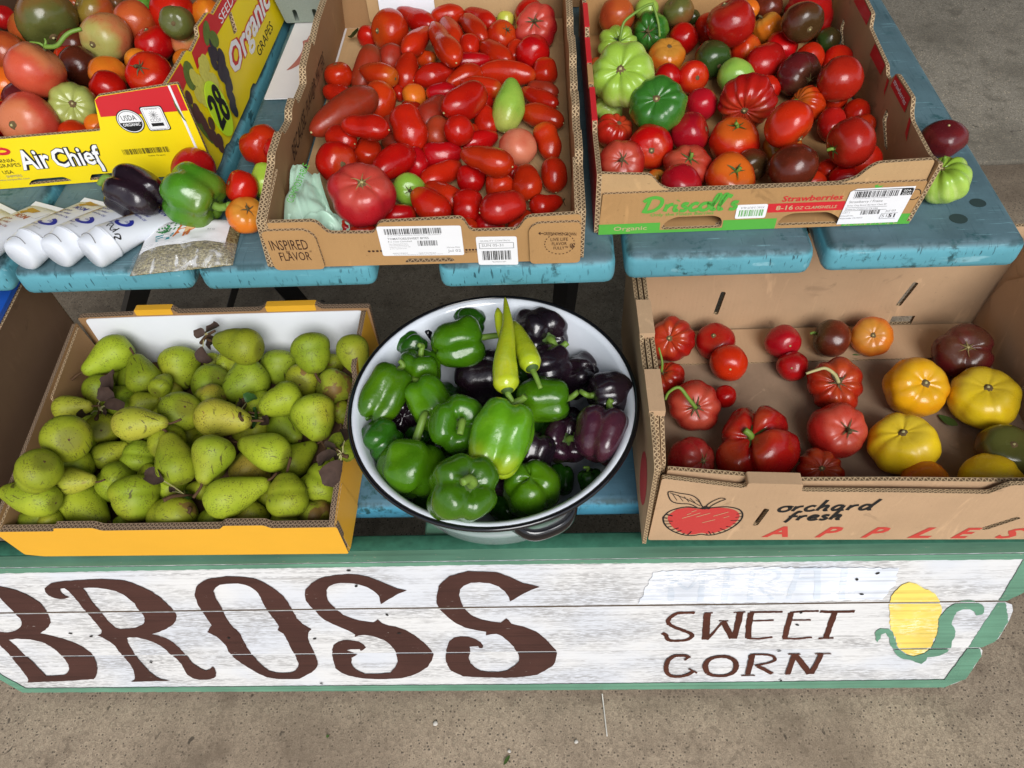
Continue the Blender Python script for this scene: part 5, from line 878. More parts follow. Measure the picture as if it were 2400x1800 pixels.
def plum_me(R, asp, r, waist=None, point=0.0, hook=0.0, pg=False):
    tp = r.uniform(-.30, .22); wa = r.uniform(0, .09) if waist is None else waist; bx = r.uniform(-.10, .10)+hook; a2 = r.uniform(0, 6.28); sq = r.uniform(.92, 1.0); pe = point if point else (r.uniform(0, .05)); n4 = r.uniform(.0, .035); sd = r.uniform(0, 99)
    def fn(t, phi):
        th = PI*t; u = math.cos(th); s = math.sin(th)**.86
        rad = s*(1+tp*u-wa*math.exp(-((u-.15)/.35)**2)*1.0)*(1+n4*math.cos(3*phi+a2)+.02*math.sin(2*phi+a2)); rad /= (1+abs(tp)*.25)
        q = Vector((math.cos(phi)*.9+sd, math.sin(phi)*.9, u*1.4)); rad *= 1+.10*mnoise.noise(q)+.03*mnoise.noise(q*2.4)
        z = u*asp*.985
        if pg: rad *= 1-.30*max(0, u)**1.2+.05*math.sin(4*phi)*(u < 0)
        if u < -.7: z -= pe*((-u-.7)/.3)**2*asp; 
        if u > .9: z -= .06*((u-.9)/.1)
        return (R*(rad*math.cos(phi)+bx*asp*(u*u-.35)), R*rad*sq*math.sin(phi), R*z)
    return radial(22, 26, fn, 'plum_tomato')
PP = [(0, .0), (.02, .24), (.06, .50), (.13, .76), (.22, .93), (.32, 1.0), (.42, .975), (.52, .88), (.62, .73), (.71, .59), (.80, .47), (.88, .385), (.94, .30), (.98, .18), (1, 0)]
def pear_me(R, asp, r):
    neck = r.uniform(1.05, 1.4) if asp > 1.15 else r.uniform(1.25, 1.6); bend = r.uniform(-.12, .12)*asp; a2 = r.uniform(0, 6.28); sq = r.uniform(.93, 1); lum = r.uniform(.02, .06); sd = r.uniform(0, 50)
    def prof(u):
        for (a, x), (b, y) in zip(PP, PP[1:]):
            if u <= b:
                t = (u-a)/(b-a); return x+(y-x)*t
        return 0
    def fn(t, phi):
        # denser rows near both ends
        u = 1-(.5-.5*math.cos(PI*t)*1.0); p = prof(u)
        if u > .5: p *= 1+(neck-1)*min(1, (u-.5)/.25)*(1 if u < .95 else (1-u)/.05*.8+.2)
        p = min(p, 1.0)
        q = Vector((math.cos(phi)*.8+sd, math.sin(phi)*.8, u*2)); l = 1+lum*2*mnoise.noise(q)
        z = (u-.5)*2*asp
        if u < .08: z += .10*asp*(1-u/.08)**2
        return (R*(p*l*math.cos(phi)+bend*max(0, u-.3)**2*2), R*p*l*sq*math.sin(phi), R*z)
    return radial(30, 30, fn, 'pear')
def pepper_me(R, asp, r, n=None, dep=.20, taper=None, wr=.03):
    n = n or r.choice((3, 4, 4)); tp = r.uniform(.02, .2) if taper is None else taper; ph0 = r.uniform(0, 6.28); ws = [r.uniform(.75, 1.25) for _ in range(n)]; tot = sum(ws); ed = [0]; sd = r.uniform(0, 90)
    for w in ws: ed.append(ed[-1]+w/tot*2*PI)
    am = [r.uniform(.9, 1.06) for _ in range(n)]; zl = [r.uniform(-.10, .06) for _ in range(n)]; bend = r.uniform(-.1, .1)
    def fn(t, phi):
        th = PI*t; u = math.cos(th); p = (phi+ph0) % (2*PI); k = 0
        while k < n-1 and p > ed[k+1]: k += 1
        x = (p-ed[k])/(ed[k+1]-ed[k]); e = min(x, 1-x)*(ed[k+1]-ed[k]); cr = math.exp(-(e/.26)**2); bul = math.sin(PI*x)**.7
        s = max(0, 1-abs(u)**3.4)**.42
        rad = s*(1-dep*cr*(.75+.35*abs(u)))*(1-tp*(1-u)*.5)*(1+(am[k]-1)*bul)*(1+wr*2*mnoise.noise(Vector((math.cos(phi)*1.3+sd, math.sin(phi)*1.3, u*1.6))))
        z = u*asp
        if u > 0: z -= .30*asp*math.exp(-(s/.42)**2)*u+.10*cr*u*u*asp
        else: z += (.20*asp*math.exp(-(s/.36)**2)+.16*cr*asp*u*u)*1.0+zl[k]*bul*u*u*asp
        return (R*(rad*math.cos(phi)+bend*(u*u-.3)), R*rad*math.sin(phi), R*z)
    return radial(32, 44, fn, 'bell_pepper')
def star(R, n, r, droop, z0, mat, parent, name='calyx', wid=.16, curl=0.0):
    vs, fs = [], []
    for k in range(n):
        a = 2*PI*k/n+r.uniform(-.25, .25); l = R*r.uniform(.7, 1.15); w = R*wid*r.uniform(.7, 1.2); ca, sa = math.cos(a), math.sin(a); b = len(vs); tw = r.uniform(-.3, .3)
        for i in range(5):
            t = i/4; rr = l*t; ww = w*(1-t)**.7*(1 if i else .6); zz = z0+R*(.12*t*(1-t)*4*.3-droop*t*t)+curl*R*t*t*r.uniform(.2, 1.2)
            vs += [(ca*rr-sa*ww+tw*rr*t*-sa, sa*rr+ca*ww+tw*rr*t*ca, zz), (ca*rr+sa*ww+tw*rr*t*-sa, sa*rr-ca*ww+tw*rr*t*ca, zz+.02*R)]
        for i in range(4): fs.append((b+2*i, b+2*i+1, b+2*i+3, b+2*i+2))
    return obj(name, mesh(name, vs, fs, True), mat, parent)
def blob(R, z, h, mat, parent, name, r, n=12):
    vs = [(0, 0, z+h)]; 
    for k in range(n):
        q = R*r.uniform(.8, 1.15); vs.append((q*.62*math.cos(2*PI*k/n), q*.62*math.sin(2*PI*k/n), z+h*.9))
    for k in range(n):
        q = R*r.uniform(.8, 1.2); vs.append((q*math.cos(2*PI*k/n), q*math.sin(2*PI*k/n), z-h*.8))
    fs = [(0, 1+k, 1+(k+1) % n) for k in range(n)]+[(1+k, 1+n+k, 1+n+(k+1) % n, 1+(k+1) % n) for k in range(n)]
    return obj(name, mesh(name, vs, fs, True), mat, parent)
def stemtube(pts, r0, r1, mat, parent, name='stem', n=8):
    P = smooth_line([Vector(p) for p in pts], 4); vs, fs = tube(P, [r0+(r1-r0)*i/(len(P)-1) for i in range(len(P))], n); return obj(name, mesh(name, vs, fs, True), mat, parent)
def topz(me): return me.vertices[0].co.z
NAMES = {'B': ('produce in the plum tomato tray'), 'C': 'tomatoes in the strawberry box', 'A': 'tomatoes in the yellow grape box', 'D': 'pears in the orange yellow box', 'F': 'peppers in the enamel basin', 'E': 'large tomatoes in the apple box', 'T': 'loose vegetables on the table'}
RIBS = {'pk': (7, .10, .07, .20), 'rb': (9, .17, .10, .24), 'lg': (8, .21, .14, .28), 'gr': (9, .10, .05, .22), 'yl': (8, .075, .04, .24), 'yo': (8, .07, .04, .24), 'bp': (5, .12, .10, .2), 'gs': (9, .11, .06, .2), 'sa': (5, .03, .03, .08), 'mf': (4, .42, .28, .34), 'og': (8, .05, .03, .18), 'gb': (5, .035, .04, .14), 'bl': (4, .03, .04, .12)}
FRUIT = [
('B','rd',[-.2992,1.28,.7649],[.039,.956,-.292],.0187,.9,'dark red tomato sliver behind the big round tomato at back left of the plum tray','-'),
('B','pl',[-.2157,1.2988,.781],[-.705,.71,.0],.0211,2.32,'long red plum tomato in front of the white paper at the tray back','h'),
('B','pl',[-.1629,1.3158,.7771],[-.975,-.222,.0],.0188,1.61,'curved red plum tomato leaning on the tray back wall right of the paper','h'),
('B','pl',[-.1069,1.3083,.7725],[-.744,.668,.0],.0179,2.07,'rearmost red plum tomato beside the pale yellow green one','h'),
('B','py',[-.0635,1.3102,.7638],[.066,.781,.621],.0172,1.0,'pale yellow green plum tomato standing at the back of the tray','v'),
('B','rd',[-.0219,1.3094,.7735],[-.591,.333,-.735],.0268,.9,'red tomato hidden behind the ribbed pink tomato in the tray back corner','-'),
('B','pl',[-.1156,1.2634,.7788],[-.463,.886,.0],.0191,2.45,'red plum tomato with dark stem scar near the tray back wall','h'),
('B','pk',[-.0096,1.2566,.78],[-.128,-.676,.726],.0379,.78,'ribbed pink red tomato with dark stem in the back right corner of the plum tray','1820,130'),
('B','rd',[-.2572,1.2669,.7796],[-.636,-.672,.38],.0344,.9,'largest smooth round red tomato at the back left of the plum tray','848,195'),
('B','pl',[-.1522,1.2534,.776],[-.295,.955,.0],.0206,2.51,'red plum tomato wedged between two long ones in the tray back row','h'),
('B','rd',[-.0667,1.2467,.7713],[.447,-.462,.766],.0261,.9,'small round red tomato with withered star calyx left of ribbed pink tomato','1657,185'),
('B','po',[-.2034,1.2143,.7892],[.391,.92,.0],.0194,2.04,'short pointed red plum tomato touching the big smooth round one','h'),
('B','pl',[-.1565,1.1787,.7998],[-.358,.934,.0],.0226,2.83,'long pear shaped red plum tomato in the second row from the back','h'),
('B','pl',[-.1182,1.204,.7797],[.023,.792,.61],.0178,1.08,'small upright red plum tomato under the dark scarred one','v'),
('B','po',[-.0775,1.1946,.7719],[-.594,.805,.0],.0193,2.15,'orange red plum tomato below the small tomato with withered calyx','h'),
('B','pl',[-.045,1.2076,.7647],[.218,.781,.585],.0164,1.31,'half hidden red plum tomato left of the glossy round one at right','v'),
('B','rd',[-.0154,1.1833,.7751],[-.244,.917,-.314],.0282,.9,'glossy round red tomato against the right wall below ribbed pink one','-'),
('B','pd',[-.2493,1.193,.7697],[.177,.806,.565],.0225,1.14,'dull red plum tomato left of the pointed upright one','v'),
('B','po',[-.1954,1.2053,.7615],[.93,-.366,.0],.0149,1.47,'small orange red plum tomato with tan scar behind centre row','h'),
('B','pl',[-.1154,1.1711,.7721],[.992,.126,.0],.0168,1.97,'slim red plum tomato lying level right of centre near tray back','h'),
('B','pd',[-.2822,1.155,.7752],[.269,.809,.523],.0228,1.83,'long brownish red plum tomato with withered lower tip at the left','v'),
('B','pl',[-.2176,1.1518,.7712],[.159,.808,.567],.0205,1.61,'upright red plum tomato ending in a sharp point','v'),
('B','po',[-.2556,1.1166,.7871],[.882,-.471,.0],.0207,1.59,'short orange red plum tomato with dark stem end touching pointed upright one','h'),
('B','pl',[-.1691,1.1416,.7672],[.947,.321,.0],.0212,1.6,'red plum tomato lying level just right of the pointed upright one','h'),
('B','pl',[-.0575,1.1346,.7695],[.987,-.162,.0],.0202,2.42,'longest red plum tomato lying level near the right side','h'),
('B','pl',[-.1244,1.1196,.7738],[-.819,-.574,-.0],.0193,1.7,'pinkish red plum tomato with small crack beside the longest one','h'),
('B','po',[.0033,1.1393,.7674],[.023,.801,.598],.021,1.03,'short red plum tomato upright against the right tray wall','v'),
('B','rd',[-.3271,1.1439,.7733],[-.109,.228,.968],.0235,.9,'round red tomato alone by the left tray wall beside the brownish long one','590,385'),
('B','pl',[-.3254,1.1041,.7654],[-.908,.42,.0],.0164,1.57,'small red plum tomato above the large brown plum at left wall','h'),
('B','po',[-.0926,1.0861,.7765],[.912,-.409,.0],.0167,2.02,'orange tipped plum tomato pointing at the big green plum tomato','h'),
('B','pl',[-.1584,1.0872,.77],[-.992,-.129,.0],.0154,1.6,'red plum tomato between the small orange tomato and the centre','h'),
('B','og',[-.2017,1.0913,.7634],[-.538,.259,-.803],.0195,.82,'small smooth orange tomato in the middle of the plum tray','-'),
('B','pd',[-.0012,1.0921,.7625],[-.892,.452,.0],.0162,1.65,'dull red plum tomato by right wall behind bright orange red one','h'),
('B','po',[-.0072,1.0647,.7671],[-.736,.677,.0],.0152,2.37,'bright orange red plum tomato right of the green plum tomato','h'),
('B','pl',[-.2291,1.1097,.759],[-.462,.691,.556],.0112,1.26,'dark red plum tomato sliver beside the orange tomato','v'),
('B','pd',[-.2886,.9942,.8014],[.642,.767,.0],.0275,2.28,'largest brown red plum tomato lying against the left tray wall','h'),
('B','po',[-.2519,1.0571,.7756],[.318,.812,.489],.0282,1.17,'orange brown hooked plum tomato with pale shoulder left of centre','v'),
('B','pl',[-.1146,1.0073,.8015],[.721,.693,.0],.0254,1.55,'large glossy red plum tomato left of the green plum tomato','h'),
('B','pl',[-.0882,1.0634,.7648],[.438,.758,.484],.0123,1.01,'dark red plum tomato tucked left of the green plum tomato top','v'),
('B','pd',[-.1663,1.0323,.7695],[.31,.951,.0],.0228,1.89,'dull red plum tomato behind the round one at tray centre','h'),
('B','po',[-.0033,1.0148,.7665],[-.87,.494,.0],.0197,1.8,'stubby red plum tomato on the right wall below the orange red one','h'),
('B','pg',[-.0517,1.0215,.7852],[.17,.809,.563],.0236,1.78,'big green plum tomato with bumpy lower end','v'),
('B','pl',[-.2046,1.0632,.7593],[-.82,.572,.0],.0124,1.56,'red plum tomato peeping over the biggest glossy plum tomato','h'),
('B','pl',[-.2462,.9249,.8199],[-.969,.249,.0],.0189,1.88,'waisted red plum tomato in front of the largest brown one','h'),
('B','pl',[-.0868,1.0095,.7676],[-.21,.799,.564],.0183,1.37,'red plum tomato left below the green plum tomato','v'),
('B','pl',[-.1921,.9573,.794],[-.301,.768,.565],.0276,1.26,'biggest glossy red plum tomato with pale tip at tray centre','v'),
('B','pd',[-.2315,1.01,.763],[.279,.823,.494],.0149,1.24,'dull red plum tomato between the waisted and the biggest plum','v'),
('B','pd',[-.1561,.98,.7713],[.215,.824,.524],.0208,1.18,'dull orange red plum tomato right of the biggest plum','v'),
('B','pl',[-.1051,.9906,.7632],[.133,.826,.548],.0119,.95,'dark red plum tomato sliver right of the small round centre tomato','v'),
('B','rd',[-.1211,.9521,.791],[-.582,.56,-.59],.0221,.9,'small round red tomato at the centre of the plum tray','-'),
('B','pl',[-.2854,.9344,.7966],[-.842,.539,.0],.0187,1.32,'red plum tomato below the largest brown one by the left wall','h'),
('B','pl',[-.0933,.9643,.7635],[.866,.501,.0],.0165,1.81,'red plum tomato left of the pale pink tomato','h'),
('B','pd',[-.2184,.9687,.7634],[-.948,.317,.0],.0166,1.32,'dull red plum tomato under the lower end of the biggest plum','h'),
('B','pp',[-.0384,.9317,.7721],[-.491,.342,-.801],.0274,.92,'pale pink round tomato at right of the plum tray','-'),
('B','po',[.0047,.9469,.7696],[-.288,.801,.525],.0203,1.45,'orange pear shaped tomato at the right wall beside pale pink tomato','v'),
('B','pl',[-.2548,.9424,.7682],[.218,.842,.493],.0218,1.02,'red plum tomato behind the big ribbed beefsteak to its left','v'),
('B','pl',[-.1466,.9291,.7673],[-.999,-.047,-.0],.0209,1.4,'red plum tomato lying level below the biggest plum','h'),
('B','rd',[-.2879,.8936,.7863],[.576,-.723,.381],.0291,.9,'round orange red tomato with tan scar behind the big ribbed beefsteak','645,1013'),
('B','pl',[-.0783,.8619,.805],[-.892,.453,.0],.0214,1.87,'long red plum tomato left of and below pale pink tomato','h'),
('B','pl',[-.1816,.9098,.7699],[-.329,.774,.541],.018,1.29,'red plum tomato behind the one with a sharp shoulder point','v'),
('B','pl',[-.2109,.8798,.7903],[-.622,-.783,.0],.0233,1.59,'plump red plum tomato with a sharp point behind beefsteak','h'),
('B','pl',[-.1444,.886,.7654],[.771,.637,.0],.0185,1.94,'red plum tomato right of the small green round tomato','h'),
('B','pl',[-.0456,.8937,.7593],[.454,.633,-.627],.0126,1.1,'red tomato sliver under the pale pink tomato','-'),
('B','pl',[-.1026,.8673,.7681],[.129,.846,.517],.0214,.95,'upright red plum tomato in the second row from the tray front','v'),
('B','pl',[-.0633,.8561,.7695],[-.41,.77,.489],.0232,.95,'plump red plum tomato below the long one near pale pink tomato','v'),
('B','pl',[-.0256,.8484,.777],[-.117,.841,.529],.0219,1.15,'oval red plum tomato right below the pale pink tomato','v'),
('B','pl',[.0112,.8739,.7681],[-.096,.842,.532],.0197,1.24,'oval red plum tomato alone by the right wall near the front','v'),
('B','lt',[-.1862,.8526,.7682],[.187,-.834,.519],.0226,.88,'small round green tomato with curly black calyx beside the beefsteak','1052,1178'),
('B','pl',[-.1378,.8357,.7684],[-.723,.691,.0],.0204,1.74,'red plum tomato between the green tomato and upright red ones','h'),
('B','pk',[-.2339,.7924,.8093],[.205,-.337,.919],.0439,.78,'huge ribbed pink red beefsteak tomato at the front left of the plum tray','757,1118'),
('B','po',[-.1519,.8009,.7814],[-.749,.542,.381],.0229,1.36,'orange red plum tomato leaning in front of the small green tomato','v'),
('B','pl',[-.1026,.7994,.7777],[.0,.857,.515],.0223,1.04,'upright oval red plum tomato above the tray front label gap','v'),
('B','cr',[-.0547,.7768,.7933],[.957,.292,.0],.0228,1.36,'crimson red plum tomato lying level in the front row','h'),
('B','rd',[.0008,.8177,.7625],[.951,.308,.0],.0157,1.49,'small red tomato with wispy calyx by the front right corner','h'),
('B','pl',[-.1968,.8059,.7624],[.986,.166,.0],.0164,1.55,'dull crimson plum tomato at right foot of the beefsteak','h'),
('B','pl',[-.0352,.7863,.7601],[.636,.772,.0],.0136,1.56,'small red plum tomato half behind the front right corner','h'),
('B','pl',[-.0725,.7787,.7628],[1.0,-.007,.0],.016,1.26,'red plum tomato behind the right notch of the tray front','h'),
('B','pl',[-.0993,.7701,.7719],[-.459,.757,.465],.0104,1.03,'red plum tomato tip beside the right edge of the white label','v'),
('B','rb',[-.2677,.7872,.7625],[-.691,-.372,.62],.0175,.75,'small ribbed dark red tomato with dark calyx behind left front notch','598,1388'),
('B','pl',[-.2408,.7762,.7627],[1.0,-.001,.0],.0149,1.21,'red tomato low behind the left front notch right of ribbed one','h'),
('C','ob',[.1225,1.2512,.7938],[-.194,.25,-.949],.0294,.97,'brownish red tomato in the back left corner of the strawberry box','-'),
('C','lt',[.1715,1.263,.7974],[.206,.788,-.58],.0192,.89,'lime tomato behind the looping green stem','-'),
('C','rb',[.4315,1.2438,.7877],[-.444,.796,-.411],.043,.75,'broad red ribbed tomato at the back right of strawberry box','-'),
('C','br',[.3656,1.2571,.796],[.615,.539,-.576],.0254,.86,'dark brown tomato at the back between pink and chocolate ones','-'),
('C','og',[.3348,1.2413,.8002],[.073,.229,-.971],.0151,.91,'orange tomato sliver behind the bright pink red tomato','-'),
('C','dk',[.2496,1.2689,.7772],[-.479,.419,-.771],.0125,.97,'dark tomato sliver right of the green brown one','-'),
('C','gb',[.2225,1.2565,.7948],[-.683,-.051,.728],.0256,.94,'green and brown mottled tomato at the back of strawberry box','480,10'),
('C','gr',[.1769,1.2249,.7808],[-.329,-.873,.359],.0305,.88,'dark green ribbed tomato under the looping stem','372,156'),
('C','rd',[.2748,1.2402,.7717],[-.412,.74,-.532],.0257,.95,'red tomato behind left side of the bright pink red one','-'),
('C','gb',[.3874,1.2658,.7705],[-.163,.898,-.41],.0147,.94,'olive tomato sliver behind the orange tomato with dark calyx','-'),
('C','og',[.362,1.2176,.7801],[-.565,.29,.773],.0248,.94,'orange tomato with dark calyx right of the bright pink red one','925,75'),
('C','cr',[.2902,1.1742,.8144],[-.403,.27,.874],.0383,.88,'big bright pink red tomato at the back of strawberry box','745,15'),
('C','br',[.397,1.1628,.8151],[.217,-.975,.05],.031,.94,'chocolate brown tomato with pale scar in front of broad red one','1165,150'),
('C','dk',[.4556,1.1952,.7662],[-.955,-.084,-.285],.0203,.97,'dark green oval tomato with calyx by the right wall','1175,215'),
('C','rd',[.2289,1.2169,.7699],[.12,.582,-.804],.0241,.98,'small round red tomato in front of green brown mottled one','-'),
('C','lg',[.121,1.1933,.7762],[.062,-.673,.737],.0344,.74,'striped light green tomato holding the looping green stem','236,196'),
('C','og',[.1966,1.1646,.7705],[.089,-.247,.965],.0291,.82,'orange brown tomato right of the big lime ribbed tomato','480,222'),
('C','ob',[.0855,1.174,.7566],[.137,.927,-.349],.0104,.97,'orange brown tomato sliver left of the big lime tomato','-'),
('C','rd',[.3765,1.1712,.7705],[.001,.434,-.901],.0264,.93,'rosy red tomato behind the pink plum in strawberry box','-'),
('C','po',[.3215,1.1705,.7705],[.552,-.685,.475],.0248,.96,'orange red tomato with yellow scar below the bright pink red one','903,243'),
('C','dk',[.2638,1.1395,.775],[.328,-.945,-.002],.0286,.95,'black green tomato with pale scar near the box centre','725,330'),
('C','po',[.4149,1.141,.7688],[-.2,.814,-.546],.0227,.88,'orange red tomato behind the purple brown ribbed one','-'),
('C','po',[.4574,1.1389,.7656],[.116,.281,-.953],.0227,.83,'orange red oval tomato against the right wall of strawberry box','-'),
('C','cr',[.3424,1.126,.7764],[.703,.711,.0],.0276,1.33,'glossy crimson plum shaped tomato left of the purple brown one','h'),
('C','rd',[.1897,1.0927,.7756],[.398,.811,-.43],.0207,.9,'red tomato peeping out behind the big lime ribbed one','-'),
('C','rd',[.2279,1.0976,.7713],[.226,-.87,.437],.0249,.95,'red tomato with pale scar at the middle left of strawberry box','618,383'),
('C','lt',[.2908,1.088,.7737],[.106,.925,-.365],.0281,.86,'smooth lime tomato at the middle of strawberry box','-'),
('C','bp',[.3814,1.0765,.7794],[.5,-.858,.12],.034,.81,'purple brown ribbed tomato with dark cracked scars','1168,402'),
('C','cr',[.42,1.018,.8046],[-.092,.253,-.963],.032,.91,'large smooth rose red tomato against the right wall','-'),
('C','lg',[.0959,1.0277,.7665],[-.436,.35,-.829],.0233,.79,'pale green tomato under the big lime ribbed one','-'),
('C','lg',[.1127,1.0201,.8214],[-.195,-.544,.816],.0478,.79,'biggest lime green ribbed tomato with brown patch at left wall','235,325'),
('C','po',[.3376,1.0681,.7651],[.396,.503,-.768],.0192,.93,'orange red tomato behind the heavily ribbed red one','-'),
('C','cr',[.2323,1.0262,.7688],[.27,.174,-.947],.0231,.98,'crimson tomato right of the dark green ribbed tomato','-'),
('C','gr',[.1581,.9678,.8087],[-.202,-.612,.764],.0409,.78,'large dark green ribbed tomato below the big lime one','413,478'),
('C','po',[.3802,1.0092,.7726],[-.861,-.16,.483],.0279,.83,'orange red tomato with brown stem right of heavily ribbed one','1100,484'),
('C','po',[.4273,1.0314,.7633],[-.346,.519,-.781],.0172,.93,'small orange red tomato under the large rose red one','-'),
('C','po',[.4503,.9967,.7648],[.686,.378,-.622],.0189,.91,'orange red tomato against right wall near the box handle slot','-'),
('C','rb',[.2896,.9986,.7873],[-.318,-.948,.021],.0418,.77,'heavily ribbed orange red tomato at the centre of strawberry box','840,550'),
('C','rd',[.4527,.9664,.7639],[-.208,.736,-.644],.0155,.95,'dark red tomato sliver beneath the orange red one at right wall','-'),
('C','cr',[.4056,.9635,.7686],[.191,.798,.572],.0206,1.21,'hot pink oval tomato with small scar right of the creased red one','v'),
('C','rb',[.1004,.965,.7706],[.333,-.18,.925],.0278,.85,'lumpy ribbed crimson tomato by the left wall near the front','240,592'),
('C','cr',[.2055,.9476,.7745],[.885,-.207,.416],.0288,.93,'pinkish tomato with pale speckles left of centre','688,630'),
('C','po',[.2619,.924,.7761],[-.018,-.162,.987],.0343,.85,'glossy orange red tomato with green stem stub below the ribbed one','812,618'),
('C','rd',[.3213,.8958,.8163],[.533,-.757,-.377],.0327,.87,'red tomato with a crease on its lower right side','1120,690'),
('C','rd',[.1458,.9147,.7773],[-.074,-.906,.416],.0311,.95,'round red tomato with tan scar facing front','390,738'),
('C','og',[.3262,.9119,.7704],[-.184,-.743,.644],.0258,.78,'orange streaked tomato with dry calyx in front of creased red one','1037,716'),
('C','cr',[.392,.8571,.8123],[-.924,-.379,-.049],.0316,.89,'large rose red tomato with stem stub near the right wall','1283,720'),
('C','pk',[.1044,.8841,.7777],[-.059,-.715,.696],.0315,.78,'ribbed pink red tomato with dried calyx in the front left corner','249,778'),
('C','pk',[.1917,.8736,.7732],[-.007,-.397,.918],.0332,.79,'streaked pink red tomato with green star calyx near the front','580,770'),
('C','rd',[.4196,.8711,.7723],[-.187,.743,-.643],.0281,.8,'smooth red tomato behind the front right corner flap','-'),
('C','br',[.2789,.8781,.7683],[.153,-.975,.16],.022,.96,'small reddish brown tomato between orange red ones near the front','905,842'),
('C','br',[.3197,.838,.7912],[.651,.062,-.757],.0321,.85,'large chocolate brown oval tomato near the box front','-'),
('C','rd',[.3781,.8659,.7623],[-.204,.558,-.805],.0165,.95,'small red tomato right of the large chocolate brown one','-'),
('C','og',[.1511,.8688,.7596],[.429,-.746,.51],.0131,.86,'small orange tomato with dark calyx behind the front left flap','436,874'),
('C','po',[.2435,.8429,.775],[.119,-.5,.858],.0328,.8,'orange red tomato with green stem behind the box front','806,838'),
('C','cr',[.1768,.8279,.7801],[-.381,.195,-.904],.0275,.82,'rosy red tomato low behind the box front left of centre','-'),
('C','po',[.3523,.8369,.7638],[-.138,.745,-.653],.0182,.83,'orange red tomato low behind the box front right of centre','-'),
('C','rd',[.3911,.8387,.7689],[.185,.879,-.44],.0195,.9,'dark red tomato low beside the front right corner flap','-'),
('A','cr',[-.9747,1.3719,.7842],[-.702,.106,-.704],.0208,.9,'deep crimson tomato at the left edge of the grape box','-'),
('A','pk',[-.8816,1.4111,.7926],[.153,.804,-.575],.0306,.78,'pink tomato along the top picture edge in the grape box','-'),
('A','ob',[-.8471,1.3962,.792],[.212,.826,-.522],.0139,.95,'brown orange tomato sliver at the back of grape box','-'),
('A','gb',[-.7833,1.4114,.7804],[.246,.757,-.605],.0166,.88,'brown tomato sliver behind the orange brown oval in grape box','-'),
('A','gr',[-.7218,1.3943,.7832],[-.892,.177,-.417],.0196,.8,'dark olive green tomato at the back of grape box','-'),
('A','rd',[-.6406,1.3291,.8002],[.366,.686,-.629],.0378,.9,'large red tomato at the back right of grape box','-'),
('A','ob',[-.7894,1.3457,.798],[-.558,-.406,.724],.035,.95,'orange brown oval tomato behind the blushing pear sized one','580,55'),
('A','og',[-.587,1.3339,.7893],[.416,.618,-.667],.0274,.82,'smooth orange tomato against the right wall of grape box','-'),
('A','og',[-.6843,1.36,.7762],[-.251,.835,-.49],.0125,.82,'yellow brown tomato sliver behind the olive one with yellow scar','-'),
('A','gb',[-.8462,1.2922,.813],[.396,-.819,-.415],.0506,.88,'largest olive brown tomato with green shoulders in the grape box','395,275'),
('A','ob',[-.7006,1.2997,.7988],[-.223,.915,-.335],.0348,.95,'orange brown round tomato behind the bright red one','-'),
('A','gb',[-.595,1.2298,.8283],[.145,-.916,.373],.0272,.88,'olive brown tomato with yellow scar facing up','1283,180'),
('A','ob',[-.8998,1.2254,.795],[.172,.911,-.376],.0316,.95,'brown orange tomato at left edge behind salmon one','-'),
('A','br',[-.7968,1.2516,.7891],[.127,.871,-.474],.0254,.92,'dark brown tomato under the green vine stem','-'),
('A','bl',[-.7266,1.2361,.8034],[-.23,-.942,.245],.0401,1.02,'blushing green and salmon tomato with black crack in grape box','690,350'),
('A','bl',[-.6012,1.2454,.7875],[.267,.111,.957],.0225,1.02,'pale yellow green tomato beside the right wall of grape box','1365,225'),
('A','rd',[-.6496,1.2348,.7923],[-.181,.101,.978],.0317,.9,'bright red plum shaped tomato near the right of grape box','1075,215'),
('A','og',[-.5931,1.2005,.7801],[.114,.335,-.935],.019,.82,'pale orange tomato under the yellow green one at right wall','-'),
('A','og',[-.8687,1.1381,.7874],[-.078,.308,-.948],.0276,.82,'orange tomato at the left edge of grape box','-'),
('A','br',[-.7535,1.1702,.794],[-.031,.768,-.64],.0311,.92,'dark brown round tomato right of the big salmon one','-'),
('A','og',[-.6669,1.1918,.786],[.5,-.812,-.301],.0218,.82,'orange tomato with calyx behind the lower red one','1045,500'),
('A','sa',[-.7544,1.0653,.848],[.59,.452,.669],.0414,.88,'big salmon tomato carrying a thick green vine stem','330,335'),
('A','og',[-.7006,1.1497,.7904],[-.451,.16,-.878],.0297,.82,'squat orange tomato in the middle of grape box front','-'),
('A','bp',[-.7781,1.123,.7816],[-.424,.83,-.362],.0179,.8,'purple brown tomato under the big salmon one','-'),
('A','rd',[-.6188,1.1225,.7989],[-.019,-.581,.814],.0367,.9,'red tomato with green wispy stem near the raised box corner','1040,510'),
('A','bp',[-.7931,1.0633,.7966],[-.755,.179,-.631],.0354,.8,'dull purple brown tomato below the big salmon one','-'),
('A','rd',[-.8607,1.0902,.7735],[-.697,.506,-.507],.0089,.9,'red tomato sliver at left edge of grape box front','-'),
('A','rd',[-.6844,1.1039,.791],[-.647,-.007,-.763],.0274,.9,'red tomato just behind the raised corner of grape box','-'),
('A','gs',[-.7092,1.0366,.8002],[.449,-.611,.652],.0384,.85,'green striped ribbed tomato with brown underside in grape box','535,765'),
('A','og',[-.6733,1.0103,.788],[-.136,.21,-.968],.0162,.82,'orange tomato behind the low step of grape box front','-'),
('A','sa',[-.7549,.9885,.8094],[-.133,-.885,.446],.0423,.88,'salmon orange tomato with pale scar at the grape box front','105,945'),
('A','rd',[-.7003,.9892,.7872],[-.434,.049,-.9],.0207,.9,'red tomato sliver low behind grape box front','-'),
('D','pe',[-.7134,.7913,.5072],[-.693,-.721,-.013],.0314,1.42,'pear in the back left corner with its neck pointing down left','v'),
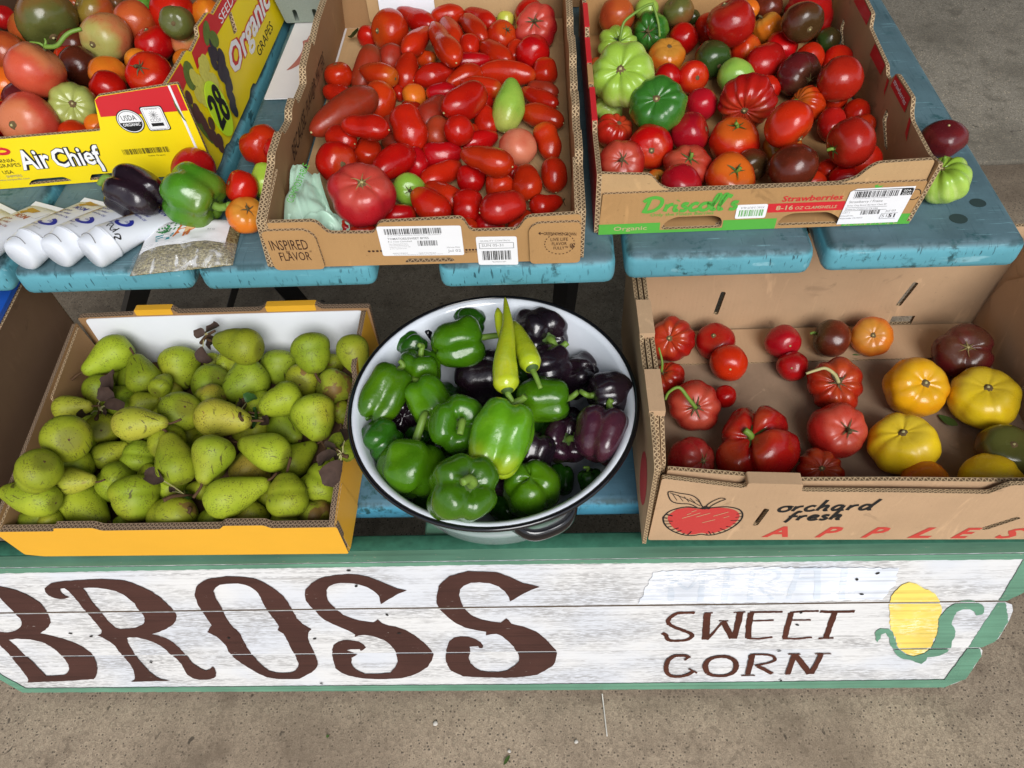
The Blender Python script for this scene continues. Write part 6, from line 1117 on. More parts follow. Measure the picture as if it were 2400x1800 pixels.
('D','pe',[-.4438,.7936,.4682],[.02,-.919,-.394],.0309,.95,'yellow green pear with speckled neck right of the rear centre pear','v'),
('D','pe',[-.532,.8043,.462],[.857,.124,-.5],.0221,1.12,'pear mostly hidden under the rear centre pear','-'),
('D','pe',[-.3597,.8106,.4546],[-.655,.753,-.062],.0175,1.12,'pear sliver behind the scarred pear in the back right corner','-'),
('D','pe',[-.5647,.8174,.4589],[-.356,.407,-.841],.0154,1.12,'small dark pear end beside the dried leaves at the back','1212,492b'),
('D','pe',[-.4877,.7858,.5336],[-.964,.267,.0],.0305,1.4,'rear centre pear with neck pointing left against the white wall','h'),
('D','pe',[-.609,.7922,.4725],[.065,-.917,-.394],.035,1.1,'upright brownish topped pear with its narrow end down','v'),
('D','pe',[-.3736,.7792,.5172],[.266,-.857,-.441],.0321,1.05,'pear with a curved brown stem against the white back wall','v'),
('D','pe',[-.3017,.7627,.5282],[.318,-.842,-.435],.0255,1.41,'scarred pear with brown streak in the back right corner','v'),
('D','pe',[-.7145,.7887,.4561],[-.79,-.516,.331],.0184,1.12,'pear sliver between the two back left pears','-'),
('D','pe',[-.6523,.7625,.4966],[-.385,.797,.466],.0286,1.21,'waisted pear right of the back left corner pear','v'),
('D','pe',[-.6098,.7361,.5005],[.158,.967,-.2],.0188,1.12,'pear sliver left of the upright brownish topped pear','-'),
('D','pe',[-.3969,.7682,.4687],[-.049,.859,-.51],.0285,1.12,'pear showing its blossom end below the curved stem pear','1715,640b'),
('D','pe',[-.5505,.7562,.4702],[-.741,.067,-.668],.0319,1.12,'pear with small dark blossom end in the second row','1247,600b'),
('D','pe',[-.4875,.754,.4809],[-.678,-.728,-.098],.0367,1.1,'fat speckled pear in front of the rear centre pear','v'),
('D','pr',[-.3386,.7461,.4706],[.79,.271,-.55],.0322,1.05,'pear with a red brown rotten patch near the right wall','-'),
('D','pe',[-.7154,.7322,.4869],[.35,-.82,-.453],.0263,1.21,'blemished pear covered by the large dried leaf','v'),
('D','pe',[-.5318,.7137,.4908],[-.956,.009,-.295],.0236,1.12,'pear sliver behind the yellow pear at box centre','-'),
('D','pe',[-.411,.6972,.5038],[-.843,-.537,.0],.0273,1.3,'smooth pear right of the twig with one green leaf','h'),
('D','py2',[-.7236,.6814,.52],[.999,.053,.0],.0202,1.53,'yellow brown pear against the left wall with a curled leaf in front','h'),
('D','pe',[-.6348,.7124,.4861],[.997,.073,.0],.0187,1.36,'pear lying beneath the dried leaf tips left of centre','h'),
('D','pe',[-.562,.6741,.5072],[-.63,.172,-.757],.0333,1.12,'round pear with a dark round hole left of centre','1055,763b'),
('D','pe',[-.3569,.672,.4923],[.324,-.857,-.4],.034,1.11,'tall pear with a deep blossom dent near the right side','v'),
('D','py2',[-.4873,.6583,.5142],[.989,-.147,-.0],.0293,1.57,'yellow pear with russet underside at box centre','h'),
('D','pe',[-.3253,.7016,.4603],[.729,-.442,-.522],.0187,1.12,'pear sliver by the basin rim','-'),
('D','pe',[-.408,.6714,.4638],[.732,-.681,-.0],.0269,1.19,'dull pear below the smooth one right of the twig','h'),
('D','pe',[-.701,.6751,.4666],[-.474,.509,-.718],.0275,1.12,'pear pointing its blossom end straight up left of the blushing pear','580,900b'),
('D','py2',[-.5853,.6243,.5535],[1.0,.011,.0],.0255,1.63,'blushing yellow pear lying level with its stem to the right','h'),
('D','pe',[-.542,.6556,.4558],[-.18,.938,-.296],.0185,1.12,'dark pear in the gap above the smooth centre pear','-'),
('D','pe',[-.6894,.605,.5512],[-.646,.524,-.555],.0345,1.12,'large squat pear facing its blossom end outward by the left wall','392,955b'),
('D','pe',[-.2979,.5975,.5221],[-.138,.924,.358],.0221,1.04,'pear beneath the hanging dried leaves at right','v'),
('D','pe',[-.708,.6359,.472],[.276,-.849,-.45],.0154,1.12,'pear sliver under the large squat pear','-'),
('D','pe',[-.5578,.6192,.5155],[.041,.948,-.316],.0268,1.12,'pear behind the creased centre pear','-'),
('D','pe',[-.4157,.6027,.5103],[-.945,.328,.0],.0294,1.5,'smooth pear pointing left toward the centre of the box','h'),
('D','pe',[-.669,.6286,.4722],[.83,.558,.0],.0209,1.44,'dark pear left of the creased centre pear','h'),
('D','pe',[-.6239,.6217,.4691],[.036,.956,.292],.0264,1.02,'dull speckled pear touching the creased centre pear','v'),
('D','pe',[-.5304,.5767,.5318],[-.351,.847,.399],.0299,1.36,'creased pear with a scarred dent across its middle','v'),
('D','pe',[-.4761,.5735,.5337],[-.251,-.94,-.232],.0314,1.16,'smooth light green pear in the exact middle of the box','v'),
('D','pe',[-.705,.5946,.4954],[.716,.001,-.698],.0291,1.12,'pear below the large squat one facing out','-'),
('D','pe',[-.3816,.6203,.4629],[.698,.716,.0],.0262,1.38,'russet pear left of the hanging dried leaves','h'),
('D','pe',[-.4458,.5955,.4681],[.616,-.247,-.748],.0284,1.12,'pear peeping between the middle pear and the long scarred pear','-'),
('D','pe',[-.695,.5378,.5649],[-.675,-.125,-.727],.0294,1.12,'squat pear by the left wall near the front','250,1078b'),
('D','py2',[-.6764,.5573,.5097],[1.0,-.02,-.0],.0196,1.48,'yellow green pear with dark stem pointing right near the left front','h'),
('D','pe',[-.5983,.5921,.4663],[.564,.033,-.825],.0164,1.12,'pear sliver under the dried leaf left of the creased pear','-'),
('D','pe',[-.6454,.5765,.4715],[-.708,-.621,-.337],.0291,1.12,'pear behind the front pear with drooping stem','-'),
('D','pe',[-.3354,.5721,.4687],[.445,.878,.175],.0314,1.12,'big round pear under the hanging leaves at the right front','-'),
('D','pe',[-.5239,.5719,.455],[-.997,.076,.009],.0163,1.12,'pear sliver behind the twig in the front row','-'),
('D','pe',[-.4183,.5561,.4535],[-.639,-.728,-.247],.0161,1.12,'pear sliver left of the upright front pear','-'),
('D','pe',[-.4391,.5329,.5097],[.896,.444,-.0],.0287,1.68,'long pear with a brown scab and stem pointing right','h'),
('D','pe',[-.3689,.5328,.5016],[-.121,.939,.322],.0304,1.1,'upright pear with blossom end down in the front row','v'),
('D','pe',[-.7267,.5281,.5189],[-.964,.268,.0],.0262,1.8,'long pear at the left picture edge of the front row','h'),
('D','pe',[-.6812,.541,.467],[.856,-.516,.0],.0334,1.59,'plump pear second from the left in the front row','h'),
('D','pe',[-.5958,.5411,.4857],[.235,-.907,-.349],.0354,.99,'large front pear with a drooping stem at its narrow end','v'),
('D','pe',[-.539,.5187,.471],[.775,-.005,.632],.034,1.12,'squat front pear with its stem facing up','1062,1355'),
('D','pr',[-.3356,.5217,.4643],[.712,.573,-.405],.0236,1.05,'front right pear with a brown rotten spot','-'),
('D','pe',[-.433,.5164,.4643],[-.505,-.855,-.118],.0261,1.12,'shaded pear behind the front wall below the long scabbed one','-'),
('D','pe',[-.4859,.5149,.4608],[-.885,.326,-.333],.0231,1.12,'shaded pear right of the squat stem up pear','-'),
('D','pe',[-.3833,.5091,.4609],[-.586,-.771,-.249],.0223,1.12,'shaded pear below the upright front pear','-'),
('D','pe',[-.707,.5063,.4813],[.539,-.479,-.693],.0169,1.12,'shaded pear between the two leftmost front pears','-'),
('D','pe',[-.6205,.5166,.4537],[-.882,-.419,-.216],.016,1.12,'shaded pear between the plump and the large front pears','-'),
('F','kk',[-.1039,.7216,.5148],[.995,-.1,.0],.0485,.8,'large black pepper in the shadow at the middle of the basin','h'),
('F','kk',[-.2217,.6669,.5112],[-.29,.79,-.541],.0311,.95,'dark pepper in the gap below the left green pepper','-'),
('F','kk',[-.0211,.5805,.5327],[-.277,-.777,-.566],.0259,.95,'dark purple pepper sliver behind the front centre green pepper','-'),
('F','gd',[-.1216,.7968,.5604],[.849,.219,-.481],.025,.95,'dark green pepper mostly hidden behind the top green pepper','-'),
('F','gd',[-.2061,.7504,.5603],[-.68,-.66,-.32],.023,.95,'green pepper sliver with hooked stem at upper left of basin','-'),
('F','kk',[-.0137,.7726,.5591],[.44,-.795,.416],.0432,.95,'glossy black pepper with green stem cap at the basin back','1250,385'),
('F','kk',[-.003,.7062,.5608],[.738,.637,-.224],.0336,.95,'olive black pepper right of the yellow chillies','-'),
('F','kw',[.0446,.7144,.5245],[-.841,.221,-.494],.0354,.85,'wrinkled black pepper against the right inner wall','-'),
('F','kk',[.0827,.6516,.5624],[-.962,-.208,.177],.0332,.95,'black pepper with cut green stem at the right of basin','1470,700'),
('F','pu',[.0145,.6124,.5031],[.342,-.402,.849],.0379,.95,'round purple pepper with pale green stem cap facing up','1358,945'),
('F','pu',[.0694,.5828,.5613],[.313,.885,.345],.0393,1.01,'large dull purple pepper at the right wall of the basin','v'),
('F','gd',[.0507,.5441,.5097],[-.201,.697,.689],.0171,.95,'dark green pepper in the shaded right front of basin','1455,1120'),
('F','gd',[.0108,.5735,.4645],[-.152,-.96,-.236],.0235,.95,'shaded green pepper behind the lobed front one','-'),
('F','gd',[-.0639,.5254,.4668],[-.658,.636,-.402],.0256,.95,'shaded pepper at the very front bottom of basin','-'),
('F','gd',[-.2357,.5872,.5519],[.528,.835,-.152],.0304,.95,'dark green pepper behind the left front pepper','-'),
('F','gp',[-.1891,.704,.5587],[.132,.465,.876],.0323,1.0,'green pepper with arched stem behind the leftmost one','505,450'),
('F','gp',[-.1686,.6439,.5618],[-.496,.786,.37],.0318,1.25,'green pepper with deep folds left of the stem facing one','v'),
('F','gp',[-.1328,.7364,.5804],[.959,.283,.0],.0372,1.08,'topmost glossy green pepper with long stem crossing the yellow chilli','h'),
('F','gp',[-.2344,.6546,.5685],[.43,.86,.276],.0333,1.39,'leftmost green pepper against the white enamel wall','v'),
('F','gp',[-.1192,.5788,.4935],[-.108,-.63,-.769],.026,1.0,'green pepper lobe behind the twisted front one','-'),
('F','gp',[-.0101,.6455,.5608],[1.0,.031,.0],.035,1.12,'green pepper on the right with its stem pointing right','h'),
('F','gp',[-.1286,.5897,.5821],[.33,-.506,.797],.0412,1.0,'green pepper facing its stem and star calyx to the viewer','735,862'),
('F','gp',[-.0651,.5557,.5989],[.308,.897,.318],.0422,1.24,'biggest bright green pepper with a yellow tip at basin centre','v'),
('F','gp',[-.1887,.5432,.5509],[.133,.942,.307],.047,.8,'large boxy green pepper with upright stem at the left front','v'),
('F','gp',[-.1121,.4815,.5947],[.402,-.259,.878],.0464,1.0,'twisted green pepper with a bent stem at the front','800,1200'),
('F','gp',[-.03,.5228,.5255],[-.065,.118,-.991],.0401,1.0,'green pepper showing its lobed bottom at the front right','1135,1170b'),
('E','rb',[.1999,.8287,.4715],[-.402,-.536,.743],.0388,.8,'orange red ribbed tomato in the back left corner of the apple box','290,442'),
('E','cr',[.2692,.828,.464],[-.297,-.217,.93],.0311,.85,'smooth crimson tomato with tiny scar against the apple box back wall','535,425'),
('E','cr',[.3757,.8216,.4658],[-.144,.809,-.57],.0282,.94,'crimson oval tomato alone near the middle of the back wall','945,485b'),
('E','br',[.4519,.8254,.4688],[-.94,.302,.158],.0311,.92,'chocolate brown tomato with a green stem pointing left','1075,408'),
('E','og',[.5177,.8285,.4658],[-.298,-.56,.773],.0325,.8,'small orange ribbed tomato against the back wall','1397,428'),
('E','bp',[.6431,.7857,.4744],[-.252,-.441,.861],.044,.81,'dark maroon two lobed tomato with a cream scar at right','1910,490'),
('E','rd',[.2813,.7787,.4693],[.1,.882,-.461],.0297,.91,'round red tomato in front of the smooth crimson one','625,610b'),
('E','cr',[.3821,.7758,.4601],[.322,.698,-.64],.0242,.9,'small crimson tomato below the oval crimson one','958,605b'),
('E','rb',[.187,.7581,.4617],[-.68,.007,.733],.0266,.78,'dull red tomato with a thin upright dry stem by the left wall','255,625'),
('E','rd',[.2701,.723,.4542],[.169,-.055,-.984],.0175,.95,'smallest red tomato in the apple box','-'),
('E','pk',[.2161,.6914,.4739],[-.114,-.643,.757],.0399,.84,'red tomato with a big dried calyx and bent vine stem','440,820'),
('E','rb',[.4324,.726,.4736],[-.155,-.49,.858],.0439,.73,'dark ribbed crimson tomato with a long pale dry stem','1210,682'),
('E','yo',[.5481,.7144,.4772],[.039,-.395,.918],.0466,.85,'golden orange tomato left of two yellow ones','1687,678'),
('E','yl',[.6416,.6934,.4762],[-.222,.013,.975],.05,.73,'bright yellow squat tomato at the right of the golden one','2020,692'),
('E','pk',[.4149,.6415,.4752],[.159,-.527,.835],.0427,.85,'red tomato with tan star calyx below the ribbed crimson one','1265,935'),
('E','yl',[.5007,.6165,.4759],[-.286,.071,.956],.0477,.77,'yellow tomato with brown spot nearest the box front','1560,935'),
('E','mf',[.2921,.615,.4839],[-.443,-.189,.876],.0575,.78,'fused lumpy red tomato of several lobes left of centre','728,965'),
('E','pk',[.2009,.5973,.4707],[.524,-.477,.706],.0361,.84,'dull red cracked tomato in the front left corner of apple box','492,1105'),
('E','rb',[.378,.5778,.4661],[-.177,-.282,.943],.0348,.78,'dark red ribbed tomato in the shade behind the apple box front','1122,1140'),
('E','gb',[.6405,.6039,.4695],[-.062,-.201,.978],.0387,.84,'dark green brown tomato in the shaded right of the apple box','2155,1010'),
('E','og',[.5149,.5545,.4702],[.393,.408,-.824],.0315,.81,'orange tomato peeping over the apple box front','-'),
('E','yl',[.5979,.5496,.4757],[.768,.421,-.482],.0406,.74,'yellow tomato peeping over the apple box front at right','-'),
('T','cr',[-.5005,.9105,.7704],[.306,.451,-.839],.032,.9,'crimson tomato between the dark and green peppers on the table','-'),
('T','po',[-.4144,.9607,.7743],[-.584,.701,-.409],.0343,.86,'twisted orange red tomato beside the grape box','-'),
('T','rd',[-.3816,.9307,.785],[.274,.782,-.56],.0177,.9,'red tomato behind the twisted orange red one','-'),
('T','gl',[-.3871,.8825,.7663],[.173,.871,.46],.0255,.97,'lime green pepper against the plum tray side','v'),
('T','rd',[-.4149,.8531,.781],[-.729,-.187,.658],.0242,.9,'dark red tomato between green pepper and plum tray','521,425'),
('T','og',[-.4048,.8141,.7647],[.472,-.345,.811],.0258,.82,'orange tomato with dry star calyx at the plum tray corner','581,490'),
('T','kp',[-.5609,.8492,.7808],[-.863,.242,.443],.0402,.99,'large ridged black pepper beside the white tubes','v'),
('T','gm',[-.475,.8348,.7837],[.903,-.316,-.29],.0426,.9,'green pepper with an orange blush on the herb packet','508,480'),
('T','bp',[.5465,.9221,.7656],[.045,.033,-.998],.0302,.8,'maroon brown tomato outside the right side of strawberry box','2222,298b'),
('T','lg',[.5169,.8322,.7694],[-.439,.063,.896],.0346,.78,'lime ribbed tomato on the right corner of the table','2207,385'),
('D','pe',[-.7301,.5177,.471],[.796,.554,.245],.029,1.12,'pear in the shaded bottom layer of the pear box,almost covered by others','-'),
('D','pe',[-.5692,.578,.4613],[.656,-.65,.383],.0284,1.12,'pear in the shaded bottom layer of the pear box,almost covered by others','-'),
('D','pe',[-.723,.6171,.4641],[.865,-.481,-.143],.0289,1.12,'pear in the shaded bottom layer of the pear box,almost covered by others','-'),
('D','pe',[-.5659,.6215,.4613],[.865,.479,.148],.0281,1.12,'pear in the shaded bottom layer of the pear box,almost covered by others','-'),
('D','pe',[-.5132,.6167,.467],[.476,-.869,-.13],.0299,1.12,'pear in the shaded bottom layer of the pear box,almost covered by others','-'),
('D','pe',[-.6387,.6704,.4667],[.365,.623,-.692],.0258,1.12,'pear in the shaded bottom layer of the pear box,almost covered by others','-'),
('D','pe',[-.5665,.6685,.4632],[.663,-.651,-.369],.028,1.12,'pear in the shaded bottom layer of the pear box,almost covered by others','-'),
('D','pe',[-.5269,.6819,.4652],[-.494,-.591,-.637],.0264,1.12,'pear in the shaded bottom layer of the pear box,almost covered by others','-'),
('D','pe',[-.464,.6716,.4601],[-.986,-.034,.162],.028,1.12,'pear in the shaded bottom layer of the pear box,almost covered by others','-'),
('D','pe',[-.7249,.7081,.4604],[.687,-.596,-.416],.0298,1.12,'pear in the shaded bottom layer of the pear box,almost covered by others','-'),
('D','pe',[-.6834,.7222,.4691],[.084,-.348,-.934],.0287,1.12,'pear in the shaded bottom layer of the pear box,almost covered by others','-'),
('D','pe',[-.6137,.7302,.4642],[.066,-.417,-.907],.0296,1.12,'pear in the shaded bottom layer of the pear box,almost covered by others','-'),
('D','pe',[-.4666,.7162,.4658],[-.961,-.131,.243],.0274,1.12,'pear in the shaded bottom layer of the pear box,almost covered by others','-'),
('D','pe',[-.3678,.7058,.4678],[-.728,.441,-.524],.0267,1.12,'pear in the shaded bottom layer of the pear box,almost covered by others','-'),
('D','pe',[-.6783,.7754,.4657],[-.222,.762,-.608],.0277,1.12,'pear in the shaded bottom layer of the pear box,almost covered by others','-'),
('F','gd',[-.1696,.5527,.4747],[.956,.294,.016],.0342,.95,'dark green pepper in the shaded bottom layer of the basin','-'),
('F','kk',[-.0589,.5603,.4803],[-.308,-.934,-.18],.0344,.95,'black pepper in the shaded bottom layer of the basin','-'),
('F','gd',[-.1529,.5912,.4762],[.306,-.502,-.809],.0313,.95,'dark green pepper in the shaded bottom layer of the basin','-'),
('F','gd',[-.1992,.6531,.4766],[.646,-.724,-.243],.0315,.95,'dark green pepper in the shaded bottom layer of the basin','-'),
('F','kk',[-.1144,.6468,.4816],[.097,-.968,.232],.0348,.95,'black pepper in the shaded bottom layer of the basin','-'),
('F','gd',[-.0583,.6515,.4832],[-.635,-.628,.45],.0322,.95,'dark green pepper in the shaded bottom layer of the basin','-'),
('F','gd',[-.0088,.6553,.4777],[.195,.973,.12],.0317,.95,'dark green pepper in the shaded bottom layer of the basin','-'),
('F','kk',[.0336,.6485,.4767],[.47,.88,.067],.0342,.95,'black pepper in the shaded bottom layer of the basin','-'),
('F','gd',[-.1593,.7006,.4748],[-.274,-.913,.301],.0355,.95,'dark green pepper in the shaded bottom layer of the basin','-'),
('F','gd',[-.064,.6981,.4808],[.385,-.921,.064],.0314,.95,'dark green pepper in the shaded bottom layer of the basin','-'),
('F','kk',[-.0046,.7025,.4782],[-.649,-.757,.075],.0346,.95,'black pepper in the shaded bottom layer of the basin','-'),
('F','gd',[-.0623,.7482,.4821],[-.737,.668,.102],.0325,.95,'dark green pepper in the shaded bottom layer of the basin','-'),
('A','br',[-.9321,.9897,.7852],[.614,.689,.385],.0303,.92,'dark brown tomato in the bottom layer of the grape box','-'),
('A','ob',[-.8591,.9929,.7783],[-.305,.551,.777],.0321,.92,'brownish orange tomato in the bottom layer of the grape box','-'),
('A','rd',[-.637,.9813,.7772],[.662,-.74,-.119],.0326,.92,'red tomato in the bottom layer of the grape box','-'),
('A','br',[-.5539,.9851,.7766],[.274,-.525,-.806],.0282,.92,'dark brown tomato in the bottom layer of the grape box','-'),
('A','ob',[-.9316,1.0473,.7757],[-.988,-.088,-.124],.0316,.92,'brownish orange tomato in the bottom layer of the grape box','-'),
('A','rd',[-.8436,1.0597,.7703],[.777,-.473,-.416],.0294,.92,'red tomato in the bottom layer of the grape box','-'),
('A','br',[-.6368,1.054,.7832],[-.391,-.901,-.188],.028,.92,'dark brown tomato in the bottom layer of the grape box','-'),
('A','ob',[-.5643,1.0431,.7778],[.106,.994,.025],.0331,.92,'brownish orange tomato in the bottom layer of the grape box','-'),
('A','rd',[-.93,1.1303,.7748],[-.309,.934,-.18],.0305,.92,'red tomato in the bottom layer of the grape box','-'),
('A','br',[-.5576,1.1394,.7764],[.145,-.481,.864],.0291,.92,'dark brown tomato in the bottom layer of the grape box','-'),
('A','ob',[-.8488,1.1961,.7736],[.933,-.311,-.179],.0309,.92,'brownish orange tomato in the bottom layer of the grape box','-'),
('A','rd',[-.7918,1.208,.7756],[-.676,-.536,.505],.0318,.92,'red tomato in the bottom layer of the grape box','-'),
('A','br',[-.5558,1.1979,.7798],[.971,-.181,.157],.0303,.92,'dark brown tomato in the bottom layer of the grape box','-'),
('A','ob',[-.9263,1.2636,.7797],[.484,.258,.836],.0324,.92,'brownish orange tomato in the bottom layer of the grape box','-'),
('A','rd',[-.6214,1.2809,.771],[.455,-.591,-.666],.0324,.92,'red tomato in the bottom layer of the grape box','-'),
('A','br',[-.5545,1.2755,.7769],[.841,-.453,-.296],.0296,.92,'dark brown tomato in the bottom layer of the grape box','-'),
('A','ob',[-.9247,1.341,.7766],[.755,.393,.525],.0289,.92,'brownish orange tomato in the bottom layer of the grape box','-'),
('A','rd',[-.8575,1.3493,.7741],[.105,-.566,-.817],.0288,.92,'red tomato in the bottom layer of the grape box','-')]
fruits = []
for i, (con, k, p, ax, R, asp, label, st) in enumerate(FRUIT):
    r = random.Random(1000+i); q = Vector((0, 0, 1)).rotation_difference(Vector(ax)).to_matrix().to_4x4() @ Matrix.Rotation(r.uniform(0, 6.28), 4, 'Z')
    pear = k in ('pe', 'py2', 'pr'); pep = k in ('gp', 'gd', 'kk', 'kw', 'pu', 'gm', 'kp', 'gl')
    lying = st in ('h', 'v')
    if pear: me = pear_me(R, asp, r); name, cat = 'pear', 'pear'
    elif pep:
        me = pepper_me(R*1.02, asp, r, dep={'kw': .22, 'kp': .27, 'gl': .08}.get(k, .19), n={'kw': 6, 'kp': 5}.get(k), wr=.10 if k == 'kw' else .055); name, cat = 'bell_pepper', 'pepper'
    elif (lying and k in ('pl', 'po', 'pd', 'py', 'pg', 'og', 'cr', 'rd')) or k in ('pl', 'py', 'pg'):
        me = plum_me(R, asp, r, waist=.16 if 'waisted' in label or 'pear shaped' in label else None, point=.16 if 'point' in label else 0.0, hook=.12 if 'hooked' in label or 'curved' in label else 0.0, pg=(k == 'pg')); name, cat = 'plum_tomato', 'tomato'
    else:
        n, dp, ir, dm = RIBS.get(k, (5, .025, .03, .13))
        if 'twisted' in label: n, dp, ir, dm = 3, .3, .25, .2
        if 'two lobed' in label: n, dp, ir = 3, .22, .1
        if 'heavily' in label: n, dp = 14, .12
        if k == 'mf': R *= 1.18
        if k == 'og' and 'smooth' in label: n, dp, ir, dm = 5, .02, .02, .13
        me = tomato_me(R, asp, n, dp, ir, dm, r); name, cat = 'tomato', 'tomato'
    if k == 'pe': k = r.choice(('pe', 'pe', 'pe2', 'pe3', 'pe3'))
    mk = 'gy' if k == 'gp' and 'yellow tip' in label else k
    o = obj(name, me, FM[mk], None, label, cat, NAMES[con]); o.matrix_world = Matrix.Translation(p) @ q; fruits.append(o); tz = topz(me); bz = me.vertices[len(me.vertices)-1].co.z
    vis = st not in ('-',); blos = st.endswith('b')
    if pear:
        if lying or (vis and not blos): stemtube([(0, 0, tz-.004), (R*.06, R*.03, tz+R*.12), (R*r.uniform(-.3, .3), R*r.uniform(-.3, .3), tz+R*r.uniform(.4, .7)*(.2 if p[1]+ax[1]*R*asp < .52 else 1))], R*.055, R*.075, BRN, o)
        star(R*.17, 5, r, -.25, bz-.0004, BRN, o, 'blossom_end', .3); 
    elif pep:
        if lying or (vis and not blos):
            g = STG; s_ = R*.36
            star(R*.46, 6, r, .30, tz+R*.055, CAL, o, 'calyx', .42); bl = 1.1 if 'long stem' in label or 'upright' in label else .6
            stemtube([(0, 0, tz), (0, 0, tz+R*.25), (R*r.uniform(-.15, .25), R*r.uniform(-.1, .2), tz+R*bl*.8), (R*r.uniform(.0, .4), R*r.uniform(0, .3), tz+R*bl)], R*.14, R*.105, g, o); e_ = Vector((R*.2, R*.15, tz+R*bl))
        if k in ('kp', 'gm'): blob(R*.08, bz, .001, SCA, o, 'blossom_scar', r)
    else:
        if 'alyx' in label or (name == 'tomato' and vis and not blos and ('stem' in label or 'streaked' in label or 'fused' in label)):
            dry = any(w in label for w in ('dry', 'dried', 'withered', 'wisp', 'curly', 'dark', 'tan', 'big'))
            star(R*(.42 if R > .02 else .6), r.choice((5, 6)), r, .12, tz+R*.05, STD if dry else CAL, o, 'calyx', .11, .25)
            stemtube([(0, 0, tz), (R*.04, 0, tz+R*.14), (R*.10, R*.08, tz+R*.26)], R*.075, R*.07, STD if dry else STG, o)
        elif name == 'tomato' and vis and not blos:
            blob(R*.15, tz+R*.012, R*.03, SCA, o, 'stem_scar', r)
            if R > .03: blob(R*.055, tz+R*.045, R*.03, STP, o, 'stem_core', r)
            if k in ('pk', 'mf', 'bp') : star(R*.34, 6, r, .10, tz+R*.055, CRK, o, 'cracked_ring', .07)
        elif name == 'plum_tomato': blob(R*.17, tz-R*.03, R*.04, STD if r.random() < .6 else SCA, o, 'stem_scar', r, 9); 
        if (blos or name == 'plum_tomato') and k != 'og': blob(R*.075, bz, -.0012, STP, o, 'blossom_scar', r, 7)
bpy.context.view_layer.update()
def child_tube(fi, pts, r0, r1, mat, name):
    o = fruits[fi]; M = o.matrix_world.inverted(); stemtube([M @ Vector(p) for p in pts], r0, r1, mat, o, name)
for fi, pts, r0, r1, m in [
(95,[[.1215,1.1666,.7954],[.1222,1.1677,.8064],[.1268,1.1764,.8211],[.1408,1.1826,.8301],[.1606,1.1968,.8349],[.1735,1.2016,.8358]],.0022,.0022,'g'),
(95,[[.1748,1.2209,.8258],[.1795,1.2124,.8168],[.1844,1.2004,.803],[.1861,1.1883,.7893]],.0022,.0018,'g'),
(159,[[-.7273,1.0728,.8782],[-.7065,1.0693,.8802],[-.6924,1.0771,.8896],[-.6824,1.0827,.8933],[-.6696,1.0891,.8934]],.0034,.003,'g'),
(159,[[-.7273,1.0728,.8782],[-.7329,1.0736,.8832],[-.7477,1.0765,.8844]],.0022,.001,'g'),
(159,[[-.7273,1.0728,.8782],[-.7231,1.0752,.8839],[-.7249,1.0791,.8871]],.0022,.001,'g'),
(267,[[.4241,.7061,.506],[.4157,.7095,.5204],[.3995,.7115,.5331],[.3841,.7078,.5332],[.3711,.705,.5299]],.003,.0018,'p'),
(266,[[.2111,.6666,.504],[.1989,.6713,.5207],[.1848,.6799,.5364],[.1708,.6774,.5293],[.1659,.6718,.5191]],.0032,.0018,'g'),
(266,[[.1836,.7274,.4612],[.1911,.7226,.4529],[.1888,.7186,.4438]],.0016,.001,'d'),
(264,[[.1728,.7529,.4826],[.1729,.7602,.4986],[.1673,.7728,.5169]],.0022,.0014,'g'),
(287,[[.5043,.8305,.7943],[.4985,.8207,.8124]],.0025,.002,'g')]: child_tube(fi, pts, r0, r1, {'g': STG, 'p': STP, 'd': STD}[m], 'vine_stem')

# yellow chillies across the basin
YG = fruit_mat('chilli_yellow_green', (.50, .56, .020), (.42, .53, .020), rough=.2, coat=.4, speck=.05, bumpy=.2)
for label, pts, rs, stem in [
('long yellow green chilli with its tip over the basin rim',[[-.0563,.6108,.628],[-.0582,.6244,.63],[-.0599,.6586,.632],[-.0583,.6977,.63],[-.0579,.734,.626],[-.0631,.79,.618]],[.0095,.0175,.017,.0135,.0105,.007,.0012],[[-.0535,.6028,.626],[-.0491,.5963,.622]]),
('shorter yellow green chilli right of the long one',[[-.0239,.6521,.622],[-.0274,.6659,.622],[-.0348,.6946,.618],[-.0437,.7262,.612],[-.0506,.753,.605]],[.01,.0155,.015,.012,.009,.003],[[-.0193,.6384,.622],[-.0131,.6223,.616]]),
('small yellow green chilli tip left of the long one',[[-.0632,.7261,.598],[-.0687,.7426,.606],[-.0726,.7648,.608],[-.0744,.7808,.606]],[.0085,.008,.0065,.0012],None)]:
    P = smooth_line([Vector(p) for p in pts], 8); n = len(P); base = P[0]; rad = []
    for i in range(n):
        t = i/(n-1); s = sum((rs[j+1]*(t*(len(rs)-1)-j)+rs[j]*(1-(t*(len(rs)-1)-j))) for j in [min(int(t*(len(rs)-1)), len(rs)-2)]); rad.append(s)
    vs, fs = tube([q-base for q in P], rad, 18); vs = [v*(1) for v in vs]
    ch = obj('chilli_pepper', mesh('chilli_pepper', vs, fs, True), YG, None, label, 'chilli', 'yellow green chillies in the basin'); ch.location = base
    if stem:
        d = (P[0]-P[1]).normalized(); 
        stemtube([Vector((0, 0, 0)), d*.006]+[Vector(q)-base for q in stem], .0045, .0032, STG, ch)
        cvs, cfs = tube([-d*.008, -d*.001, d*.004], [rs[0]*1.15, rs[0]*1.02, .0045], 14); obj('calyx', mesh('calyx', cvs, cfs, True), CAL, ch)

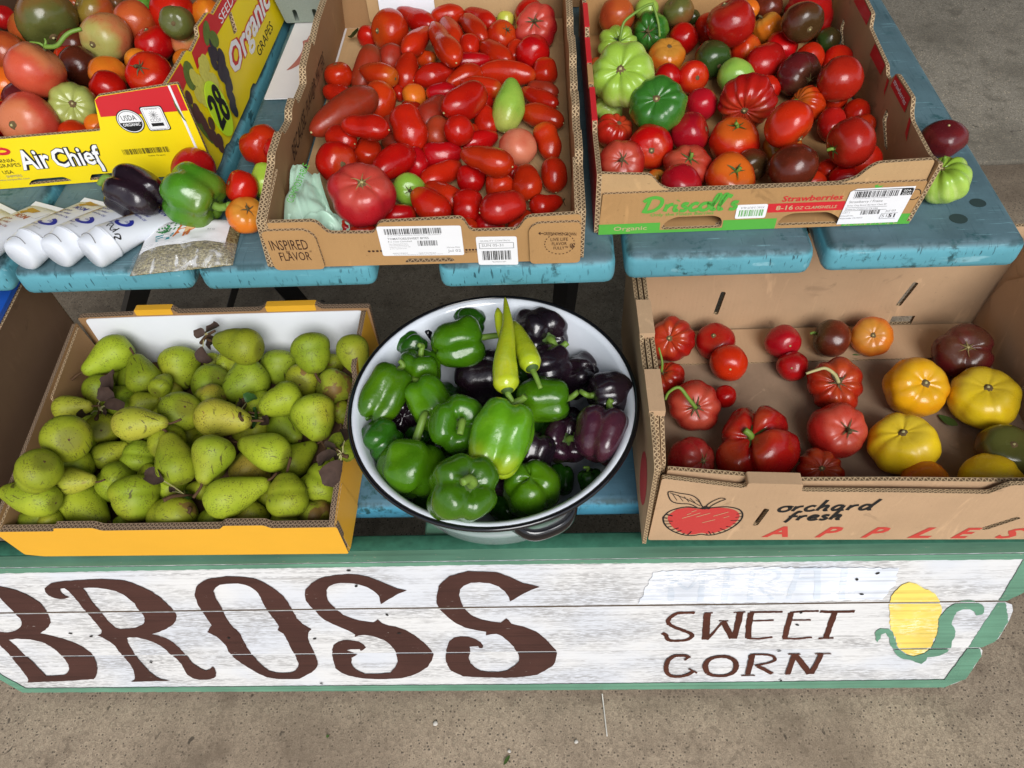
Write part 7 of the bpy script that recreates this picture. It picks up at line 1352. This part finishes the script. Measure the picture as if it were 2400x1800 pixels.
# dried sprigs on the pears
def leaf(p, d, nrm, l, w, mat, parent, org, r, fold=.35):
    d = Vector(d).normalized(); nrm = Vector(nrm).normalized(); s = d.cross(nrm).normalized(); nrm = s.cross(d); fold *= 1.6; vs, fs = [], []; c = r.uniform(-1.0, 1.5); tw = r.uniform(-1.2, 1.2)
    for i in range(7):
        t = i/6; ww = w*math.sin(PI*min(.98, t*.93+.05))**.8; q = Vector(p)+d*l*t*(1-.12*abs(c)*t)+nrm*l*c*.35*t*t
        s2 = (s+nrm*tw*(t-.3)).normalized(); n2 = d.cross(s2)*-1; vs += [q-s2*ww+n2*ww*fold*r.uniform(.6, 1.9)-org, q-org, q+s2*ww+n2*ww*fold*r.uniform(.6, 1.9)-org]
    for i in range(6): fs += [(3*i, 3*i+1, 3*i+4, 3*i+3), (3*i+1, 3*i+2, 3*i+5, 3*i+4)]
    return obj('leaf', mesh('leaf', vs, fs, True), mat, parent)
GLE = plain('green_leaf', (.035, .10, .02), .5, .4, .3, 90)
for n, (label, twig, leaves) in enumerate([
('dried brown leaf cluster behind the rear centre pear',[[-.5682,.8201,.5028],[-.5514,.8174,.5223],[-.5336,.8187,.5328]],[([-.5509,.8147,.5295],[-.8386,.0,.5448],.018744999999999998,.0108,0),([-.5465,.8147,.5335],[.901,-.0037,.4337],.030705,.0121,0),([-.5453,.8147,.5293],[-.1183,.0058,-.993],.03979,.0149,0),([-.565,.8149,.4999],[-.0477,-.5928,-.804],.03380999999999999,.0162,0)]),
('large dried leaf lying on the blemished left pear',[[-.6948,.674,.4985],[-.7017,.6961,.4889],[-.7029,.7055,.499]],[([-.6968,.7043,.5049],[.2587,.9265,-.2733],.055,.0175,0),([-.6888,.698,.4996],[.9547,.1834,.2342],.055,.0135,0),([-.6738,.7053,.5073],[-.7276,.6009,.3311],.028175,.0162,0),([-.7084,.6858,.4963],[.2826,-.5962,.7515],.055,.0095,0),([-.6946,.6945,.4908],[.9396,-.3114,.142],.021044999999999998,.0081,0)]),
('short twig with brown leaves and one green leaf on the yellow pear',[[-.4747,.7074,.4992],[-.469,.695,.4954],[-.4531,.6475,.5335],[-.451,.657,.4907]],[([-.4705,.6912,.4962],[.0622,-.7292,.6815],.055,.0175,0),([-.4679,.6869,.4928],[.4939,-.6575,.569],.055,.0162,0),([-.4646,.697,.5016],[.4614,.8824,.0923],.019895,.0121,1),([-.4547,.6851,.4903],[.8392,-.5289,.1267],.03634,.0189,1),([-.4403,.6769,.4874],[.6888,-.6619,.2957],.034269999999999995,.0108,0)]),
('dried brown leaves hanging over the right side of the pear box',[[-.2748,.5586,.558],[-.2824,.5616,.558],[-.2938,.5731,.5579]],[([-.2904,.5691,.5596],[-.4924,.5205,-.6976],.055,.0135,0),([-.289,.5606,.5596],[-.6835,.2347,-.6912],.055,.0135,0),([-.2858,.555,.5597],[-.5302,.3347,-.779],.055,.0121,0),([-.283,.5521,.5597],[-.4511,.0726,-.8895],.055,.0175,0),([-.3075,.6162,.4497],[.3255,-.6258,.7088],.055,.0203,0),([-.2829,.5832,.5595],[-.2259,.6333,-.7402],.055,.0162,0),([-.315,.6133,.4497],[.2227,-.9748,.0087],.03979,.0135,0)]),
('broken brown twig in the middle of the front row of pears',[[-.5382,.5224,.512],[-.5289,.5315,.5078],[-.5203,.5414,.4926],[-.5197,.5542,.4703]],[([-.5453,.5518,.4854],[.4259,-.3451,.8363],.055,.0054,0),([-.5353,.5633,.4702],[.5283,-.3255,.7842],.055,.0095,1),([-.5247,.5315,.5477],[-.6017,.5196,-.6066],.055,.0135,0)])]):
    r = random.Random(70+n); org = Vector(twig[0]); rt = empty('dried_sprig', org, label, 'dried leaves', 'dried leaf sprigs on the pears')
    vs, fs = tube([Vector(q)-org for q in smooth_line([Vector(a) for a in twig], 4)], [.0032-.0012*k/(4*(len(twig)-1)) for k in range(4*(len(twig)-1)+1)], 7); obj('twig', mesh('twig', vs, fs, True), BRN, rt)
    for p, d, l, w, g in leaves:
        leaf(p, d, Vector(CAMN)+Vector((r.uniform(-.6, .6), r.uniform(-.6, .6), r.uniform(-.3, .6))), l, w*.85, GLE if g else DLF, rt, org, r)
        a = Vector(twig[len(twig)//2]); vs, fs = tube([a-org, (a+Vector(p))/2-org+Vector((0, 0, .004)), Vector(p)-org], .0008, 5); obj('leaf_stalk', mesh('leaf_stalk', vs, fs), STP, rt)
# leaf scraps and debris
for label, p, d, l, w, m in [
('small green leaf on the apple box floor below the orange tomato',[.4837,.8089,.4396],[.997,-.077,.0],.026,.005,'g'),
('green leaf scrap between the two front yellow tomatoes',[.5872,.6897,.4397],[.5456,-.838,.0],.0332,.007,'g'),
('dark green leaf scrap at the back left of the plum tray',[-.3368,1.3101,.748],[.4885,-.7619,.4253],.0585,.01,'g'),
('tiny green blade on the concrete at the bottom edge',[-.0838,.3088,.003],[-.5378,-.8431,.0],.0197,.003,'g'),
('tiny green leaf bit on the concrete below the sign',[-.4021,.3416,.003],[-.3552,-.9348,.0],.006,.003,'g')]:
    r = random.Random(int(abs(p[0])*9999)); org = Vector(p); rt = leaf(p, d, (0, 0, 1), l, w, {'g': CAL, 'd': DLF}[m], None, org, r, .2); rt.location = org; rt.name = 'leaf_scrap'; rt['label'] = label; rt['category'] = 'leaf'
vs, fs = tube(smooth_line([Vector(q) for q in ((.078, .404, .02), (.0795, .398, .003), (.081, .372, .0022), (.083, .339, .0022))], 5), .0011, 6)
obj('string', mesh('string', vs, fs, True), plain('white_string', (.6, .58, .52), .9), None, 'short white string lying on the ground below the sign', 'string')
for n, (x, y) in enumerate(((-.215, .36), (.03, .33), (-.085, .315))):
    me = tomato_me((.0045, .0035, .003)[n], .7, 4, .05, .2, .0, random.Random(n)); o = obj('pebble', me, plain('pale_stone', (.5, .47, .42), .8), None, ('pale pebble on the ground left of the string below the sign', 'small pebble on the ground beside the string', 'tiny pebble near the bottom picture edge left of the string')[n], 'pebble', 'pebbles on the concrete'); o.location = (x, y, .003)
